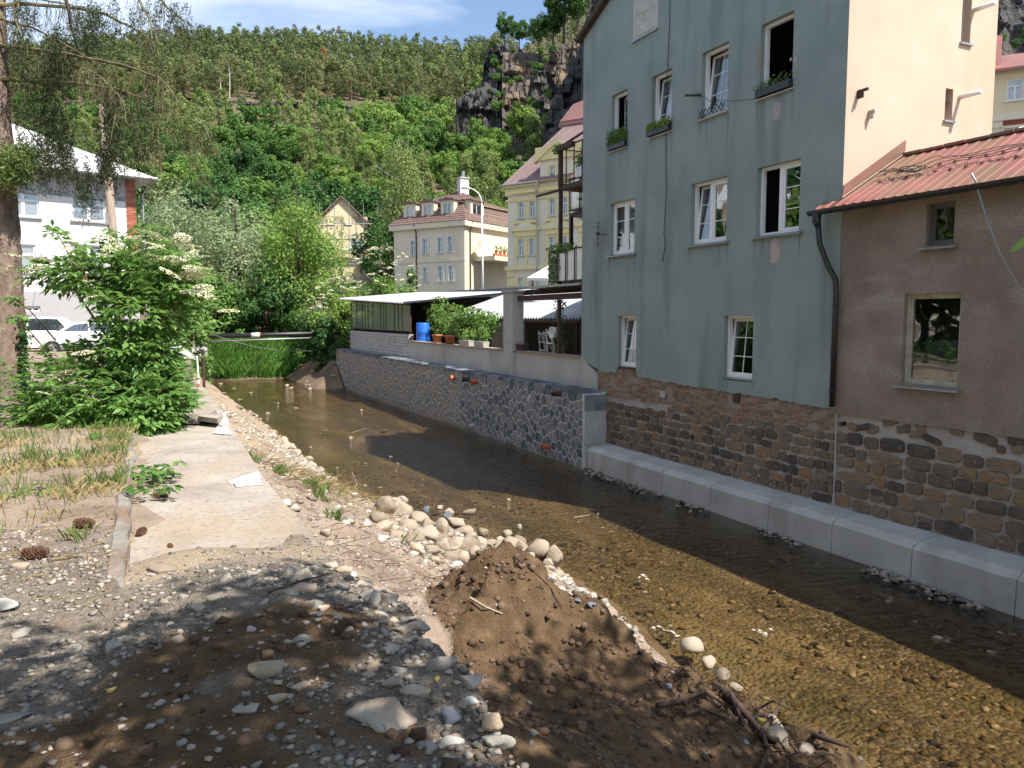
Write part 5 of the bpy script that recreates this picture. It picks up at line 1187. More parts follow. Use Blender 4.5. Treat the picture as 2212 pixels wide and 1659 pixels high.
for i in range(0, len(wr), 2):             # heads over each pair of windows
    (a, _, c, d), (_, b, _, _) = wr[i], wr[i+1]; pi, ri = info[i]
    if ri == 0: MB().fbox(YF, a-0.5, b+0.5, d+0.75, d+1.0, 0.0, 0.4).build('window_hood', MAT['yellow_trim'], yh); MB().fbox(YF, a-0.4, b+0.4, c-0.5, c-0.28, 0.0, 0.25).build('apron', MAT['yellow_trim'], yh)
    if ri == 1:
        m_ = (a+b)/2; MB().fprism(YF, [(a-0.7, d+0.75), (b+0.7, d+0.75), (b+0.7, d+0.95), (m_, d+1.75), (a-0.7, d+0.95)], 0.0, 0.30).build('pediment', MAT['yellow_trim'], yh)
        MB().fprism(YF, [(a-0.35, d+0.98), (b+0.35, d+0.98), (m_, d+1.50)], 0.302, 0.31).build('tympanum', MAT['yellow_wall'], yh)
        MB().fbox(YF, a-0.4, b+0.4, d+0.25, d+0.74, 0.0, 0.16).build('frieze', MAT['yellow_trim'], yh)
        for u in (a-0.35, (a+b)/2-0.12, b+0.12): MB().fbox(YF, u, u+0.24, c-1.0, d+0.24, 0.0, 0.10).build('pilaster', MAT['yellow_trim'], yh)
for k in range(5): MB().fbox(YF, -0.05, 1.1 if k % 2 else 0.8, 4.6+0.85*k, 5.3+0.85*k, 0.0, 0.1).build('quoin', MAT['yellow_trim'], yh)
mb = MB(); mb.fprism(YF, [(uR0-0.5, zE+zG-0.2), (um, zt-0.05), (um, zt+0.4), (uR0-0.5, zE+zG+0.25)], -0.1, 0.45); mb.fprism(YF, [(uR1+0.5, zE+zG-0.2), (um, zt-0.05), (um, zt+0.4), (uR1+0.5, zE+zG+0.25)], -0.1, 0.45); mb.fbox(YF, uR0-0.4, uR1+0.4, zE+3.2, zE+zG+0.05, 0.0, 0.3); mb.build('gable_trim', MAT['yellow_trim'], yh)
q = P3(um, 0.06, zE+zG+0.95); mb = MB(); V = []
for rr in (0.6, 0.32):
    for j in range(16): w = 2*math.pi*j/16; V.append(q+U*rr*math.cos(w)+np.array([0, 0, rr*math.sin(w)]))
mb.add(V, [(j, (j+1) % 16, 16+(j+1) % 16, 16+j) for j in range(16)]); mb.build('round_window', MAT['yellow_trim'], yh); MB().add([q+U*0.32*math.cos(2*math.pi*j/16)+np.array([0, 0, 0.32*math.sin(2*math.pi*j/16)]) for j in range(16)], [tuple(range(16))]).build('round_pane', MAT['dark_frame'], yh)
mb = MB(); mb.quad(P3(-0.5, 0.5, zE), P3(YW, 0.5, zE), P3(YW, -6, zE+6.6), P3(2.8, -6, zE+6.6)); mb.add([P3(-0.5, 0.5, zE), P3(2.8, -6, zE+6.6), P3(-0.5, -12.5, zE)], [(0, 1, 2)]); mb.quad(P3(-0.5, -12.5, zE), P3(2.8, -6, zE+6.6), P3(YW, -6, zE+6.6), P3(YW, -12.5, zE))
mb.quad(P3(uR0-0.5, 0.45, zE+zG+0.25), P3(um, 0.45, zt+0.42), P3(um, -6, zt+0.42), P3(uR0-0.5, -4, zE+zG+0.25)); mb.quad(P3(uR1+0.5, 0.45, zE+zG+0.25), P3(um, 0.45, zt+0.42), P3(um, -6, zt+0.42), P3(uR1+0.5, -4, zE+zG+0.25))
mb.build('roof', MAT['purple_roof'], yh)
mb = MB(); mb.tube([P3(-0.5, 0.6, zE), P3(uR0, 0.6, zE)], 0.09, 6); up_ = uR0-0.15; mb.tube([P3(up_, 0.6, zE), P3(up_, 0.3, zE-1.3), P3(up_, 0.25, 5)], 0.07, 6); mb.build('gutter', MAT['grey_metal'], yh)

# ---------------------------------------------------------------- beige house with the mansard roof
cxx = lambda c: 702+0.3092*c; cyy = lambda c: 270+0.3092*c
O2 = at(1004, 684, 88); O2[2] = 0; UL, UR = heading(-57), heading(33); NL, NR = heading(213), heading(123)
LF, RFr = (O2, UL, NL), (O2, UR, NR); wl = fpt(LF, 852, 600)[0]; wrr = fpt(RFr, 1098, 600)[0]+6
bg = thing('beige_house', 'beige two-storey house with a brown shingled mansard roof and dormers', 'house', (O2[0], O2[1], 5))
zE2 = fpt(LF, 1004, 476)[1]; zB = zE2+2.2; zR = zE2+4.6
Lw = [rect(LF, cxx(a), cyy(c), cxx(b), cyy(d)) for a, b, c, d in ((600, 632, 808, 910), (682, 718, 797, 900), (788, 822, 785, 893), (861, 893, 778, 885), (688, 718, 995, 1095), (794, 826, 986, 1092), (866, 898, 983, 1090), (608, 634, 1002, 1098))]
Pb = lambda l, r, z: O2+UL*l+UR*r+np.array([0, 0, z])
mb = MB(); facade(mb, LF, 0, wl, 4, zE2, Lw, 0.2); mb.quad(Pb(0, 0, 4), Pb(0, wrr, 4), Pb(0, wrr, zE2), Pb(0, 0, zE2)); mb.quad(Pb(wl, 0, 4), Pb(wl, wrr, 4), Pb(wl, wrr, zE2), Pb(wl, 0, zE2))
mb.build('wall', MAT['beige_wall'], bg)
for r in Lw: far_window(bg, LF, r, 'two', 'white_wall', 'old_concrete')
mb = MB(); zs_ = fpt(LF, 1004, cyy(940))[1]
mb.fbox(LF, -0.5, wl+0.4, zE2-0.6, zE2, 0.0, 0.45); mb.fbox(RFr, -0.5, wrr, zE2-0.6, zE2, 0.0, 0.45); mb.fbox(LF, -0.1, wl, zs_-0.12, zs_+0.12, 0, 0.1); mb.fbox(LF, -0.06, 0.6, 4, zE2-0.6, 0.0, 0.08); mb.fbox(RFr, -0.06, 0.6, 4, zE2-0.6, 0.0, 0.08)
mb.build('cornice', MAT['beige_wall'], bg)
i1 = 1.3; mb = MB()
E = [Pb(-0.5, -0.5, zE2+.02), Pb(wl+.5, -0.5, zE2+.02), Pb(wl+.5, wrr, zE2+.02), Pb(-0.5, wrr, zE2+.02)]; Bk = [Pb(i1, i1, zB), Pb(wl-i1, i1, zB), Pb(wl-i1, wrr-i1, zB), Pb(i1, wrr-i1, zB)]
rm = [Pb(wl*0.42, wrr*0.4, zR), Pb(wl*0.62, wrr*0.6, zR)]
# shingle courses: each course a slightly proud strip
def shingles(mb, a, b, c, d, n):
    a, b, c, d = map(np.array, (a, b, c, d)); nr = np.cross(b-a, d-a); nr = nr/np.linalg.norm(nr); nr = nr if nr[2] > 0 else -nr
    for i in range(n):
        s0, s1 = i/n, (i+1)/n; mb.quad(a+(d-a)*s0+nr*0.05, b+(c-b)*s0+nr*0.05, b+(c-b)*s1+nr*0.01, a+(d-a)*s1+nr*0.01)
shingles(mb, E[1], E[0], Bk[0], Bk[1], 8); shingles(mb, E[0], E[3], Bk[3], Bk[0], 8); shingles(mb, E[2], E[1], Bk[1], Bk[2], 4)
Bo = [Pb(i1-.3, i1-.3, zB+.03), Pb(wl-i1+.3, i1-.3, zB+.03), Pb(wl-i1+.3, wrr-i1, zB+.03), Pb(i1-.3, wrr-i1, zB+.03)]
shingles(mb, Bo[1], Bo[0], rm[0], rm[0], 9); shingles(mb, Bo[0], Bo[3], rm[1], rm[0], 9); shingles(mb, Bo[2], Bo[1], rm[0], rm[1], 5)
mb.quad(Bo[0], Bo[1], Bo[2], Bo[3])
mb.build('roof', MAT['brown_shingle'], bg)
for fr, (x0, y0, x1, y1) in ((LF, (869, 452, 895, 484)), (LF, (907, 441, 934, 480)), (LF, (949, 438, 977, 473)), (RFr, (1020, 438, 1049, 473))):
    a, b, c, d = rect(fr, x0, y0, x1, y1); c = zE2+0.15; d = zE2+2.5; mb = MB()
    f2 = fr
    facade(mb, (fr[0]-fr[2]*0.25, fr[1], fr[2]), a, b, c, d, [(a+0.45, b-0.45, c+0.35, d-0.35)], 0.12); mb.fbox((fr[0], fr[1], fr[2]), a, a+0.05, c, d, -2.2, -0.25); mb.fbox((fr[0], fr[1], fr[2]), b-0.05, b, c, d, -2.2, -0.25)
    dm = mb.build('dormer', MAT['beige_wall'], bg)
    MB().fprism((fr[0], fr[1], fr[2]), [(a-0.2, d), (b+0.2, d), (b+0.2, d+0.1), ((a+b)/2, d+0.32), (a-0.2, d+0.1)], -2.6, 0.0).build('dormer_roof', MAT['brown_shingle'], dm)
    MB().fbox((fr[0]-fr[2]*0.25, fr[1], fr[2]), a+0.45, b-0.45, c+0.35, d-0.35, -0.14, -0.1).build('frame', MAT['white_frame'], dm)
    for q in (0, 1): MB().fbox((fr[0]-fr[2]*0.25, fr[1], fr[2]), a+0.52+q*(b-a-0.9)/2, a+0.45+(q+1)*(b-a-0.9)/2-0.03, c+0.42, d-0.42, -0.09, -0.085).build('pane', MAT['glass_far'], dm)
for (l, r) in ((0.36, 0.33), (0.55, 0.5)):
    q = Pb(wl*l, wrr*r, zR-0.8); ch = MB().box(q[0]-0.55, q[0]+0.55, q[1]-0.45, q[1]+0.45, q[2], q[2]+1.9).build('chimney', MAT['white_block'], bg); MB().box(q[0]-0.65, q[0]+0.65, q[1]-0.55, q[1]+0.55, q[2]+1.901, q[2]+2.03).build('chimney_cap', MAT['old_concrete'], ch); MB().tube([q+np.array([0, 0, 2.03]), q+np.array([0, 0, 2.8])], 0.18, 8).build('flue', MAT['grey_metal'], ch)
mb = MB()
for l in (7.0, 11.2): mb.tube([O2+UL*l+NL*0.5+np.array([0, 0, zE2]), O2+UL*l+NL*0.12+np.array([0, 0, zE2-1.0]), O2+UL*l+NL*0.12+np.array([0, 0, 4])], 0.07, 6)
mb.tube([O2+UR*1.0+NR*0.5+np.array([0, 0, zE2]), O2+UR*1.0+NR*0.12+np.array([0, 0, zE2-1.0]), O2+UR*1.0+NR*0.12+np.array([0, 0, 4])], 0.07, 6); mb.build('downpipe', MAT['bark_dark'], bg)
# its raised terrace with pots and the railing below
ua, za = fpt(RFr, cxx(1035), cyy(920)); ub = ua+14
MB().fbox(RFr, ua, ub, za-0.5, za, 0.0, 3.0).build('terrace', MAT['beige_wall'], bg); MB().fbox(RFr, ua, ub, za, za+0.25, 2.75, 3.0).build('terrace_edge', MAT['terracotta'], bg)
mb = MB()
for k in range(26): mb.fbox(RFr, ua+2.0+0.22*k, ua+2.05+0.22*k, 5.0, 5.0+1.1+0.035*min(k, 10), 2.6, 2.65)
mb.fbox(RFr, ua+2, ub-1, 6.1, 6.18, 2.58, 2.66); mb.build('railing', MAT['black_metal'], bg)
for k in range(12):
    q = O2+UR*(ua+0.5+0.85*k)+NR*2.88+np.array([0, 0, za+0.26]); t_ = thing('flower_pot', 'small potted plant on the ledge of the beige house', 'plant', q, 'pots on the beige house terrace')
    MB().lathe(q, [(0.16, 0), (0.22, 0.35), (0.18, 0.35)], 8).build('pot', MAT['terracotta'], t_); rng = np.random.default_rng(k); stuff(link('foliage', quads_mesh('foliage', leaf_ball(rng, 50, (0, 0, 0.6), (0.3, 0.3, 0.3+0.25*rng.random()), 0.2), 4, MAT['leaf_mid']), t_, q))
dd = O2+UR*(ua+0.2)+NR*0.5+np.array([0, 0, fpt(RFr, cxx(1030), cyy(865))[1]])
mb = MB(); V = [dd+NR*0.12]; n = 14
for j in range(n): w = 2*math.pi*j/n; V.append(dd+NL*0.85*math.cos(w)*0.9+UL*0.0+NR*0.35+np.array([0, 0, 0.85*math.sin(w)]))
mb.add(V, [(0, 1+j, 1+(j+1) % n) for j in range(n)]); mb.tube([dd, dd-NR*0.5], 0.05, 5); tag(mb.build('satellite_dish', MAT['beige_wall'], None, dd), 'beige satellite dish on the corner of the beige house', 'satellite dish')

# ---------------------------------------------------------------- orange gable house behind scaffolding
O3 = at(797, 684, 118); O3[2] = 0; G3 = (O3, heading(-100), heading(170)); gw3 = fpt(G3, 690, 500)[0]+4; am, za = fpt(G3, 737, 427); ze3 = fpt(G3, 797, 486)[1]
sh3 = thing('orange_gable_house', 'pale orange gabled house wrapped in scaffolding among the trees', 'house', (O3[0], O3[1], 6))
w3 = [rect(G3, *q) for q in ((744, 468, 759, 484), (706, 468, 721, 484), (756, 515, 769, 535), (771, 515, 784, 535))]
mb = MB(); facade(mb, G3, 0, 2*am, 4, ze3, w3, 0.2); P4 = lambda u, n, z: O3+G3[1]*u+G3[2]*n+np.array([0, 0, z]); mb.add([P4(0, 0, ze3), P4(2*am, 0, ze3), P4(am, 0, za)], [(0, 1, 2)]); mb.quad(P4(0, 0, 4), P4(0, -10, 4), P4(0, -10, ze3), P4(0, 0, ze3)); mb.quad(P4(2*am, 0, 4), P4(2*am, -10, 4), P4(2*am, -10, ze3), P4(2*am, 0, ze3)); mb.build('wall', MAT['orange_wall'], sh3)
for r in w3: far_window(sh3, G3, r, 'two', None, 'white_wall')
mb = MB(); mb.fprism(G3, [(-0.6, ze3-0.35), (am, za), (am, za+0.3), (-0.6, ze3)], -10.3, 0.5); mb.fprism(G3, [(2*am+0.6, ze3-0.35), (am, za), (am, za+0.3), (2*am+0.6, ze3)], -10.3, 0.5); mb.build('roof', MAT['brown_shingle'], sh3)
sc3 = thing('scaffolding', 'thin metal scaffolding in front of the orange gable house', 'scaffold', P4(am, 1.5, 5))
for k in range(5):
    u = -1.6+k*2*am*0.28; MB().tube([P4(u, 1.2, 5), P4(u, 1.2, ze3+3.0 if k < 2 else za-1.0)], 0.05, 5).build('standard', MAT['grey_metal'], sc3)
for k in range(6): z = 8+2.0*k; MB().tube([P4(-1.6, 1.2, z), P4(2*am, 1.2, z)], 0.05, 5).build('ledger', MAT['grey_metal'], sc3)
for k in range(2): MB().fbox(G3, -1.6, 2*am, 9.9+4*k, 9.96+4*k, 0.5, 1.2).build('deck', MAT['wood_pale'], sc3)
MB().tube([P4(-1.6, 1.2, 12), P4(3, 1.2, 8)], 0.05, 5).build('brace', MAT['grey_metal'], sc3)

# ---------------------------------------------------------------- street lamp
lb = at(1043, 640, 62); lt = at(1041, 440, 62); t_ = thing('street_lamp', 'tall pale street lamp with a curved arm before the beige house', 'street lamp', lb)
MB().tube([lb, lb*0.5+lt*0.5, lt], [0.10, 0.075, 0.055], 8).build('pole', MAT['white_frame'], t_, None, True)
arm = [at(px, py, 62) for px, py in ((1041, 440), (1039, 428), (1033, 417), (1024, 410), (1014, 406))]
MB().tube(arm, 0.04, 6).build('arm', MAT['white_frame'], t_, None, True)
hd = [at(px, py, 62) for px, py in ((1015, 407), (1008, 404), (1000, 405), (997, 407))]; MB().tube(hd, [0.08, 0.17, 0.15, 0.05], 8).build('lamp_head', MAT['white_frame'], t_, None, True)

# ---------------------------------------------------------------- red and yellow house at the far right
O5 = at(2092, 684, 50); O5[2] = 0; U5 = heading(119); N5 = heading(209); HF = (O5, U5, N5)
rh = thing('red_base_house', 'yellow upper-storey house with red ground walls and red roof behind the brown house', 'house', (O5[0], O5[1], 4))
X4 = lambda c: (3200+c*0.617)/1.8517; Y4 = lambda c: c*0.617/1.8517
w5 = [rect(HF, X4(1340), Y4(510), X4(1448), Y4(645)), rect(HF, X4(1318), Y4(830), X4(1440), Y4(965))]
w5 += [(a+4.2, b+4.2, c, d) for a, b, c, d in w5]
zst = fpt(HF, X4(1120), Y4(770))[1]; zrf = fpt(HF, X4(1140), Y4(480))[1]
mb = MB(); facade(mb, HF, -1, 16, zst, zrf, [w5[0], w5[2]], 0.15); mb.quad(*[O5+U5*-1+N5*n+np.array([0, 0, z]) for n, z in ((0, 4), (-9, 4), (-9, zrf), (0, zrf))]); mb.build('upper_wall', MAT['orange_wall'], rh)
mb = MB(); facade(mb, HF, -1, 16, 3, zst-0.003, [w5[1], w5[3]], 0.15); mb.build('lower_wall', MAT['red_brick_wall'], rh)
for i, r in enumerate(w5): far_window(rh, HF, r, 'two', 'beige_wall' if i % 2 else None, 'white_wall', gm='glass_far')
mb = MB(); mb.fbox(HF, -1, 16, zst-0.35, zst+0.1, 0, 0.3); mb.build('cornice', MAT['beige_wall'], rh)
for c in (1120, 1265): u = fpt(HF, X4(c), Y4(850))[0]; MB().fbox(HF, u-0.28, u+0.28, 3, zst-0.36, 0, 0.12).build('pilaster', MAT['beige_wall'], rh); MB().fbox(HF, u-0.38, u+0.38, zst-0.75, zst-0.355, 0.0, 0.2).build('capital', MAT['beige_wall'], rh)
mb = MB(); P5 = lambda u, n, z: O5+U5*u+N5*n+np.array([0, 0, z]); mb.quad(P5(-1.4, 0.6, zrf), P5(16, 0.6, zrf), P5(16, -5, zrf+2.3), P5(-1.4, -5, zrf+2.3)); mb.quad(P5(-1.4, 0.6, zrf-.15), P5(16, 0.6, zrf-.15), P5(16, 0.6, zrf), P5(-1.4, 0.6, zrf)); mb.quad(P5(-1.4, -5, zrf+2.3), P5(16, -5, zrf+2.3), P5(16, -10, zrf), P5(-1.4, -10, zrf)); r5 = mb.build('roof', MAT['red_roof'], rh)
u = fpt(HF, X4(1222), Y4(420))[0]; q = P5(u, -0.9, zrf); MB().box(q[0]-0.55, q[0]+0.55, q[1]-0.5, q[1]+0.5, q[2]-0.3, q[2]+2.4).build('chimney', MAT['red_roof'], r5)
def dish(lab, c, r_, aim, mat='white_frame'):
    aim = np.array(aim, float); aim /= np.linalg.norm(aim); s_ = np.cross(aim, [0, 0, 1.0]); s_ /= np.linalg.norm(s_); v_ = np.cross(s_, aim); mb = MB(); V = [np.array(c)]; n = 16
    for rr, f in ((0.55, 0.08), (1.0, 0.25)):
        for j in range(n): w = 2*math.pi*j/n; V.append(np.array(c)+s_*r_*rr*math.cos(w)+v_*r_*rr*math.sin(w)+aim*r_*f)
    mb.add(V, [(0, 1+j, 1+(j+1) % n) for j in range(n)]+[(1+j, 1+n+j, 1+n+(j+1) % n, 1+(j+1) % n) for j in range(n)]); mb.tube([np.array(c), np.array(c)-aim*0.3*r_*2+np.array([0, 0, -r_*0.6])], r_*0.07, 5); mb.tube([np.array(c)-v_*r_*0.7, np.array(c)+aim*r_*1.0], r_*0.03, 4)
    return tag(mb.build('satellite_dish', MAT[mat], None, c, True), lab, 'satellite dish')
dish('white satellite dish beside the cream wall below the cliff', onY(2113, 118, GY0+2.5), 0.24, (0.3, -1, 0.45)); dish('white satellite dish at the right edge above the red roof', onX(2214, 303, 14.5), 0.25, (-0.5, -1, 0.3))

# ---------------------------------------------------------------- white house on the left
O6 = at(303, 684, 42); O6[2] = 0; U6 = heading(50.9-180); N6 = heading(140.9); F6 = (O6, U6, N6); w6 = 24.0
wh = thing('white_house', 'bright white rendered house with a pale metal roof and a red brick corner', 'house', (O6[0], O6[1], 2.4))
zE6 = fpt(F6, 303, 388)[1]; ub6 = fpt(F6, 272, 450)[0]
X6 = lambda c: c*0.2278; Y6 = lambda c: 216+c*0.2278
big = [rect(F6, X6(680), Y6(888), X6(1000), Y6(1150)), rect(F6, X6(60), Y6(850), X6(370), Y6(1105))]
low = [rect(F6, X6(30), Y6(1365), X6(340), Y6(1620)), rect(F6, X6(690), Y6(1375), X6(1000), Y6(1640))]
bas = [rect(F6, 54, 661, 87, 673)]
gz6 = fpt(F6, 150, 632)[1]; band = zE6-1.25
mb = MB(); facade(mb, F6, ub6, w6, gz6, band, big+low, 0.2); mb.quad(*[O6+U6*w6+N6*n+np.array([0, 0, z]) for n, z in ((0, 2), (-12, 2), (-12, zE6), (0, zE6))]); mb.quad(*[O6+N6*n+np.array([0, 0, z]) for n, z in ((0, 2), (-12, 2), (-12, zE6), (0, zE6))]); mb.build('wall', MAT['white_wall'], wh)
mb = MB(); facade(mb, F6, ub6, w6, band+0.002, zE6, [], 0.2); mb.build('band', MAT['grey_band'], wh)
mb = MB(); facade(mb, F6, 0.0, w6, 2.3, gz6-0.002, bas, 0.2); mb.build('plinth', MAT['grey_band'], wh)
# brick corner: real courses
MB().fbox(F6, 0.0, ub6-0.002, gz6, zE6, -0.2, 0.02).build('brick_mortar', MAT['mortar_stone'], wh)
bc = MB(); z = gz6+0.05; r_ = 0
MAT['red_brick'] = M('red_brick', [(0.2, (0.26, 0.075, 0.045)), (0.8, (0.40, 0.14, 0.085))], scale=3, rough=0.95, irand=0.6)
while z < zE6-0.1:
    u = 0.0-(0.15 if r_ % 2 else 0)
    while u < ub6:
        a, b = max(0.0, u)+0.01, min(ub6, u+0.30)-0.01
        if b-a > 0.04: bc.fbox(F6, a, b, z+0.012, z+0.115, 0.0, 0.045)
        u += 0.30
    z += 0.125; r_ += 1
stuff(bc.build('bricks', MAT['red_brick'], wh))
for r in big+low:
    a, b, c, d = r; m_ = (a+b)/2; h = c+(d-c)*0.62; mb = MB(); tt = 0.09
    for q in ((a, b, c, c+tt), (a, b, d-tt, d), (a, a+tt, c+tt, d-tt), (b-tt, b, c+tt, d-tt), (m_-0.08, m_+0.08, c+tt, d-tt), (a+tt, m_-0.08, h-0.06, h+0.06), (m_+0.08, b-tt, h-0.06, h+0.06)): mb.fbox(F6, *q, -0.16, -0.08)
    w = mb.build('window', MAT['white_frame'], wh); MB().fbox(F6, a+tt, b-tt, c+tt, d-tt, -0.14, -0.12).build('pane', MAT['glass_pale'], w); MB().fbox(F6, a-0.1, b+0.1, c-0.08, c-0.003, 0.0, 0.12).build('sill', MAT['grey_band'], w)
far_window(wh, F6, bas[0], 'two')
P6 = lambda u, n, z: O6+U6*u+N6*n+np.array([0, 0, z]); ur, zr = fpt((O6-N6*6, U6, N6), 24, 266)
MAT['pale_roof'] = M('pale_roof', [(0.3, (0.60, 0.60, 0.61)), (0.7, (0.70, 0.70, 0.71))], scale=0.8, rough=0.5, metal=0.1)
mb = MB(); ov = 0.9; mb.quad(P6(-ov, ov, zE6), P6(w6, ov, zE6), P6(w6, -6, zr), P6(ur, -6, zr)); mb.add([P6(-ov, ov, zE6), P6(ur, -6, zr), P6(-ov, -13, zE6)], [(0, 1, 2)]); mb.quad(P6(-ov, -13, zE6), P6(w6, -13, zE6), P6(w6, -6, zr), P6(ur, -6, zr)); mb.quad(P6(-ov, ov, zE6-0.02), P6(w6, ov, zE6-0.02), P6(w6, -13, zE6-0.02), P6(-ov, -13, zE6-0.02)); r6 = mb.build('roof', MAT['pale_roof'], wh)
mb = MB()
for k in range(30):
    u = -ov+0.8*k; a = P6(u, ov, zE6+0.01); s = min(1.0, max(0.0, (u+ov)/(ur+ov))); b = a+(P6(u, -6, zr)-P6(u, ov, zE6))*s
    mb.tube([a+np.array([0, 0, .02]), b+np.array([0, 0, .02])], 0.03, 4)
mb.build('seam', MAT['pale_roof'], r6)
mb = MB(); mb.tube([P6(-ov, ov+0.07, zE6-0.05), P6(w6, ov+0.07, zE6-0.05)], 0.10, 6); mb.tube([P6(-ov+.1, ov, zE6-0.1), P6(-0.35, 0.1, zE6-0.8), P6(-0.3, 0.1, 3)], 0.06, 6); mb.build('gutter', MAT['grey_metal'], wh)

# ---------------------------------------------------------------- wooden pole with its wire
pb, pt = at(248, 560, 24), at(221, 226, 24); pb = pb+(pb-pt)*0.75
pole = thing('wooden_pole', 'weathered wooden utility pole rising behind the elder bush', 'pole', (pb[0], pb[1], 2.4)); MB().tube([pb, pb*0.5+pt*0.5, pt], [0.16, 0.135, 0.105], 10).build('post', MAT['wood_grey'], pole, None, True)
pc = at(243, 466, 24); MB().box(pc[0]-0.2, pc[0]-0.1, pc[1]-0.15, pc[1]-0.05, pc[2]-0.3, pc[2]+0.05).build('insulator', MAT['grey_metal'], pole)
wz = at(98, 448, 41); tag(MB().tube([pc*(1-s)+wz*s+np.array([0, 0, -0.4*math.sin(math.pi*s)]) for s in np.linspace(0, 1, 12)], 0.012, 4).build('service_wire', MAT['grey_metal'], None, pc), 'thin service wire from the wooden pole to the white house', 'wire')

# ---------------------------------------------------------------- parapet of the left bank
lw = thing('bank_parapet', 'low pale block parapet with smooth coping on the left bank', 'parapet wall', (0.75, 25, 2.4))
MB().box(0.56, 0.90, 18.72, 50, 1.0, 3.16).build('core', MAT['concrete'], lw)
for k in range(4):
    for q in range(9): y = 18.72+q*0.62; MB().box(0.905, 0.935, y+0.008, y+0.612, 2.42+0.185*k+0.008, 2.42+0.185*(k+1)-0.006).build('block', MAT['slab_concrete'], lw)
    MB().box(0.565, 0.895, 18.685, 18.715, 2.42+0.185*k+0.008, 2.42+0.185*(k+1)-0.006).build('block', MAT['slab_concrete'], lw)
for q in range(14): MB().box(0.50, 0.97, 18.66+2.2*q, 18.66+2.2*(q+1)-0.012, 3.165, 3.225).build('coping', MAT['pale_stone'], lw)
MB().box(0.50, 0.62, 26, 50, 1.0, 3.75).build('upper_wall', MAT['concrete'], lw)
p = onz(441, 838, 2.42); tag(MB().tube([p, p+np.array([0.0, 0, 0.72])], 0.035, 8).build('rusty_post', MAT['rust_steel'], None, p), 'thin rusty steel post at the end of the low parapet', 'post')
p = onz(430, 840, 2.42); MAT['red_plastic'] = flat('red_plastic', (0.5, 0.03, 0.03), 0.4); t_ = thing('white_pipe', 'white pipe with a red end leaning on the low parapet', 'pipe', p); MB().tube([p+np.array([0, 0, 0.1]), p+np.array([-0.02, 0.02, 0.78])], 0.022, 8).build('tube', MAT['white_frame'], t_); MB().tube([p+np.array([-0.05, -0.02, 0.0]), p+np.array([-0.01, 0, 0.05]), p+np.array([0, 0, 0.12])], 0.03, 8).build('red_end', MAT['red_plastic'], t_)
# pipe across the river
pa, pbb = at(440, 727, 47), at(735, 719, 49); t_ = thing('river_pipe', 'black insulated pipe crossing the river with a pale conduit below', 'pipe', (pa+pbb)/2)
MB().tube([pa, pbb], 0.14, 12).build('main_pipe', MAT['black_metal'], t_, None, True); MB().tube([pa+np.array([0, 0, -0.32]), pa*0.2+pbb*0.8+np.array([0, 0, -0.27])], 0.06, 8).build('conduit', MAT['grey_metal'], t_, None, True)
m1 = pa*0.66+pbb*0.34; m2 = pa*0.60+pbb*0.40; MB().tube([m1, m2], 0.155, 12).build('sleeve', MAT['white_frame'], t_, None, True); MB().tube([m2, m2*0.985+pbb*0.015], 0.16, 12).build('red_collar', MAT['red_plastic'], t_); MB().box(pa[0]-1.2, pa[0]+0.15, pa[1]-0.4, pa[1]+0.4, 1.5, pa[2]+0.1).build('abutment', MAT['concrete'], t_)
tag(MB().tube([at(430, 712, 46)*(1-s)+at(700, 757, 50)*s+np.array([0, 0, -0.5*math.sin(math.pi*s)]) for s in np.linspace(0, 1, 14)], 0.015, 4).build('slack_cable', MAT['grey_metal'], None, at(430, 712, 46)), 'slack cable sagging across the river below the pipe', 'cable')

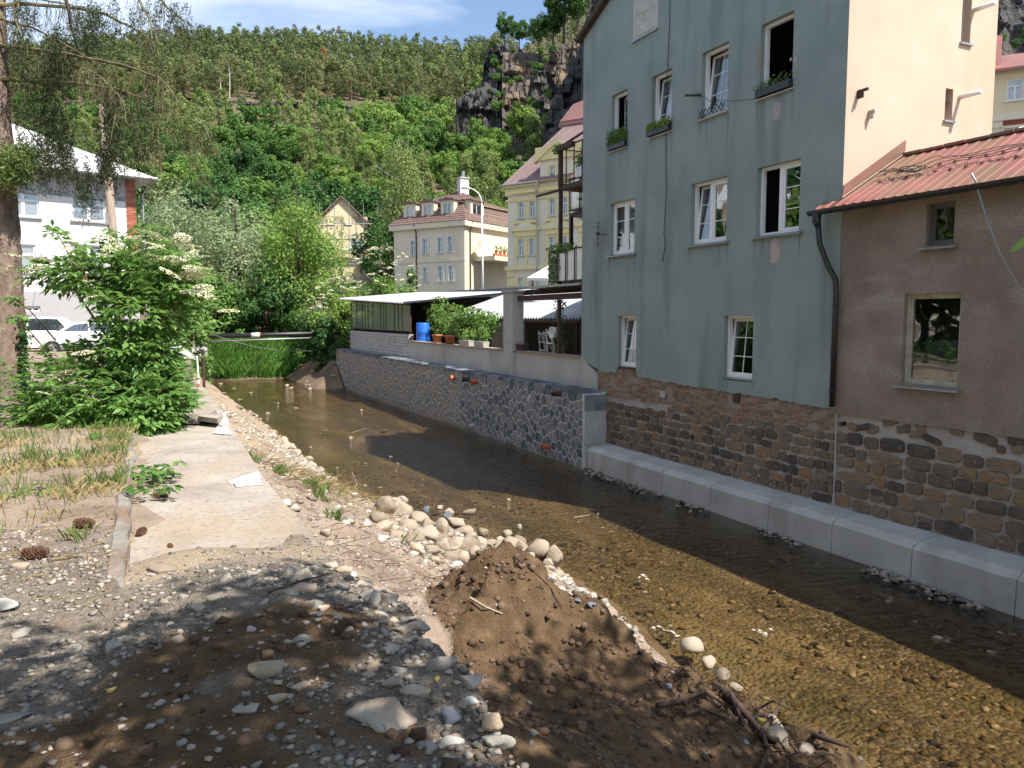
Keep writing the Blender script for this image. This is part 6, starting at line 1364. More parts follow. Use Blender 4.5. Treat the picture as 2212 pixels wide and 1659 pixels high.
# ---------------------------------------------------------------- parked cars behind the bush
def car(lab, c, rot, body, h=1.5, L_=4.3):
    t_ = thing('parked_car', lab, 'car', c, 'cars parked behind the elder bush'); t_.rotation_euler = (0, 0, rot); o = np.array(c, float)
    prof = [(-L_/2, 0.35), (-L_/2, 0.75), (-L_/2+0.15, 0.92), (-L_*0.27, 1.0), (-L_*0.12, h-0.06), (0.1, h), (L_*0.30, h-0.05), (L_*0.44, 1.02), (L_/2, 0.9), (L_/2, 0.35)]
    sec = [(0.86, 0.0), (0.80, 1.0)]
    def side(x, z): return 0.86-0.20*max(0.0, (z-0.95)/(h-0.95))
    V = []; k = len(prof)
    for s in (-1, 1): V += [o+np.array([x, s*side(x, z), z]) for x, z in prof]
    MB().add(V, [tuple(range(k)), tuple(range(k, 2*k))[::-1]]+[(i, k+i, k+(i+1) % k, (i+1) % k) for i in range(k)]).build('body', MAT[body], t_)
    for s in (-1, 1):
        q = [(-L_*0.22, 1.04), (-L_*0.11, h-0.13), (0.05, h-0.08), (0.05, 1.04)]; MB().add([o+np.array([x, s*(side(x, z)+0.006), z]) for x, z in q], [(0, 1, 2, 3)]).build('side_window', MAT['glass_far'], t_)
        q = [(0.12, 1.04), (0.12, h-0.08), (L_*0.28, h-0.12), (L_*0.38, 1.04)]; MB().add([o+np.array([x, s*(side(x, z)+0.006), z]) for x, z in q], [(0, 1, 2, 3)]).build('side_window', MAT['glass_far'], t_)
    q = [(-L_*0.262, 1.03), (-L_*0.128, h-0.1)]; MB().add([o+np.array([q[0][0]-.01, -0.75, q[0][1]]), o+np.array([q[0][0]-.01, 0.75, q[0][1]]), o+np.array([q[1][0]-.01, 0.62, q[1][1]]), o+np.array([q[1][0]-.01, -0.62, q[1][1]])], [(0, 1, 2, 3)]).build('windscreen', MAT['glass_far'], t_)
    for x in (-L_*0.31, L_*0.30):
        for s in (-1, 1):
            w = MB().tube([o+np.array([x, s*0.66, 0.32]), o+np.array([x, s*0.87, 0.32])], 0.32, 16).build('wheel', MAT['black_metal'], t_); MB().tube([o+np.array([x, s*0.86, 0.32]), o+np.array([x, s*0.885, 0.32])], 0.19, 12).build('rim', MAT['grey_metal'], w)
    for s in (-1, 1): MB().box(o[0]-L_/2-0.012, o[0]-L_/2+0.1, o[1]+s*0.62-0.16, o[1]+s*0.62+0.16, o[2]+0.68, o[2]+0.84).build('headlight', MAT['glass_pale'], t_)
    return t_
MAT['car_silver'] = flat('car_silver', (0.62, 0.64, 0.66), 0.25, 0.3, 0.6, 0.02); MAT['car_white'] = flat('car_white', (0.78, 0.80, 0.82), 0.25, 0.0, 0.6, 0.02)
c1 = onz(150, 752, 2.42); car('silver car parked behind the elder bush, nearer of the two', (-2.4, 39.3, 2.43), 0.1, 'car_silver', 1.46)
car('white estate car parked nearer to the white house wall', (-4.9, 42.3, 2.43), -0.1, 'car_white', 1.68, 4.6)
# ================================================================== the hill, the cliffs, the woods
HT = [96, 112, 135, 180, 240, 300, 326, 335, 380, 430, 470, 600]
HP = {-900: [672, 668, 650, 600, 540, 480, 455, 445, 400, 350, 340, 360],
      -300: [670, 664, 640, 560, 450, 350, 325, 300, 250, 200, 190, 205],
      100: [670, 660, 615, 495, 382, 285, 258, 224, 182, 150, 140, 152],
      500: [670, 660, 610, 490, 376, 282, 254, 216, 168, 126, 118, 130],
      800: [668, 656, 606, 486, 374, 286, 260, 228, 180, 138, 130, 142],
      1000: [664, 650, 590, 470, 366, 284, 262, 240, 196, 156, 148, 160],
      1080: [660, 640, 570, 425, 265, 160, 150, 148, 144, 140, 140, 150],
      1200: [655, 630, 545, 380, 225, 100, 100, 96, 80, 60, 55, 60],
      1300: [645, 600, 500, 340, 190, 40, 25, 20, 0, -30, -40, -40],
      1800: [600, 500, 330, 80, -120, -250, -260, -270, -300, -320, -330, -330],
      2300: [520, 380, 180, -60, -260, -380, -390, -400, -420, -440, -440, -440],
      3200: [560, 450, 280, 60, -120, -240, -250, -260, -290, -300, -310, -310]}
HX = sorted(HP)
def hill_py(px, t):
    v = [interp(t, HT, HP[x]) for x in HX]; return interp(px, HX, v)
def hill(px, t, nz=True):
    p = at(px, hill_py(px, t), t)
    if nz: p[2] += 1.6*fbm(p[0], p[1], 0.0, 3, 0.03)*min(1, (t-96)/60)
    return p
pxs = list(np.concatenate([np.arange(-900, 0, 90), np.arange(0, 1400, 22), np.arange(1400, 3300, 90)])); ts = list(np.concatenate([np.arange(96, 200, 8), np.arange(200, 320, 8), np.arange(320, 340, 2.5), np.arange(340, 480, 10), [520, 600]]))
V = [hill(px, t) for t in ts for px in pxs]; w = len(pxs)
structure(link('hillside', new_mesh('hillside', V, [(j*w+i, j*w+i+1, (j+1)*w+i+1, (j+1)*w+i) for j in range(len(ts)-1) for i in range(w-1)], MAT['forest_floor'], True)))
# valley floor up to the foot of the hill, far bank of the river bend
def far_bank_z(x, y):
    y0 = 52.3+0.5*math.sin(x*0.7)+0.25*math.sin(x*2.3); z = -0.35+2.4*sstep(y0-0.6, y0+6.5, y)
    rb = 0.75*sstep(7.6, 10.6, x+0.5*fbm(x, y, 2, 3, 0.5))*sstep(42.5, 46, y)
    z = max(z, -0.35+2.5*rb)
    z += sstep(58, 90, y)*3.2
    return z+0.06*fbm(x, y, 0, 3, 0.6)+rb*(0.35*fbm(x, y, 7, 4, 0.9)-0.2)
xs = np.concatenate([np.arange(-70, -6, 3.0), np.arange(-6, 17, 0.35), np.arange(17, 80, 3.0)]); ys = np.concatenate([np.arange(43, 66, 0.4), np.arange(66, 150, 3.5)])
V = [(x, y, far_bank_z(x, y) if x < 16 or y > 60 else 2.0) for y in ys for x in xs]; w = len(xs)
MAT['far_earth'] = M('far_earth', [(0.3, (0.09, 0.065, 0.045)), (0.55, (0.14, 0.10, 0.07)), (0.75, (0.20, 0.15, 0.11))], scale=0.9, rough=0.97)
F = [(j*w+i, j*w+i+1, (j+1)*w+i+1, (j+1)*w+i) for j in range(len(ys)-1) for i in range(w-1) if not (xs[i+1] < 1.2 and ys[j] < 50.5) and not (xs[i] > 9.9 and ys[j+1] < 46.5) and not (xs[i] > 15.8 and ys[j] < 62)]
structure(link('far_bank', new_mesh('far_bank', V, F, MAT['far_earth'], True)))

# ---------------------------------------------------------------- cliffs: stepped columns of rock with thickness
def cliff(name, label, px0, px1, py_top, py_bot, t0, lean, thick=14.0, nx=70, ny=60, blk=5.0, amp=2.6, seed=0):
    """jointed rock face; py_top/py_bot functions of px give skyline and foot"""
    V = []; s0 = seed*17.3
    for j in range(ny+1):
        for i in range(nx+1):
            px = px0+(px1-px0)*i/nx; f = j/ny; a, b = py_top(px), max(py_bot(px), hill_py(px, t0)+12 if t0 < 300 else 0); py = a+(b-a)*f
            t = t0+lean*(1-f); p = at(px, py, t)
            u = (px-px0)/1663*t0/blk; v = (py-300)/1663*t0/blk
            c1 = mnoise.cell(Vector((u*1.0+0.3*mnoise.noise(Vector((v, u, s0))), v*0.55, s0))); c2 = mnoise.cell(Vector((u*2.3+0.4*mnoise.noise(Vector((v*2, u, s0))), v*1.4, s0+4))); c3 = mnoise.cell(Vector((u*5.1, v*3.3+0.3*u, s0+8)))
            d = amp*(c1*0.9+c2*0.5+c3*0.25)+amp*0.6*fbm(u, v, s0, 3, 0.9)
            edge = min(1.0, f*12, (1-f)*8, i/3, (nx-i)/3)
            V.append(p-FW*np.array([1, 1, 0])*d*edge)
    w_ = nx+1; F = [(j*w_+i, (j+1)*w_+i, (j+1)*w_+i+1, j*w_+i+1) for j in range(ny) for i in range(nx)]
    ring = list(range(w_))+[j*w_+nx for j in range(1, ny+1)]+[ny*w_+i for i in range(nx-1, -1, -1)]+[j*w_ for j in range(ny-1, 0, -1)]
    b0 = len(V); V += [V[r]+FW*np.array([1, 1, 0])*thick+np.array([0, 0, -1.0]) for r in ring]; k = len(ring)
    F += [(ring[q], ring[(q+1) % k], b0+(q+1) % k, b0+q) for q in range(k)]
    c = np.mean(V, axis=0); me = new_mesh(name, [v-c for v in V], F, MAT['cliff' if seed < 20 else 'cliff_brown']); return tag(link(name, me, None, c), label, 'cliff')
MAT['cliff_brown'] = M('cliff_brown', [(0.2, (0.03, 0.028, 0.028)), (0.45, (0.085, 0.072, 0.062)), (0.62, (0.17, 0.12, 0.085)), (0.85, (0.10, 0.12, 0.05))], scale=0.16, rough=0.95, bump=1.0, bscale=0.7, bdist=1.0, detail=9)
nz = lambda px, a, s, k: a*mnoise.noise(Vector((px*s, k, 0)))
cliff('rock_cliff', 'dark basalt crag standing at the left end of the rocky spur', 1036, 1130, lambda p: interp(p, [1036, 1046, 1056, 1075, 1095, 1110, 1130], [235, 130, 96, 92, 104, 95, 110])+nz(p, 5, 0.3, 1), lambda p: interp(p, [1036, 1060, 1130], [262, 285, 250]), 236, 10, 12, 60, 80, 6.0, 3.2, 1)
cliff('rock_slope', 'broken brown rock slope between the crag and the green house', 1085, 1290, lambda p: interp(p, [1085, 1130, 1180, 1230, 1290], [112, 112, 118, 92, 40])+nz(p, 6, 0.12, 11), lambda p: 262, 214, 26, 14, 90, 70, 5.0, 2.6, 21)
cliff('rock_cliff', 'low dark rock steps below the basalt crag', 985, 1100, lambda p: interp(p, [985, 1010, 1040, 1070, 1100], [218, 200, 188, 190, 215])+nz(p, 4, 0.2, 2), lambda p: interp(p, [985, 1040, 1100], [228, 236, 262]), 228, 8, 10, 60, 30, 4.5, 2.4, 2)
cliff('rock_cliff', 'rounded dark rock buttress on the slope right of the crag', 1138, 1205, lambda p: interp(p, [1138, 1150, 1172, 1190, 1205], [210, 150, 140, 165, 190])+nz(p, 5, 0.2, 3), lambda p: 218, 205, 8, 10, 50, 46, 5.0, 2.6, 3)
cliff('rock_cliff', 'large dark rock face beside the green house edge', 1176, 1300, lambda p: interp(p, [1176, 1195, 1220, 1245, 1262, 1300], [272, 210, 170, 120, 60, -80])+nz(p, 6, 0.15, 4), lambda p: interp(p, [1176, 1240, 1300], [282, 310, 330]), 165, 12, 14, 70, 80, 4.5, 2.4, 4)
cliff('rock_cliff', 'dark overhanging rock just above the green house gable', 1268, 1420, lambda p: interp(p, [1268, 1280, 1300, 1420], [30, -30, -90, -300])+nz(p, 4, 0.15, 9), lambda p: interp(p, [1268, 1420], [60, 120]), 150, 10, 14, 50, 60, 4.5, 2.0, 9)
cliff('rock_cliff', 'shaded dark cliff towering behind the red-roofed house at the right', 2020, 2480, lambda p: -260+nz(p, 10, 0.05, 5), lambda p: 300, 84, 30, 14, 90, 90, 3.4, 1.8, 5)
cliff('rock_cliff', 'long low rock ledge under the pines on the left of the hill', 360, 560, lambda p: interp(p, [360, 400, 470, 560], [214, 210, 216, 222])+nz(p, 3, 0.2, 6), lambda p: interp(p, [360, 400, 450, 560], [228, 244, 240, 236]), 331, 2, 8, 110, 26, 4.0, 2.2, 6)
cliff('rock_cliff', 'broken rock ledge under the pines in the middle of the hill', 575, 790, lambda p: interp(p, [575, 620, 690, 790], [222, 218, 222, 234])+nz(p, 3, 0.2, 7), lambda p: interp(p, [575, 630, 690, 790], [238, 262, 248, 244]), 330, 2, 8, 110, 26, 4.0, 2.2, 7)

# ---------------------------------------------------------------- trees
def puffs(rng, n, kind):
    """cluster centres (unit crown) and radii"""
    if kind == 'broad':
        d = rng.normal(size=(n, 3)); d /= np.linalg.norm(d, axis=1, keepdims=True); r = 0.45+0.45*rng.random((n, 1))**0.7; c = d*r*np.array([1, 1, 1.0])*(0.82+0.36*rng.random((n, 1))); c[:, 2] = c[:, 2]*0.9+0.05; return c, 0.15+0.20*rng.random(n)
    if kind == 'pine':
        z = rng.random(n)**0.8; rad = (0.28+0.75*np.sin(np.pi*np.clip(0.15+z*0.85, 0, 1)))*(0.35+0.65*rng.random(n)); a = rng.random(n)*6.283
        return np.stack([rad*np.cos(a), rad*np.sin(a), z*2-1], 1), 0.22+0.14*rng.random(n)
    if kind == 'birch':
        z = rng.random(n); rad = (1.0-0.75*z)**0.8*(0.3+0.7*rng.random(n)); a = rng.random(n)*6.283
        return np.stack([rad*np.cos(a), rad*np.sin(a), z*2-1], 1), 0.16+0.12*rng.random(n)
    if kind == 'cone':
        z = rng.random(n)**1.3; rad = (1.0-z)*0.95*(0.55+0.45*rng.random(n))+0.03; a = rng.random(n)*6.283
        return np.stack([rad*np.cos(a), rad*np.sin(a), z*2-1], 1), 0.10+0.10*(1-z)
def crown_quads(seed, kind, R, npuff, per, leaf, asp=0.6, droop=0.0, flat_=1.0):
    rng = np.random.default_rng(seed); c, pr = puffs(rng, npuff, kind); R = np.array(R, float); out = []
    m = np.mean(R)
    for i in range(npuff):
        d = rng.normal(size=(per, 3)); d /= np.linalg.norm(d, axis=1, keepdims=True); rr = (0.55+0.5*rng.random((per, 1)))
        sc = pr[i]*np.array([m, m, m*flat_]); C = c[i]*R+d*rr*sc
        if droop: C[:, 2] -= droop*m*rng.random(per)**2*0.5
        Nn = d+np.array([0, 0, 0.45])+rng.normal(size=(per, 3))*0.45
        out.append(leaves(C, Nn, leaf, asp, rng=rng, droop=droop*3))
    return np.concatenate(out)
def trunk_mesh(name, h, r, mat, limbs, seed, lean=0.02, crown0=0.4, R=3.0):
    rs = random.Random(seed); mb = MB(); dx, dy = rs.uniform(-lean, lean)*h, rs.uniform(-lean, lean)*h
    pts = [(dx*s*s, dy*s*s, h*s) for s in (-0.06, 0.15, 0.4, 0.7, 1.0)]; mb.tube(pts, [r*1.25, r, r*0.8, r*0.5, r*0.15], 7)
    for k in range(limbs):
        s = crown0+(0.95-crown0)*k/max(1, limbs); a = k*2.4+rs.random(); L_ = R*(0.55+0.4*rs.random())*(1-0.4*s)
        b = np.array([dx*s*s, dy*s*s, h*s]); e = b+np.array([math.cos(a)*L_, math.sin(a)*L_, L_*0.55]); mb.tube([b, b*0.5+e*0.5+np.array([0, 0, -0.06*L_]), e], [r*0.38, r*0.24, r*0.08], 5)
    return new_mesh(name, mb.v, mb.f, mat)
KINDS = {}
def kind_(key, ckind, R, h, zc, npuff, per, leaf, lm, bm, tr, asp=0.6, droop=0.0, nvar=3, flat_=1.0, limbs=6, lod=None):
    KINDS[key] = [dict(crown=quads_mesh(key+'_crown', crown_quads(hash((ckind, v, npuff)) % 9999+v*7, ckind, R, npuff, per, leaf, asp, droop, flat_)+np.array([0, 0, zc]), 4, MAT[lm]), trunk=trunk_mesh(key+'_trunk', h, tr, MAT[bm], limbs, v+3, crown0=max(0.2, (zc-R[2])/h), R=R[0]),
                       lod=(crown_quads(v+500, ckind, R, lod[0], lod[1], lod[2], asp, droop, flat_)+np.array([0, 0, zc])) if lod else None) for v in range(nvar)]
kind_('oak', 'broad', (4.6, 4.6, 5.0), 10.5, 8.2, 46, 88, 0.62, 'leaf_dark', 'bark_dark', 0.28, lod=(30, 30, 1.0))
kind_('maple', 'broad', (4.4, 4.4, 4.8), 10, 7.8, 44, 88, 0.62, 'leaf_mid', 'bark_dark', 0.26, lod=(30, 30, 1.0))
kind_('acacia', 'broad', (4.0, 4.0, 4.4), 9.5, 7.4, 42, 85, 0.55, 'leaf_light', 'bark_dark', 0.24, lod=(28, 30, 0.95))
kind_('birch', 'birch', (3.2, 3.2, 6.0), 13, 8.4, 46, 80, 0.5, 'leaf_birch', 'bark_pale', 0.18, 0.45, 0.5, lod=(28, 28, 0.85))
kind_('pine', 'pine', (2.5, 2.5, 5.6), 14.5, 9.0, 40, 38, 0.55, 'needle_pine', 'bark_pine', 0.17, 0.45, flat_=0.75, nvar=4, lod=(22, 12, 0.95))
kind_('spruce', 'cone', (2.3, 2.3, 6.6), 14, 7.6, 60, 34, 0.55, 'needle_pine', 'bark_dark', 0.18, 0.4, 0.4, nvar=2, lod=(26, 14, 0.9))
kind_('dead_pine', 'pine', (2.2, 2.2, 3.2), 13, 10.4, 20, 40, 0.6, 'needle_red', 'bark_pine', 0.15, 0.45, nvar=1)
RT_ = random.Random(99)
def tree(name, key, p, s, label, group, cat='tree', rz=None, sq=1.0, var=None, sink=0.3):
    k = KINDS[key][var if var is not None else RT_.randrange(len(KINDS[key]))]; p = np.array(p, float)-np.array([0, 0, sink])
    t_ = thing(name, label, cat, p, group); rz = RT_.random()*6.28 if rz is None else rz; t_.rotation_euler = (0, 0, rz); t_.scale = (s*sq, s*sq, s)
    for nm, me in (('trunk', k['trunk']), ('crown', k['crown'])):
        o = bpy.data.objects.new(nm, me); COL.objects.link(o); o.parent = t_
    return t_
LAB = {'oak': 'dark green leafy tree in the wood on the hillside', 'maple': 'mid-green leafy tree in the wood on the hillside', 'acacia': 'bright yellow-green leafy tree in the wood on the hillside', 'birch': 'pale feathery birch in the wood on the hillside', 'pine': 'slim pine in the dense pine wood on the hilltop', 'spruce': 'narrow conifer among the leafy trees on the hillside'}
NAME = {'oak': 'leafy_tree', 'maple': 'leafy_tree', 'acacia': 'leafy_tree', 'birch': 'birch_tree', 'pine': 'pine_tree', 'spruce': 'conifer_tree'}
spots = []; grid = {}
def free(p, r):
    i, j = int(p[0]//12), int(p[1]//12)
    for a in (i-1, i, i+1):
        for b in (j-1, j, j+1):
            for q in grid.get((a, b), ()):
                if (q[0]-p[0])**2+(q[1]-p[1])**2 < ((q[2]+r)/2)**2: return False
    grid.setdefault((i, j), []).append((p[0], p[1], r)); return True
for _ in range(30000):
    px = RT_.uniform(-160, 1330); t = math.sqrt(RT_.uniform(104**2, 470**2))
    n = mnoise.noise(Vector((px*0.006, t*0.02, 1.7))); n2 = mnoise.noise(Vector((px*0.012, t*0.03, 9.7)))
    if t > 338 and px < 1075: u_ = RT_.random(); key = 'pine' if u_ < 0.74 else ('spruce' if u_ < 0.9 else 'birch'); r = RT_.uniform(3.4, 4.6)
    elif 316 < t <= 338 and px < 1000:
        if 350 < px < 800 and (331 > t > 322 or n2 < 0.25): continue
        key = 'birch' if n > 0 else 'maple'; r = 7.5
    elif px > 1040 and t > 195+max(0, (1200-px))*0.25:
        if n2 < 0.30 and not (t > 252): continue
        key = 'pine' if t > 250 and n < 0.1 else 'maple'; r = 6.5
        if t > 300: continue
    else:
        if px > 1230 and t > 150: continue
        lim = 225+0.0*px
        if t > 215: key = ('birch' if n > 0.12 else 'maple' if n2 > -0.1 else 'pine' if px < 700 else 'acacia')
        else: key = 'oak' if (n < -0.05 and px < 950) else ('acacia' if (n > 0.15 or px > 880) and n2 > -0.15 else 'maple' if n2 > -0.2 else 'spruce' if px < 600 else 'birch')
        r = 7.6
    if 680 < px < 830 and t < 126: continue
    p = hill(px, t)
    if not free(p, r): continue
    spots.append((px, t, key, p))
print('tree spots', len(spots))
leafy = sorted([s for s in spots if s[2] != 'pine'], key=lambda s: s[1]); pines = [s for s in spots if s[2] == 'pine']
pines.sort(key=lambda s: (0 if 336 < s[1] < 366 else 1 if s[1] < 336 else 2, s[1]))
mass = {}
def place(s, i, n_ind):
    px, t, key, p = s; sc = RT_.uniform(0.78, 1.2) if key != 'pine' else RT_.uniform(0.62, 1.28)
    if key in ('maple', 'birch') and t > 195 and px > 1040: sc *= 0.5
    if key != 'pine' and 316 < t < 338: sc *= 0.7
    if i < n_ind:
        tree(NAME[key], key, p, sc, LAB[key], {'pine': 'pines on the hilltop', 'birch': 'birches on the hillside', 'spruce': 'conifers on the hillside'}.get(key, {'oak': 'dark leafy trees on the hillside', 'maple': 'mid-green leafy trees on the hillside', 'acacia': 'bright leafy trees on the hillside'}.get(key)), sq=RT_.uniform(0.85, 1.15))
    else:
        k = RT_.choice(KINDS[key]); Q = k['lod']; a = RT_.random()*6.28; c, s_ = math.cos(a), math.sin(a)
        Vq = np.stack([(Q[:, 0]*c-Q[:, 1]*s_)*sc+p[0], (Q[:, 0]*s_+Q[:, 1]*c)*sc+p[1], Q[:, 2]*sc+p[2]-0.3], 1); mass.setdefault(key, []).append(Vq)
for i, s in enumerate(leafy): place(s, i, 260)
for i, s in enumerate(pines): place(s, i, 230)
LM = {'oak': 'leaf_dark', 'maple': 'leaf_mid', 'acacia': 'leaf_light', 'birch': 'leaf_birch', 'pine': 'needle_pine', 'spruce': 'needle_pine'}
for key, L_ in mass.items():
    o = stuff(link('distant_'+{'pine': 'pine_wood', 'birch': 'birch_wood', 'spruce': 'conifer_wood'}.get(key, key+'_wood'), quads_mesh('distant_wood', np.concatenate(L_), 4, MAT[LM[key]])))
    o['label'] = {'pine': 'distant mass of pines covering the hilltop', 'birch': 'distant feathery birches higher on the hill', 'spruce': 'distant conifers on the hill'}.get(key, 'distant leafy wood higher on the hill, '+key+' patch'); o['category'] = 'wood'
print('mass', {k: len(v) for k, v in mass.items()})
for k in range(100):
    px, t = RT_.uniform(60, 1040), RT_.uniform(318, 350); tree('undergrowth_tree', RT_.choice(['maple', 'birch', 'acacia']), hill(px, t), RT_.uniform(0.25, 0.5), 'young leafy tree at the front edge of the pine wood', 'young trees before the pines')
for k, (px, t) in enumerate(((597, 400), (700, 385), (645, 372))): tree('dead_pine', 'dead_pine', hill(px, t), 1.1, 'rust-brown dying pine among the green pines', 'dying pines')
# bare dead trunks
for k, (px, t, h) in enumerate(((496, 337, 14), (476, 337, 10))):
    p = hill(px, t); mb = MB(); mb.tube([p, p+np.array([0.3, 0, h*0.6]), p+np.array([0.1, 0.2, h])], [0.3, 0.2, 0.07], 6); mb.tube([p+np.array([0.2, 0, h*0.7]), p+np.array([1.4, 0, h*0.85])], [0.12, 0.03], 5)
    tag(mb.build('dead_tree', MAT['bark_pale'], None, p), ['bare bleached dead trunk standing before the pine wood', 'shorter bare pale trunk left of the bleached one'][k], 'tree')
p = hill(875, 225)+np.array([0, 0, 4]); mb = MB()
for k in range(9): a = k*0.7; mb.tube([p, p+np.array([math.cos(a)*1.4, math.sin(a)*1.4, 4]), p+np.array([math.cos(a)*(2.3+k % 3), math.sin(a)*2.3, 6.5+k % 4])], [0.16, 0.09, 0.03], 5)
tag(mb.build('bare_tree', MAT['bark_pale'], None, p), 'leafless grey tree among green trees in mid hillside', 'tree')
# trees on the crag
for k, (px, py, t, s, key, lab) in enumerate(((1090, 96, 238, 0.75, 'oak', 'left tree of the pair on top of the crag'), (1122, 100, 240, 0.72, 'maple', 'right tree of the pair on top of the crag'), (1165, 110, 234, 0.85, 'oak', 'dark tree on the spur between the crag and the tall tree'), (1218, 85, 232, 1.45, 'oak', 'tall leafy tree on the rocks next to the green house'), (1195, 100, 236, 1.1, 'maple', 'leafy tree left of the tall one on the rocks'), (1248, 60, 225, 1.3, 'maple', 'leafy tree on the rocks half hidden by the gable'))):
    tree('crag_tree', key, at(px, py, t), s*0.95, lab, 'trees on the rocky spur')
for k in range(34):
    px = RT_.uniform(1055, 1255); py = RT_.uniform(110, 250); t = 200+0.0*k
    t = interp(py, [100, 250], [238, 205])-(8 if px < 1130 else 18); p = at(px, py, t); tree('rock_shrub', RT_.choice(['maple', 'acacia', 'oak']), p, RT_.uniform(0.15, 0.30), 'small green shrub rooted in the dark rocks', 'shrubs on the rocks', 'shrub')
for k in range(7):
    p = at(RT_.uniform(2110, 2300), RT_.uniform(0, 125), RT_.uniform(74, 80)); tree('cliff_tuft', 'maple', p, RT_.uniform(0.08, 0.14), 'small green tuft on the shaded cliff at the right', 'tufts on the shaded cliff', 'shrub')

# ---------------------------------------------------------------- trees and shrubs near the river end, one by one
def big_tree(name, label, px, t, zb, top_py, w_px, ckind, lm, bm, npuff, per, leaf, asp=0.5, droop=0.0, seed=1, cz=0.55, flat_=1.0, cat='tree', depth=None, group=None):
    zt = at(px, top_py, t)[2]; H_ = zt-zb; Rr = w_px/1663.3*t; b = at(px, 684, t); b[2] = zb
    Rz = H_*cz/1.15; Rv = (Rr*0.85, (depth or Rr*0.85), Rz); zc = H_-Rz*1.12
    t_ = thing(name, label, cat, b, group)
    stuff(link('crown', quads_mesh(name+'_crown', crown_quads(seed, ckind, Rv, npuff, per, leaf, asp, droop, flat_)+np.array([0, 0, zc]), 4, MAT[lm]), t_, b))
    link('trunk', trunk_mesh(name+'_trunk', H_*0.9, max(0.08, H_*0.016), MAT[bm], 7, seed, crown0=0.25, R=Rr), t_, b); return t_
big_tree('willow_tree', 'pale grey-green willow rounded beside the white house', 395, 60, 1.8, 352, 150, 'broad', 'leaf_willow', 'bark_dark', 70, 190, 0.30, 0.35, 0.2, 11, 0.62)
big_tree('willow_tree', 'second pale willow between the round one and the bright ash', 515, 61, 2.0, 385, 105, 'broad', 'leaf_willow', 'bark_dark', 60, 170, 0.30, 0.35, 0.2, 12, 0.66)
big_tree('ash_tree', 'bright green ash leaning over the end of the river', 650, 60, 1.6, 362, 118, 'broad', 'leaf_light', 'bark_dark', 62, 250, 0.27, 0.42, 0.3, 13, 0.60)
big_tree('river_tree', 'dark green tree under the willow at the river bend', 470, 57, 1.2, 560, 75, 'broad', 'leaf_mid', 'bark_dark', 56, 170, 0.28, 0.5, 0.0, 14, 0.72)
big_tree('river_tree', 'dark leafy tree in the shade behind the pipe', 580, 58, 1.2, 545, 80, 'broad', 'leaf_dark', 'bark_dark', 60, 170, 0.28, 0.5, 0.0, 15, 0.74)
big_tree('birch_tree', 'tall weeping birch left of the beige house', 876, 106, 5.0, 312, 98, 'birch', 'leaf_birch', 'bark_pale', 120, 170, 0.36, 0.4, 0.9, 16, 0.60)
big_tree('birch_tree', 'dark drooping tree between the gable house and the beige house', 822, 98, 4.5, 470, 45, 'birch', 'leaf_mid', 'bark_pale', 60, 150, 0.32, 0.4, 0.9, 17, 0.7)
big_tree('birch_tree', 'smaller weeping birch behind the bright ash', 850, 122, 5.0, 440, 50, 'birch', 'leaf_birch', 'bark_pale', 70, 140, 0.36, 0.4, 0.7, 18, 0.66)
for k, (px, t, zb, ty, w_, lm, lab) in enumerate(((405, 36, 1.9, 560, 55, 'leaf_mid', 'green shrub leaning over the low parapet on the left'), (700, 52, 1.2, 600, 60, 'leaf_dark', 'dark shrub overhanging the water beside the shed'), (738, 50.5, 1.6, 640, 30, 'leaf_dark', 'shaded thicket against the end of the glazed shed'), (620, 58, 1.2, 600, 60, 'leaf_mid', 'spreading green shrub above the grassy bank'), (690, 56, 1.6, 560, 60, 'leaf_light', 'light shrub below the bright ash'), (545, 60, 1.4, 620, 60, 'leaf_dark', 'dark bush behind the black pipe'), (712, 48, 0.5, 655, 34, 'leaf_dark', 'low dark bush on the earth bank below the shed end'), (668, 52, 0.4, 690, 34, 'leaf_mid', 'low green bush above the earth bank'), (728, 47.2, 0.6, 700, 22, 'leaf_dark', 'dark tuft against the far end of the grey wall'), (772, 58, 2.4, 560, 60, 'leaf_mid', 'green bush filling the gap below the gable house'), (885, 58, 3.4, 560, 22, 'leaf_mid', 'slender sapling in front of the beige house'))):
    big_tree('shrub', lab, px, t, zb, ty, w_, 'broad', lm, 'bark_dark', 40, 150, 0.22, 0.5, 0.1, 30+k, 0.85, cat='shrub')
def umbel_mesh(name, R, n, seed, size):
    rng = np.random.default_rng(seed); r = R*np.sqrt(rng.random(n)); a = rng.random(n)*6.283
    C = np.stack([r*np.cos(a), r*np.sin(a), 0.12*R*(1-(r/R)**2)+rng.normal(size=n)*0.02*R], 1); return quads_mesh(name, leaves(C, np.array([0, 0, 1.0])+rng.normal(size=(n, 3))*0.35, size, 0.8, 0.1, rng=rng), 4, MAT['petal'])
um_far = umbel_mesh('flower_head', 0.16, 40, 1, 0.06)
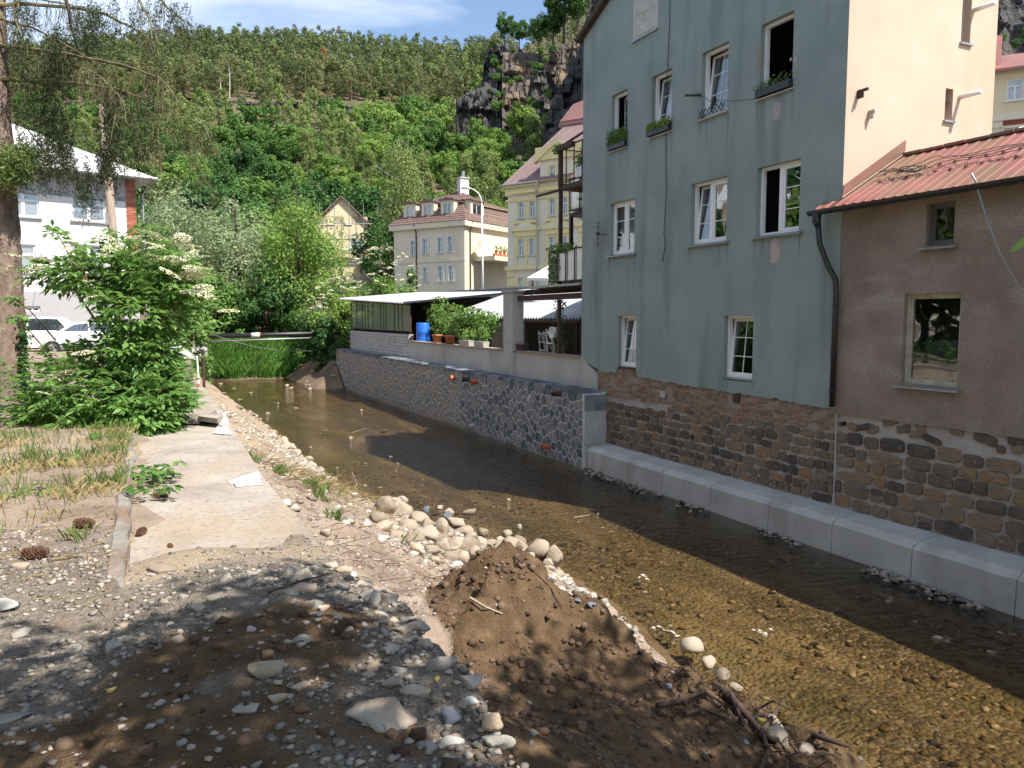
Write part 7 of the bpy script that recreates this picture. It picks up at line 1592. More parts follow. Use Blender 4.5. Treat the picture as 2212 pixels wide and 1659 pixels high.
for k, (px, t, zb, ty, w_, lab) in enumerate(((830, 53, 2.2, 535, 92, 'flowering elder with cream flower heads behind the shed roof'), (742, 50, 2.0, 598, 78, 'whitish flowering bush left of the shed roof'), (690, 54, 1.8, 660, 35, 'small flowering bush above the river pipe'))):
    e = big_tree('flowering_elder', lab, px, t, zb, ty, w_, 'broad', 'leaf_light', 'bark_dark', 46, 150, 0.22, 0.5, 0.1, 50+k, 0.8, cat='shrub')
    H_ = at(px, ty, t)[2]-zb; Rr = w_/1663.3*t
    for q in range(90 if k == 0 else 70):
        a = RT_.random()*6.28; f = RT_.random(); el = RT_.uniform(0.1, 1.4)
        o = bpy.data.objects.new('flower_head', um_far); COL.objects.link(o); o.parent = e; o.location = (Rr*0.95*math.cos(el)*math.cos(a), Rr*0.95*math.cos(el)*math.sin(a), H_*0.5+H_*0.5*math.sin(el)); o.rotation_euler = (RT_.uniform(-.5, .5), RT_.uniform(-.5, .5), a); o.scale = (RT_.uniform(0.8, 1.5),)*3
# ================================================================== near vegetation
# ---------------------------------------------------------------- grass
def blades(rng, C, h, w, bend=0.4):
    n = len(C); a = rng.random(n)*6.283; d = np.stack([np.cos(a), np.sin(a), np.zeros(n)], 1); s = np.stack([-np.sin(a), np.cos(a), np.zeros(n)], 1)
    H_ = (h*(0.5+0.8*rng.random(n)))[:, None]; W_ = (w*(0.6+0.8*rng.random(n)))[:, None]; b = (bend*rng.random(n))[:, None]*H_
    V = np.empty((n, 4, 3)); Z = np.array([0, 0, 1.0]); V[:, 0] = C-s*W_/2; V[:, 1] = C+s*W_/2; V[:, 2] = C+d*b*0.35+Z*H_*0.6+s*W_*0.35; V[:, 3] = C+d*b+Z*H_*0.95
    V2 = V.copy(); return V.reshape(-1, 3)
rng = np.random.default_rng(77)
def scatter(n, x0, x1, y0, y1, dens, zf):
    out = []
    X = rng.uniform(x0, x1, n); Y = rng.uniform(y0, y1, n); K = rng.random(n)
    for x, y, k in zip(X, Y, K):
        if k < dens(x, y): out.append((x, y, zf(x, y)-0.01))
    return np.array(out)
gd = lambda x, y: sstep(6.3, 7.6, y+0.5*mnoise.noise(Vector((x*2, y*2, 0))))*(0.04+0.96*sstep(0.0, 0.4, mnoise.noise(Vector((x*1.9, y*1.9, 4)))))
C = scatter(20000, -4.2, -0.2, 6.0, 11.5, gd, ground_z)
me = quads_mesh('grass', blades(rng, C, 0.15, 0.004), 4, MAT['grass']); o = stuff(link('grass', me)); o['label'] = 'thin green grass in front of the elder bush'; o['category'] = 'grass'
C = scatter(20000, -4.2, -0.18, 5.9, 11.5, lambda x, y: gd(x, y+0.4)*0.9, ground_z)
me = quads_mesh('dry_grass', blades(rng, C, 0.11, 0.003, 1.2), 4, MAT['straw']); o = stuff(link('dry_grass', me)); o['label'] = 'dry straw-coloured grass on the ground by the kerb'; o['category'] = 'dry grass'
cl = []
for k in range(26):
    x, y = (RS.uniform(-3.5, -0.3), RS.uniform(5.2, 9.5)) if k < 16 else (RS.uniform(1.2, 3.0), RS.uniform(7.5, 12))
    m_ = RS.randrange(18, 70); c = np.array([x, y, 0])+np.stack([rng.normal(size=m_)*0.05, rng.normal(size=m_)*0.05, np.zeros(m_)], 1); c[:, 2] = [ground_z(a, b)-0.01 for a, b, _ in c]; cl.append(blades(rng, c, 0.13, 0.005, 0.8))
o = stuff(link('grass_tufts', quads_mesh('grass_tufts', np.concatenate(cl), 4, MAT['grass']))); o['label'] = 'scattered green tufts in the gravelly ground'; o['category'] = 'grass'
# lush grass on the far bank
C = scatter(30000, -3, 10.2, 50.5, 60, lambda x, y: 1.0 if 0.02 < far_bank_z(x, y) and not (x > 8.0 and y < 53) else 0.0, far_bank_z)
o = stuff(link('bank_grass', quads_mesh('bank_grass', blades(rng, C, 0.75, 0.05, 0.7), 4, MAT['lush_grass']))); o['label'] = 'tall lush green grass on the far river bank'; o['category'] = 'grass'
# straw and twig litter
def litter(n, area, lo, hi, mat, name, label, r=0.004, seed=3):
    rs = random.Random(seed); V = []
    for _ in range(n):
        x, y = area(rs); z = ground_z(x, y)+0.012; a = rs.random()*6.28; L_ = rs.uniform(lo, hi); d = np.array([math.cos(a), math.sin(a), rs.uniform(-.1, .25)]); s = np.array([-math.sin(a), math.cos(a), 0])*r; p = np.array([x, y, z]); e = p+d*L_; u = np.array([0, 0, r])
        V += [p-s, p+s, e+s*0.5, e-s*0.5, p-u, p+u, e+u*0.5, e-u*0.5]
    o = stuff(link(name, quads_mesh(name, np.array(V), 4, MAT[mat]))); o['label'] = label; o['category'] = 'litter'; return o
litter(520, lambda rs: (rs.uniform(1.3, 4.0), rs.uniform(5.8, 12)), 0.06, 0.35, 'stem', 'twig_litter', 'brown twigs and root bits strewn on the dirt slope')
litter(900, lambda rs: (rs.gauss(2.2, 0.45), rs.gauss(11.0, 0.8)), 0.1, 0.35, 'straw', 'straw_litter', 'wisps of dry straw on the upper dirt slope', seed=5)
litter(700, lambda rs: (rs.uniform(-3.6, -0.2), rs.uniform(4.6, 10.0)), 0.04, 0.22, 'straw', 'needle_litter', 'dead stalks and needles on the ground left of the kerb', seed=6)

# ---------------------------------------------------------------- the elder bush
eb = thing('elder_bush', 'big flowering elder bush full of green leaves on the left bank', 'bush', (-0.6, 11.3, 2.55))
rg = np.random.default_rng(31); erS = random.Random(8)
def compound(C, D, L_, lf, out):
    """elder leaf: 5-7 leaflets along a drooping stalk"""
    D = D/np.linalg.norm(D); side = np.cross(D, [0, 0, 1.0]); nn = np.linalg.norm(side); side = side/nn if nn > 1e-3 else np.array([1.0, 0, 0]); upv = np.cross(side, D)
    for k, (f, s) in enumerate(((0.35, 1), (0.35, -1), (0.68, 1), (0.68, -1), (1.0, 0))):
        b = C+D*L_*f+np.array([0, 0, -0.22*L_*f*f]); d = (D*(0.55 if s else 1.0)+side*s*0.85+np.array([0, 0, -0.30])); d /= np.linalg.norm(d); sd = np.cross(d, upv+rg.normal(size=3)*0.25); sd /= np.linalg.norm(sd)+1e-9; l_ = lf*(0.8+0.4*rg.random()); nv = np.cross(sd, d)
        out.append((b, b+d*l_*0.45+sd*l_*0.21+nv*0.04*l_, b+d*l_-np.array([0, 0, 0.12*l_]), b+d*l_*0.45-sd*l_*0.21+nv*0.04*l_))
# stems fan out from the base; foliage shells around the volumes the bush shows
stems = MB(); base = np.array([-0.55, 11.3, 2.5])
vols = [(at(235, 590, 11.6), (0.62, 0.55, 0.36), 300), (at(320, 590, 11.5), (0.58, 0.55, 0.45), 330), (at(140, 590, 11.9), (0.5, 0.35, 0.17), 110), (at(300, 670, 11.2), (0.62, 0.55, 0.42), 300), (at(300, 760, 11.2), (0.46, 0.5, 0.4), 220), (at(300, 870, 10.9), (0.66, 0.6, 0.5), 420), (at(175, 860, 11.1), (0.66, 0.6, 0.5), 330), (at(325, 820, 11.4), (0.34, 0.5, 0.5), 200), (at(105, 890, 11.3), (0.38, 0.4, 0.3), 110), (at(390, 610, 11.4), (0.3, 0.4, 0.36), 150), (at(322, 905, 10.7), (0.34, 0.4, 0.28), 170), (at(230, 920, 10.7), (0.6, 0.4, 0.25), 210), (at(345, 770, 12.6), (0.25, 0.9, 0.36), 130), (at(235, 780, 11.6), (0.35, 0.4, 0.4), 110), (at(160, 770, 11.8), (0.4, 0.3, 0.2), 60)]
quads_ = []
for c, r, n in vols:
    d = rg.normal(size=(n, 3)); d /= np.linalg.norm(d, axis=1, keepdims=True); rad = 0.45+0.6*rg.random(n)**0.7
    for i in range(n):
        p = c+d[i]*rad[i]*np.array(r)
        if p[2] < 2.56: p[2] = 2.56+0.1*rg.random()
        D = d[i]*np.array([1, 1, 0.5])+rg.normal(size=3)*0.35+np.array([0, 0, 0.1]); compound(p-ORG[eb], D, 0.15, 0.135, quads_)
for (px, py) in ((120, 500), (170, 545), (245, 505), (300, 500), (340, 495), (465, 690), (30, 640), (35, 690), (150, 520), (215, 515)):
    c = at(px, py, 11.6)
    for k in range(7): compound(c-ORG[eb]+rg.normal(size=3)*0.05, rg.normal(size=3)*np.array([1, 1, 0.4])+np.array([0, 0, 0.2]), 0.13, 0.13, quads_)
    q = at(px*0.55+230*0.45, py+95, 11.6); stems.tube([q, q*0.4+c*0.6+np.array([0, 0, 0.04]), c], [0.014, 0.009, 0.005], 5)
stuff(link('foliage', quads_mesh('foliage', np.array(quads_).reshape(-1, 3), 4, MAT['elder_leaf']), eb, ORG[eb]))
for pts in (((287, 960), (287, 850), (285, 720), (283, 690)), ((300, 960), (290, 900), (250, 760), (225, 640)), ((270, 960), (262, 900), (235, 845), (222, 800)), ((250, 960), (245, 860), (240, 740), (150, 610)), ((310, 960), (330, 860), (345, 700), (390, 600)), ((240, 960), (180, 880), (120, 800))):
    stems.tube([at(x, y, 11.35) for x, y in pts], list(np.linspace(0.035, 0.014, len(pts))), 7)
stems.build('stems', MAT['stem'], eb)
um = [umbel_mesh('flower_head', 0.15, 200, 20+k, 0.022) for k in range(3)]
UMB = [(150, 535), (215, 527), (260, 545), (300, 525), (330, 510), (355, 520), (375, 535), (395, 545), (410, 560), (345, 545), (320, 540), (285, 555), (235, 560), (100, 570), (60, 590), (25, 590), (12, 560), (395, 575), (415, 590), (430, 605), (405, 605), (440, 630), (458, 645), (420, 640), (395, 640), (365, 565), (310, 560), (250, 610), (180, 580), (215, 520), (485, 680), (130, 545), (360, 600), (345, 570), (175, 770), (155, 812), (110, 855), (440, 590), (385, 520), (408, 537), (200, 650), (195, 615), (275, 520), (40, 625), (435, 560)]
for i, (px, py) in enumerate(UMB):
    big = i in (34, 35); c = at(px, py-8, 10.85 if i not in (34, 35, 36) else 10.3)+np.array([erS.uniform(-.1, .1), erS.uniform(-.25, .25), 0.0])
    link('flower_head', um[i % 3], eb, c, (erS.uniform(-.55, .15), erS.uniform(-.1, .6) if px > 330 else erS.uniform(-.3, .3), erS.random()*6), erS.uniform(0.6, 1.15))
    q = c+np.array([erS.uniform(-.1, 0.05), 0.1, -0.3])
# low plants at its foot
for k, (px, py, n, lab) in enumerate(((330, 1035, 26, 'low leafy bramble shoot by the kerb'), (60, 1080, 10, 'single broad yellowing leaf plant left of the cones'), (150, 1010, 16, 'broad-leaved weed in the dry grass'), (225, 955, 18, 'leafy sprout at the foot of the elder'), (330, 1075, 8, 'tiny green sprout beside the half-buried cone'))):
    p = onz(px, py, 2.55); t_ = thing('weed', lab, 'weed', p); out = []
    for q in range(n): compound(rg.normal(size=3)*np.array([0.12, 0.12, 0.03])+np.array([0, 0, 0.09]), rg.normal(size=3)*np.array([1, 1, 0.2]), 0.08, 0.10, out)
    stuff(link('leaves', quads_mesh('leaves', np.array(out).reshape(-1, 3), 4, MAT['leaf_mid' if k != 1 else 'leaf_light']), t_, p)); MB().tube([p, p+np.array([0.02, 0, 0.12])], 0.006, 5).build('stem', MAT['green_stem'], t_)
# tall weeds along the parapet and by the trunk
wd = []
for k in range(90):
    x, y = (rg.uniform(-0.4, 0.75), rg.uniform(14.5, 19)) if k < 60 else (rg.uniform(-2.4, -1.2), rg.uniform(11.5, 13.5)); p = np.array([x, y, ground_z(x, y)]); h = rg.uniform(0.4, 1.05)
    for q in range(16): compound(p+np.array([0.05*rg.normal(), 0.05*rg.normal(), h*(q+1)/16]), rg.normal(size=3)*np.array([1, 1, 0.2])+np.array([0, 0, 0.3]), 0.06, 0.075, wd)
o = stuff(link('tall_weeds', quads_mesh('tall_weeds', np.array(wd).reshape(-1, 3), 4, MAT['leaf_mid']))); o['label'] = 'tall green weeds between the elder and the low parapet'; o['category'] = 'weeds'

# ---------------------------------------------------------------- the spruce on the left
sp = thing('spruce_tree', 'old spruce at the left edge with bare drooping lower branches', 'tree', (-1.95, 13.9, 2.5))
ax = lambda py: at(interp(py, [-400, 0, 200, 400, 600, 900], [-22, -12, -8, 0, 6, 12]), py, 13.55)
mb = MB(); prs = [930, 905, 850, 750, 600, 450, 300, 150, 0, -200, -500]; nseg = 22; ptsT = [ax(p) for p in prs]; rads = [0.42, 0.36, 0.33, 0.32, 0.30, 0.265, 0.22, 0.19, 0.165, 0.13, 0.09]; V = []
PT = []; RD = []
for i in range(len(prs)-1):
    for q in range(8): s = q/8; PT.append(ptsT[i]*(1-s)+ptsT[i+1]*s); RD.append(rads[i]*(1-s)+rads[i+1]*s)
for i, (p, r_) in enumerate(zip(PT, RD)):
    for j in range(nseg):
        w = 2*math.pi*j/nseg; c, s = math.cos(w), math.sin(w); rr = r_*(1+0.10*fbm(c*2.2, s*2.2, p[2]*2.2, 3, 1.6)+0.05*mnoise.cell(Vector((c*5, s*5, p[2]*6)))); V.append(p+np.array([c*rr, s*rr, 0]))
mb.add(V, [(i*nseg+j, i*nseg+(j+1) % nseg, (i+1)*nseg+(j+1) % nseg, (i+1)*nseg+j) for i in range(len(PT)-1) for j in range(nseg)]); mb.build('trunk', MAT['bark'], sp, None, True)
BR = [[(-8, 10), (60, 8), (133, 13), (217, 27), (283, 57), (320, 83), (322, 120), (313, 150)], [(-5, 97), (90, 110), (160, 120), (247, 137), (307, 155), (347, 170), (373, 200), (387, 223)], [(0, 172), (90, 175), (180, 182), (257, 193), (313, 213), (373, 245), (417, 300), (433, 377), (467, 417)], [(-5, 97), (100, 123), (173, 143), (213, 163), (240, 187), (267, 217), (273, 267)],
      [(137, -40), (150, 40), (163, 93), (177, 140)], [(285, -30), (310, 20), (325, 45), (328, 83)], [(330, -30), (355, 10), (390, 40), (418, 58)], [(-10, 40), (60, 55), (130, 90), (200, 130), (250, 150)], [(-10, -30), (60, -5), (150, 10), (200, 20)], [(60, -40), (30, 30), (50, 95)], [(-10, 240), (40, 255), (75, 300), (110, 350)], [(373, 245), (395, 255), (440, 270), (455, 300)], [(347, 170), (350, 230), (330, 300), (300, 340)]]
rb = random.Random(12); twig = MB(); ned = []; fresh = []
for bi, b in enumerate(BR):
    dep = [13.4+rb.uniform(-0.2, 0.2)-(0.0 if bi != 4 else 0.8)]
    P_ = [at(x, y, 13.45-1.3*min(1, i/6)*(1 if bi % 2 else -0.6)) for i, (x, y) in enumerate(b)]; n = len(P_)
    r0 = 0.036 if bi in (0, 1, 2, 4) else 0.022
    twig_path = []
    for i in range(n-1):
        for q in range(4): s = q/4; twig_path.append(P_[i]*(1-s)+P_[i+1]*s+np.array([rb.uniform(-.012, .012), 0, rb.uniform(-.012, .012)]))
    twig_path.append(P_[-1]); m_ = len(twig_path)
    MB().tube(twig_path, list(np.linspace(r0, 0.006, m_)), 6).build('branch', MAT['moss_twig'] if bi != 4 else MAT['bark_dark'], sp)
    for i in range(2, m_):
        for q in range(rb.randrange(1, 3)):
            p = twig_path[i]; L_ = rb.uniform(0.25, 0.95)*(1.0 if i > m_*0.25 else 0.7); a = rb.random()*6.28; d = np.array([math.cos(a)*0.55, math.sin(a)*0.55, rb.uniform(-0.5, 0.15)])
            e1 = p+d*L_*0.35; e2 = e1+np.array([d[0]*0.3, d[1]*0.3, -0.75])*L_*0.45; e3 = e2+np.array([rb.uniform(-.25, .25), rb.uniform(-.25, .25), -0.8])*L_*0.35
            twig.tube([p, e1, e2, e3], [0.007, 0.0055, 0.004, 0.002], 3, False)
            for z in range(3):
                c = e1*(1-z/3)+e3*z/3; dd = np.array([rb.uniform(-1, 1), rb.uniform(-1, 1), -0.9]); twig.tube([c, c+dd*0.09, c+dd*0.14+np.array([0, 0, -0.07])], [0.004, 0.003, 0.0015], 3, False)
            if bi in (2, 11) and i > m_*0.72 and rb.random() < 0.75:
                for z in range(26): fresh.append(e1+(e3-e1)*rb.random()+np.array([rb.gauss(0, .045), rb.gauss(0, .045), rb.gauss(0, .04)]))
twig.build('twigs', MAT['moss_twig'], sp)
# dark hanging needle sprays
def spray(x, y, w_, h_, n, t0=13.6):
    for k in range(n):
        px, py = x+rb.gauss(0, w_*0.45), y+rb.uniform(-h_/2, h_/2); p = at(px, py, t0+rb.uniform(-0.8, 0.8)); L_ = rb.uniform(0.25, 0.6)
        d = np.array([rb.uniform(-.35, .35), rb.uniform(-.35, .35), -1.0])
        for q in range(22): ned.append(p+d*L_*q/22+np.array([rb.gauss(0, .03), rb.gauss(0, .03), rb.gauss(0, .02)]))
for s in ((110, 215, 40, 200, 210), (130, 300, 40, 120, 120), (125, 95, 35, 90, 110), (40, 60, 40, 150, 90), (185, 60, 35, 110, 80), (240, 270, 30, 180, 190), (75, 330, 50, 90, 45), (165, 365, 40, 70, 45), (180, 400, 22, 50, 26), (45, 300, 25, 60, 20), (230, 350, 25, 70, 30), (300, 230, 50, 120, 50), (220, 20, 60, 60, 50), (320, 20, 60, 50, 36), (385, 25, 25, 50, 24), (60, 190, 40, 110, 50), (290, 300, 40, 90, 34)): spray(*s)
C = np.array(ned); rgn = np.random.default_rng(5); stuff(link('needles', quads_mesh('needles', leaves(C-ORG[sp], rgn.normal(size=(len(C), 3)), 0.085, 0.16, 0.1, rng=rgn, droop=1.0), 4, MAT['needle_spruce']), sp, ORG[sp]))
for c0, r0, n in ((at(35, 350, 13.0), (0.42, 0.3, 0.26), 2600), (at(20, 385, 13.0), (0.36, 0.3, 0.2), 1500), (at(60, 330, 13.1), (0.3, 0.2, 0.16), 900), (at(385, 270, 13.0), (0.4, 0.35, 0.25), 900), (at(-40, 360, 13.2), (0.5, 0.4, 0.4), 1200)):
    d = rgn.normal(size=(n, 3)); fresh += list(c0+d*np.array(r0)*0.45)
C = np.array(fresh); stuff(link('green_needles', quads_mesh('green_needles', leaves(C-ORG[sp], rgn.normal(size=(len(C), 3)), 0.085, 0.18, 0.1, rng=rgn), 4, MAT['needle_fresh']), sp, ORG[sp]))
# ivy on the trunk
iv = thing('ivy', 'ivy climbing the shaded side of the spruce trunk', 'ivy', (-1.6, 13.7, 2.5)); n = 500; C = np.array([at(rgn.normal()*7+52, rgn.uniform(690, 880), 13.45+rgn.normal()*0.08) for _ in range(n)])
stuff(link('leaves', quads_mesh('leaves', leaves(C-ORG[iv], rgn.normal(size=(n, 3))+np.array([0.6, -0.6, 0.4]), 0.06, 0.9, rng=rgn), 4, MAT['leaf_dark']), iv, ORG[iv])); MB().tube([at(52, 890, 13.5), at(54, 790, 13.5), at(52, 690, 13.5)], 0.012, 5).build('stem', MAT['stem'], iv)

# ---------------------------------------------------------------- trees behind the standpoint, whose shade falls on the foreground
def shade_tree(name, label, base, crowns, lm, seed, n, leaf=0.17):
    t_ = thing(name, label, 'tree', base); rg2 = np.random.default_rng(seed); out = []
    for c, r, m_ in crowns:
        c = np.array(c, float)
        for q in range(m_):
            d = rg2.normal(size=3); d /= np.linalg.norm(d); pc = c+d*np.array(r)*(0.35+0.6*rg2.random()); out.append(leaf_ball(rg2, n, pc-np.array(base), (0.62, 0.62, 0.42), leaf, 0.6, 0.2))
    stuff(link('crown', quads_mesh('crown', np.concatenate(out), 4, MAT[lm]), t_, base)); mb = MB(); b = np.array(base, float); top = np.array(crowns[0][0], float); mb.tube([b-np.array([0, 0, 0.3]), b*0.6+top*0.4, top], [0.22, 0.17, 0.08], 8)
    for c, r, m_ in crowns[1:]: mb.tube([b*0.5+top*0.5, np.array(c)], [0.10, 0.04], 6)
    mb.build('trunk', MAT['bark_dark'], t_)
shade_tree('bank_tree', 'leafy tree on the bank behind the standpoint', (4.6, -3.2, 0.5), [((2.4, -0.7, 8.2), (2.2, 1.7, 0.9), 34), ((0.0, -0.2, 8.0), (1.9, 1.9, 0.9), 32), ((5.2, -0.4, 8.0), (1.6, 1.3, 0.9), 24), ((-2.6, 0.4, 7.8), (2.2, 1.7, 0.9), 27), ((2.0, -3.0, 8.2), (3.6, 1.2, 0.9), 20)], 'leaf_mid', 4, 90)
for k, (x, y, h) in enumerate(((-14, 12, 12), (-18, 22, 14), (-11, 2, 12), (-20, 2, 14), (-16, -8, 13), (-9, -10, 12), (-24, 14, 15), (-26, 30, 15), (-8.8, 15, 13), (-9.5, 20, 13), (-11, 25, 14), (-12, 31, 14), (-13, 19, 14), (-14, 37, 14), (-17, 40, 14), (-16, 26, 15))):
    tree('left_bank_tree', ['maple', 'oak', 'acacia'][k % 3], (x, y, 2.4), h/13, 'leafy tree standing off to the left of the bank', 'trees off to the left', sink=3.0 if k > 7 else 0.3, sq=1.2)
# leaf of a near branch at the right edge
p = at(2203, 527, 1.5); t_ = thing('leaf_twig', 'single green leaf poking in at the right edge', 'leaf', p)
MB().add([p+RT*0.04+UP*0.02, p+UP*-0.012-RT*0.004, p-RT*0.022-UP*0.016, p+UP*0.012+RT*0.004], [(0, 1, 2, 3)]).build('leaf_blade', MAT['leaf_light'], t_); MB().tube([p+RT*0.04+UP*0.02, p+RT*0.3+UP*0.2], 0.002, 4).build('stalk', MAT['green_stem'], t_)
# ================================================================== stones, rubble, cones, roots
RK = random.Random(55)
def ico(sub):
    bm = bmesh.new(); bmesh.ops.create_icosphere(bm, subdivisions=sub, radius=1.0); V = [np.array(v.co) for v in bm.verts]; F = [tuple(v.index for v in f.verts) for f in bm.faces]; bm.free(); return V, F
I1, I2, I3 = ico(1), ico(2), ico(3)
def boulder_mesh(name, seed, mat, base=I2, flats=5, rough=0.10, cm=(0.5, 0.8)):
    rs = random.Random(seed); V = [v.copy() for v in base[0]]; pl = []
    for _ in range(flats):
        d = np.array([rs.gauss(0, 1), rs.gauss(0, 1), rs.gauss(0, 1)]); d /= np.linalg.norm(d); pl.append((d, rs.uniform(*cm)))
    out = []
    for v in V:
        for d, c in pl:
            q = float(v@d)
            if q > c: v = v-d*(q-c)*0.95
        out.append(v*(1+rough*fbm(v[0]*1.3+seed, v[1]*1.3, v[2]*1.3, 3, 1.0)))
    return new_mesh(name, out, base[1], mat, True)
def hull_mesh(name, seed, mat, n=13):
    rs = random.Random(seed); bm = bmesh.new()
    for _ in range(n):
        d = np.array([rs.gauss(0, 1), rs.gauss(0, 1), rs.gauss(0, 1)]); d /= np.linalg.norm(d); bm.verts.new(tuple(d*rs.uniform(0.8, 1.05)))
    r = bmesh.ops.convex_hull(bm, input=bm.verts); bmesh.ops.delete(bm, geom=[v for v in bm.verts if not v.link_faces], context='VERTS')
    bm.verts.index_update(); me = bpy.data.meshes.new(name); bm.to_mesh(me); bm.free(); me.materials.append(mat); return me
BO = [boulder_mesh('boulder', 10+i, MAT['boulder'], I2, 9, 0.16) for i in range(9)]
RU = [boulder_mesh('rubble', 40+i, MAT['rubble'], I2, 13, 0.16, (0.30, 0.58)) for i in range(10)]
GR_ = [boulder_mesh('rubble_rough', 80+i, MAT['rubble'], I3, 10, 0.22) for i in range(5)]
PB = [boulder_mesh('boulder', 140+i, MAT['boulder'], I3, 13, 0.09, (0.42, 0.66)) for i in range(9)]
def rock(name, me, p, s, label, cat='stone', group=None, rot=None, mat=None):
    if mat is not None: me = me.copy(); me.materials.clear(); me.materials.append(MAT[mat])
    o = link(name, me, None, p, rot or (RK.uniform(-.4, .4), RK.uniform(-.4, .4), RK.random()*6.28), s); return tag(o, label, cat, group)
# ---- the pile of boulders by the water
PILE = [(868, 1115, 30, 24), (835, 1105, 22, 15), (828, 1145, 20, 15), (848, 1090, 18, 12), (880, 1140, 26, 14), (905, 1128, 22, 13), (925, 1140, 22, 16), (905, 1160, 20, 15), (930, 1165, 22, 14), (955, 1150, 22, 18), (960, 1185, 20, 15), (935, 1195, 24, 16), (985, 1135, 24, 13), (1000, 1155, 22, 14), (985, 1180, 24, 16), (1010, 1185, 24, 17), (1040, 1180, 24, 15), (1020, 1165, 18, 12), (965, 1120, 14, 9), (1035, 1215, 24, 18), (1000, 1215, 22, 15), (1060, 1185, 18, 14), (1100, 1190, 26, 17), (1060, 1225, 20, 14), (1130, 1195, 20, 17), (1165, 1200, 26, 21), (1145, 1215, 18, 13), (1200, 1208, 22, 15), (1185, 1225, 14, 10), (1115, 1215, 18, 12), (1090, 1225, 20, 12), (975, 1208, 16, 12), (888, 1175, 20, 13), (860, 1165, 20, 12), (870, 1085, 14, 9), (815, 1125, 14, 10), (1170, 1240, 14, 8), (1205, 1245, 12, 7), (1192, 1252, 12, 7), (950, 1100, 12, 8), (1120, 1175, 16, 10), (1080, 1170, 16, 10), (940, 1215, 16, 10), (1015, 1235, 16, 10), (905, 1195, 15, 10), (1045, 1155, 14, 9)]
def march(px, py, fine):
    d = ray(px, py); t = 2.2; lo = t; f = lambda q: q[2] < max(ground_z(q[0], q[1], fine), -0.02)
    while t < 40 and not f(C0+d*t): lo = t; t += 0.25
    for _ in range(6):
        m = (lo+t)/2
        if f(C0+d*m): t = m
        else: lo = m
    return C0+d*t
def bank_hit(px, py):
    return march(px, py, False)
PL = {0: 'largest tan boulder standing at the far end of the rock pile', 20: 'flat-topped boulder in the middle front of the rock pile', 26: 'big rounded boulder at the water end of the rock pile', 19: 'pale boulder lowest in the rock pile beside the soil heap', 1: 'tan boulder left of the largest one in the rock pile'}
HEAP[0] = False
for i, (px, py, a, b) in enumerate(PILE):
    p = bank_hit(px, py); t = float((p-C0)@FW); s = t/1663.3; p = p+np.array([0, 0, b*s*0.45])
    q_ = RK.uniform(1.05, 1.75); rock('boulder', (PB if i % 5 else BO)[i % 9], p, (a*s*q_, a*s*q_*0.85, b*s*q_*1.1), PL.get(i, 'rounded tan boulder in the rock pile at the edge of the river'), 'boulder', 'boulders in the rock pile', mat='dark_stone' if i in (18,) else None)
HEAP[0] = True
for k, (px, py, a, b, lab, mt) in enumerate(((921, 1108, 10, 14, 'dark grey block standing on the rock pile', 'dark_stone'), (1095, 1160, 15, 12, 'white rock in the water right of the rock pile', None), (1122, 1142, 9, 7, 'small tan stone in the water beyond the rock pile', None), (1495, 1405, 32, 24, 'large pale boulder at the river edge below the soil heap', None), (1530, 1440, 22, 16, 'grey boulder wedged next to the large pale one', None), (1560, 1465, 24, 14, 'long pale rock below the large boulder at the water', None), (1590, 1490, 18, 12, 'pale rock at the foot of the soil heap near the roots', None), (1645, 1565, 16, 12, 'yellowish rock among the roots at the water', 'yellow_stone'), (1015, 1110, 18, 9, 'flat brown stone in the water behind the rock pile', None), (970, 1108, 16, 9, 'pale flat stone half sunk behind the rock pile', None), (1740, 1625, 22, 12, 'brown rock in the bottom edge by the roots', None))):
    p = bank_hit(px, py); s = float((p-C0)@FW)/1663.3; rock('boulder', BO[(k*2+1) % 9], p+np.array([0, 0, b*s*0.4]), (a*s, a*s*0.85, b*s), lab, 'boulder', None, mat=mt)
# ---- stones along the foot of the slope
n = 0
for k in range(150):
    y = RK.uniform(9.5, 34) if k > 18 else RK.uniform(3.8, 9.5); we = water_edge(y); x = we-abs(RK.gauss(0.0, 0.7))+0.10; z = ground_z(x, y, False); s = 0.04+0.19*RK.random()**3
    rock('bank_stone', RK.choice(BO+PB), (x, y, z+s*0.15), (s*1.2, s, s*0.7), 'pale loose stone on the slope along the water line', 'stone', 'stones along the water line', mat=None)
for k in range(16):
    p = onz(RK.uniform(600, 725), RK.uniform(795, 835), 0.15); p[2] = max(0.0, far_bank_z(p[0], p[1])); s = RK.uniform(0.08, 0.22); rock('bank_stone', RK.choice(PB), p, (s*1.3, s, s*0.6), 'stone on the earth bank by the far end of the grey wall', 'stone', 'stones on the far earth bank')
# ---- stones breaking the surface
SHOAL = [(1390, 1242, 9), (1398, 1250, 7), (1380, 1246, 6), (1425, 1352, 9), (1440, 1360, 11), (1455, 1365, 12), (1462, 1372, 10), (1410, 1355, 8), (1448, 1350, 6), (1640, 1362, 9), (1650, 1368, 10), (1628, 1360, 6), (1665, 1358, 7), (855, 1018, 7), (822, 1052, 7), (790, 1048, 6), (860, 1000, 6), (1000, 1120, 7), (580, 892, 9), (640, 880, 7), (520, 862, 8), (560, 905, 7), (620, 955, 6), (700, 930, 8), (760, 945, 9), (830, 930, 9), (780, 885, 6), (730, 1010, 7), (845, 985, 7), (905, 905, 6), (1905, 1282, 12), (1925, 1290, 12), (1918, 1298, 10), (2025, 1378, 14), (2040, 1385, 12), (2165, 1365, 13), (2190, 1370, 9), (2140, 1408, 14), (1100, 1078, 6), (1290, 1110, 6), (1975, 1340, 9), (1060, 1045, 6), (960, 1015, 6), (505, 838, 7), (475, 828, 7), (540, 848, 6), (455, 846, 6), (600, 870, 6), (670, 965, 7), (790, 1000, 6)]
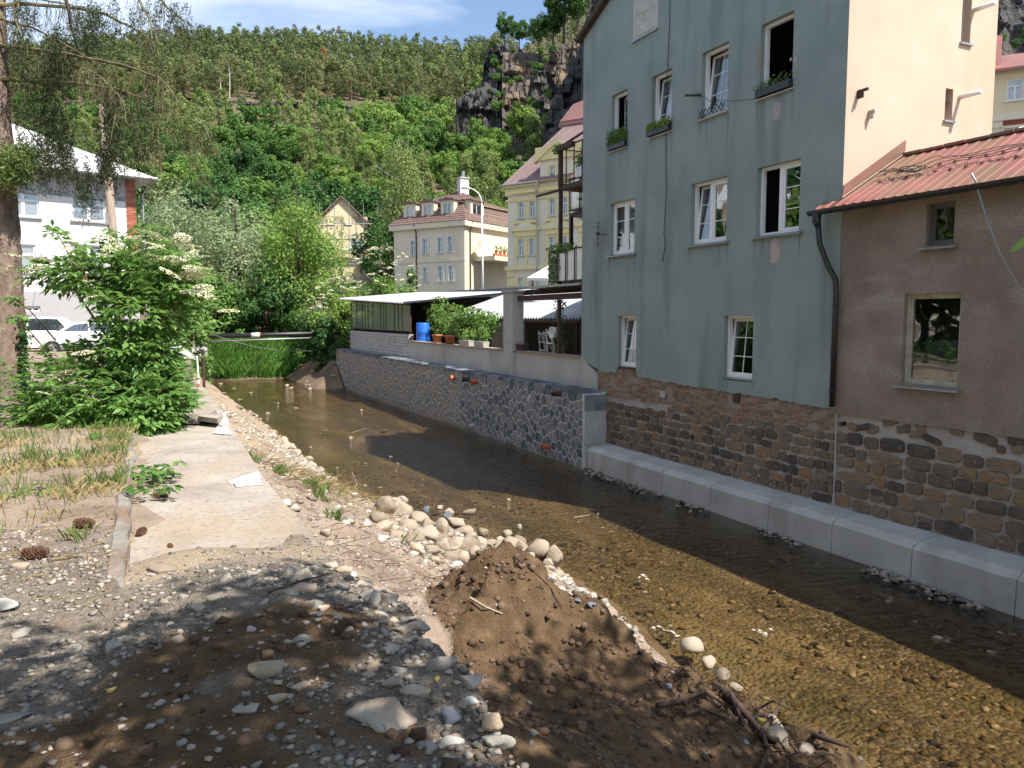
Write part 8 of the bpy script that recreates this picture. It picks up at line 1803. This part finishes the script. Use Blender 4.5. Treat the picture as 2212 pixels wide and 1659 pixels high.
for k, (px, py, a) in enumerate(SHOAL):
    p = onz(px, py, 0.0); s = float((p-C0)@FW)/1663.3
    rock('river_stone', RK.choice(BO), p+np.array([0, 0, -0.31*a*s]), (a*s*1.1, a*s*0.95, a*s*0.42), 'small stone breaking the surface of the shallow river', 'stone', 'stones in the shallow river', mat='pale_stone' if px > 1300 and px < 1700 else None)
# shingle heaps at the foot of the footing
def pebbles(name, label, pts, smin, smax, mat, base=I1, flat_=0.6):
    Vs, Fs = [], []; bV = np.array(base[0]); bF = np.array(base[1]); off = 0; rg = np.random.default_rng(len(pts)); mats_ = []
    for p in pts:
        s = smin+(smax-smin)*rg.random()**2.2; R_ = rg.normal(size=(3, 3)); q, _ = np.linalg.qr(R_); v = (bV*(1+0.45*(rg.random((len(bV), 1))-0.5)))@q*np.array([1.0, 0.75+0.4*rg.random(), flat_])*s; Vs.append(v+np.array(p)+np.array([0, 0, s*0.15])); Fs.append(bF+off); off += len(bV)
    o = stuff(link(name, tri_mesh(name, np.concatenate(Vs), np.concatenate(Fs), MAT[mat]))); o['label'] = label; o['category'] = 'gravel'; return o
I0 = ([np.array(v) for v in ((1, 0, 0), (-1, 0, 0), (0, 1, 0), (0, -1, 0), (0, 0, 1), (0, 0, -1), (.75, .75, .3), (-.7, .7, -.3), (-.7, -.7, .35), (.7, -.72, -.3))], None)
bm = bmesh.new()
for v in I0[0]: bm.verts.new(tuple(v))
bmesh.ops.convex_hull(bm, input=bm.verts); bm.verts.index_update(); bmesh.ops.triangulate(bm, faces=bm.faces); bm.verts.index_update(); I0 = ([np.array(v.co) for v in bm.verts], [tuple(v.index for v in f.verts) for f in bm.faces]); bm.free()
pts = []
for (y0, y1, n) in ((16.0, 17.6, 160), (14.2, 15.9, 150), (12.6, 13.6, 60), (6.6, 8.6, 220), (10, 11.2, 40)):
    for _ in range(n): pts.append((10.63-abs(RK.gauss(0, 0.16)), RK.uniform(y0, y1), RK.uniform(-0.06, 0.02)))
pebbles('footing_shingle', 'wet shingle washed up along the concrete footing', pts, 0.02, 0.085, 'gravel', I0)
# the river bed's own shingle under the water
pts = []
for _ in range(3800):
    y = RK.uniform(2.2, 22); x = RK.uniform(water_edge(y)-0.2, 10.6)
    if fbm(x*1.4, y*0.6, 5, 3, 0.8) > -0.15: pts.append((x, y, bed_z(x, y)-0.005))
MAT['bed_pebble'] = M('bed_pebble', [(0.1, (0.03, 0.024, 0.015)), (0.4, (0.12, 0.08, 0.035)), (0.65, (0.22, 0.14, 0.055)), (0.92, (0.40, 0.33, 0.24))], scale=2, rough=0.9, irand=0.9)
pebbles('bed_shingle', 'brown shingle on the river bed under clear water', pts, 0.015, 0.075, 'bed_pebble', I0, 0.45)
# ---- foreground: gravel everywhere, larger pieces one by one
pts = []
while len(pts) < 20000:
    y = 1.6+4.8*RK.random()**1.3; x = RK.uniform(-4.0, slab_edge(y)+0.03)
    so, gr, sa = dump(x, y)
    keep = 0.10 if so > 0.55 else 0.5+0.9*fbm(x, y, 3, 2, 1.6)
    if y > 4.5 and x > -0.15: keep *= 0.08+sstep(5.5, 4.5, y)
    if RK.random() < keep: pts.append((x, y, ground_z(x, y)))
pebbles('foreground_gravel', 'loose grey gravel and crushed concrete in the foreground', pts, 0.004, 0.024, 'gravel', I0, 0.5)
pts = []
while len(pts) < 3000:
    y = RK.uniform(1.8, 12); x = RK.uniform(slab_edge(y), water_edge(y)-0.05)
    if dump(x, y)[0] > 0.5 and RK.random() > 0.08: continue
    if y > 8 and RK.random() > 0.5: continue
    pts.append((x, y, ground_z(x, y, y < 8.1)))
pebbles('slope_gravel', 'small stones and clods scattered over the dirt slope and soil heap', pts, 0.006, 0.030, 'soil_clod' if 'soil_clod' in MAT else 'gravel', I0, 0.7)
pts = []
while len(pts) < 2600:
    y = 8+14*RK.random()**1.2; s_ = RK.random()**0.6; x = slab_edge(y)+(water_edge(y)-slab_edge(y))*s_; pts.append((x, y, ground_z(x, y, False)))
MAT['pale_rubble'] = M('pale_rubble', [(0.1, (0.20, 0.175, 0.145)), (0.5, (0.32, 0.285, 0.24)), (0.9, (0.44, 0.40, 0.35))], scale=3, rough=0.95, irand=0.8)
pebbles('slope_rubble', 'pale rubble strewn down the bank slope towards the water', pts, 0.012, 0.085, 'pale_rubble', I0, 0.6)
MAT['clod'] = M('clod', [(0.2, (0.05, 0.03, 0.02)), (0.8, (0.14, 0.09, 0.06))], scale=5, rough=0.97, irand=0.6)
pts = []
while len(pts) < 3600:
    y = RK.uniform(1.6, 6.4); x = RK.uniform(slab_edge(y), 5.4) if RK.random() < 0.75 else RK.uniform(-2.5, slab_edge(y))
    if dump(x, y)[0] > 0.5: pts.append((x, y, ground_z(x, y)))
pebbles('soil_clods', 'crumbs of dark soil on the fresh heap', pts, 0.008, 0.04, 'clod', I0, 0.8)
nr = 0
for k in range(900):
    if nr >= 120: break
    y = 1.9+3.0*RK.random()**1.2; e = slab_edge(y); x = e-abs(RK.gauss(0, 0.55)) if RK.random() < 0.6 else RK.uniform(-2.6, e)
    so = dump(x, y)[0]
    if so > 0.5 and RK.random() > 0.12: continue
    s = 0.028+0.045*RK.random()**2; nr += 1
    rock('rubble_stone', RK.choice(RU+GR_), (x, y, ground_z(x, y)+s*0.05), (s*1.25, s, s*0.7), 'grey angular piece of rubble in the shaded foreground', 'rubble', 'rubble in the foreground')
HERO = [(583, 1508, 56, 24, 'boulder', 'smooth tan oblong stone lying in the foreground soil', None, 0.3), (815, 1592, 98, 26, 'rough', 'long slab of broken concrete in the bottom foreground', None, 0.15), (845, 1535, 46, 30, 'hull', 'pinkish-grey angular rock behind the broken concrete slab', None, 0.2), (975, 1585, 48, 30, 'hull', 'big blue-grey stone right of the broken concrete slab', 'dark_stone', 0.0), (975, 1632, 32, 20, 'boulder', 'pale oval cobble at the bottom edge of the rubble', 'pale_stone', 0.1), (1018, 1558, 20, 14, 'boulder', 'small white rounded cobble at the broken edge', 'pale_stone', 0.0), (905, 1552, 20, 14, 'hull', 'dark grey cobble between the pink rock and the yellow stone', 'dark_stone', 0.5), (943, 1527, 13, 10, 'hull', 'small bright yellow stone near the broken edge', 'yellow_stone', 0.2), (600, 1568, 24, 18, 'boulder', 'tan cobble below the oblong stone', None, 0.4), (535, 1592, 32, 9, 'rough', 'flat stick-like stone at the lower left of the rubble', None, 0.1), (650, 1548, 24, 16, 'rough', 'rough grey concrete lump above the long slab', None, 0.7), (880, 1365, 30, 12, 'hull', 'flat slab of stone overhanging the broken edge', None, 0.3), (840, 1320, 34, 24, 'rough', 'block of old concrete at the end of the path edge', None, 0.9), (955, 1500, 44, 22, 'rough', 'rough concrete mass on the broken edge', None, 0.4), (350, 1240, 38, 12, 'boulder', 'flat brown stone lying at the end of the path', None, 0.0), (690, 1385, 13, 14, 'hull', 'small grey stone standing on end in the soil', 'dark_stone', 0.0), (20, 1330, 48, 24, 'hull', 'squared pale stone block at the left edge', 'pale_stone', 0.1), (40, 1365, 40, 18, 'hull', 'flat pale rock below the squared block at the left edge', None, 0.2), (50, 1252, 26, 12, 'boulder', 'rounded brown stone beside the lower pine cone', None, 0.2), (825, 1352, 20, 9, 'hull', 'small pale stone left of the overhanging slab', 'pale_stone', 0.3), (1075, 1640, 40, 20, 'rough', 'grey crumbling concrete at the bottom of the broken edge', None, 0.2), (240, 1530, 17, 14, 'hull', 'little ochre brick fragment in the dark soil', 'yellow_stone', 0.2), (350, 1552, 10, 9, 'boulder', 'tiny pale egg-shaped pebble in the lower left soil', 'pale_stone', 0.1), (15, 1545, 60, 16, 'rough', 'dark clod with a hollow at the lower left edge', 'rubble', 0.2), (745, 1248, 20, 12, 'rough', 'tan chunk at the corner of the white edge patch', None, 0.2), (700, 1350, 26, 16, 'hull', 'grey stone among the rubble by the path end', None, 0.2), (915, 1430, 26, 16, 'rough', 'tan concrete lump on the broken edge', None, 0.2)]
for k, (px, py, a, b, kd, lab, mt, rz) in enumerate(HERO):
    p = onz(px, py, 2.52); p[2] = ground_z(min(p[0], slab_edge(p[1])-0.02), p[1]); s = float((p-C0)@FW)/1663.3
    me = {'boulder': BO, 'hull': RU, 'rough': GR_}[kd]; me = me[k % len(me)]
    rock('rubble_stone', me, p+np.array([0, 0, b*s*0.18]), (a*s*1.0, a*s*0.62, b*s*0.95), lab, 'stone', None, (0.1*math.sin(k), 0.1*math.cos(k), -YAW+rz), mt)
# ---- stones scattered on the dirt slope, one by one
for k in range(40):
    y = RK.uniform(6.2, 13); x = RK.uniform(1.25, water_edge(y)-0.6); s = RK.uniform(0.03, 0.075); rock('slope_stone', RK.choice(RU+BO), (x, y, ground_z(x, y, y < 8.1)+s*0.3), (s*1.2, s, s*0.7), 'loose stone lying on the dry dirt slope', 'stone', 'stones on the dirt slope')
for k in range(16):
    c = CREST[k % 5]; x, y = c[0]+RK.uniform(-0.9, 0.4), c[1]+RK.uniform(-0.9, 0.4); s = RK.uniform(0.03, 0.07); rock('heap_stone', RK.choice(RU), (x, y, ground_z(x, y)+s*0.2), (s*1.2, s, s*0.6), 'dark slaty stone stuck in the soil heap', 'stone', 'stones in the soil heap', mat='clod' if k % 2 else 'dark_stone')
# ---- pine cones
def cone_mesh(seed):
    rs = random.Random(seed); mb = MB(); L_, R_ = 0.075, 0.034
    mb.lathe((0, 0, -L_), [(0.008, 0), (R_*0.55, L_*0.3), (R_*0.7, L_*0.8), (R_*0.55, L_*1.4), (0.006, L_*2)], 8)
    n = 120
    for k in range(n):
        f = k/n; a = k*2.39996; z = -L_+2*L_*f; r = R_*(math.sin(math.pi*min(1, 0.12+0.88*f)))**0.6*0.62; d = np.array([math.cos(a), math.sin(a), 0]); s = np.array([-math.sin(a), math.cos(a), 0]); b = d*r*0.6+np.array([0, 0, z]); t = d*(r+0.017)+np.array([0, 0, z+0.008]); w = 0.0095
        mb.add([b-s*w*0.6, b+s*w*0.6, t+s*w, t+d*0.003-np.array([0, 0, 0.004]), t-s*w], [(0, 1, 2, 3, 4)])
    return new_mesh('pine_cone', mb.v, mb.f, MAT['cone'])
cm = cone_mesh(1)
for k, (px, py, sz, lab, rot) in enumerate(((182, 1152, 1.05, 'upper brown spruce cone lying left of the kerb', 1.3), (76, 1218, 1.1, 'lower brown spruce cone at the far left', 1.5), (306, 1160, 0.75, 'spruce cone seen end-on against the kerb', 0.1), (345, 1078, 0.95, 'sunlit spruce cone by the leafy shoot', 1.4), (368, 1185, 0.5, 'dark closed cone on the path edge', 0.6), (735, 1428, 0.45, 'small broken cone in the foreground rubble', 0.5), (418, 993, 0.5, 'tiny cone on the sunny path', 0.3))):
    p = onz(px, py, 2.56 if px < 290 else 2.5); p[2] = ground_z(p[0], p[1])+0.035*sz; o = link('spruce_cone', cm, None, p, (math.pi/2-0.1, 0, -YAW+rot), sz); tag(o, lab, 'cone', 'cones on the ground')
# ---- white patches and loose plates on the path
for k, (pts, lab) in enumerate(((((495, 1040), (560, 1020), (566, 1045), (520, 1050)), 'white lime patch across the path edge in the middle'), (((462, 912), (485, 890), (495, 915), (480, 920)), 'white patch by the loose concrete plates'), (((470, 925), (492, 922), (500, 938), (460, 935)), 'small white patch below the loose plates'), (((708, 1240), (735, 1222), (762, 1238), (768, 1258), (735, 1252)), 'white plastered corner at the near end of the path'))):
    mb = MB(); P_ = [onz(x, y, 2.53) for x, y in pts]; P_ = [q*np.array([1, 1, 0])+np.array([0, 0, 2.522]) for q in P_]; P_ = [(P_[i]*(1-f)+P_[(i+1) % len(P_)]*f)+np.array([RK.uniform(-.035, .035), RK.uniform(-.05, .05), 0])*(f > 0)*(0.25 if k in (1, 2) else 0.8) for i in range(len(P_)) for f in (0, 0.2, 0.4, 0.6, 0.8)]; Q = [q+np.array([0, 0, 0.012]) for q in P_]; n = len(P_); mb.add(P_+Q, [tuple(range(n, 2*n))]+[(i, (i+1) % n, n+(i+1) % n, n+i) for i in range(n)]); tag(mb.build('lime_patch', MAT['white_patch'], None, P_[0]), lab, 'patch')
for k, (pts, lab) in enumerate((( ((388, 912), (430, 890), (468, 893), (430, 914)), 'left loose concrete plate lying on the path'), (((428, 914), (440, 900), (482, 903), (470, 920)), 'right loose concrete plate propped up on the path'))):
    mb = MB(); P_ = [onz(x, y, 2.55)*np.array([1, 1, 0])+np.array([0, 0, 2.535+0.05*(i in (0, 3))*k]) for i, (x, y) in enumerate(pts)]; Q = [q+np.array([0, 0, 0.07]) for q in P_]; mb.add(P_+Q, [(4, 5, 6, 7), (3, 2, 1, 0)]+[(i, (i+1) % 4, 4+(i+1) % 4, 4+i) for i in range(4)]); tag(mb.build('concrete_plate', MAT['slab_concrete'], None, P_[0]), lab, 'plate')
p = onz(422, 880, 2.52); tag(MB().tube([p, p+np.array([0, 0, 0.11])], 0.05, 10).build('pipe_stub', MAT['wood_grey'], None, p), 'short pipe stub standing in the path', 'pipe')
# ---- roots and sticks on the soil heap
def on_heap(px, py): return march(px, py, True)
rt = thing('root_tangle', 'tangle of dark tree roots at the foot of the soil heap by the water', 'roots', on_heap(1640, 1580))
rr = random.Random(3)
for k, (pts, r0) in enumerate((([(1560, 1500), (1600, 1545), (1640, 1590), (1660, 1640), (1640, 1680)], 0.035), ([(1600, 1570), (1680, 1570), (1760, 1610), (1835, 1655)], 0.03), ([(1640, 1600), (1665, 1575), (1690, 1540)], 0.022), ([(1420, 1545), (1470, 1530), (1520, 1510), (1560, 1530)], 0.02), ([(1540, 1490), (1580, 1520), (1600, 1570)], 0.03), ([(1480, 1560), (1520, 1550), (1570, 1560), (1610, 1600)], 0.016))):
    P_ = [on_heap(x, y)+np.array([0, 0, 0.03+0.05*rr.random()+(0.10 if i == len(pts)-1 and k in (1, 2) else 0)]) for i, (x, y) in enumerate(pts)]; MB().tube(P_, list(np.linspace(r0, r0*0.45, len(P_))), 7).build('root', MAT['root'], rt, None, True)
mb = MB()
for k in range(150):
    px, py = rr.gauss(1610, 75), 0; py = 1540+(px-1610)*0.62+rr.gauss(0, 34); p = on_heap(px, min(py, 1690)); a = rr.random()*6.28; L_ = rr.uniform(0.08, 0.34); d = np.array([math.cos(a), math.sin(a), rr.uniform(-.3, .7)]); e = p+d*L_; mb.tube([p, (p+e)/2+np.array([0, 0, rr.uniform(-.02, .06)]), e+np.array([0, 0, -0.05])], [0.005, 0.004, 0.0015], 4, False)
stuff(mb.build('rootlets', MAT['root'], rt))
for k, (pts, lab) in enumerate((([(1010, 1375), (1080, 1290), (1150, 1255)], ''), ([(720, 1165), (790, 1180), (840, 1190)], ''))): pass
for k, (pts, r0, lab) in enumerate((([(1110, 1210), (1150, 1235), (1190, 1275), (1215, 1320)], 0.008, 'thin dark twig on the crest of the soil heap'), ([(760, 1020), (770, 1045), (765, 1075)], 0.01, 'bent pale twig on the slope above the rock pile'), ([(1015, 1300), (1050, 1320), (1085, 1335)], 0.012, 'pale stick on the dirt beside the soil heap'), ([(580, 1285), (650, 1262), (720, 1250)], 0.007, 'thin brown twig lying on the foreground soil'), ([(960, 1120), (1010, 1122)], 0.012, 'stick caught in the shallows behind the rock pile'), ([(760, 935), (790, 925), (815, 940)], 0.012, 'branch debris stranded in mid river'), ([(1240, 1118), (1275, 1112)], 0.012, 'pale stick floating at the shadow edge'))):
    P_ = [on_heap(x, y)+np.array([0, 0, 0.015+0.02*rr.random()]) for x, y in pts] if k not in (4, 5, 6) else [onz(x, y, 0.02) for x, y in pts]
    tag(MB().tube(P_, list(np.linspace(r0, r0*0.5, len(P_))), 5).build('twig', MAT['root' if k in (0, 3) else 'wood_grey'], None, P_[0]), lab, 'twig')
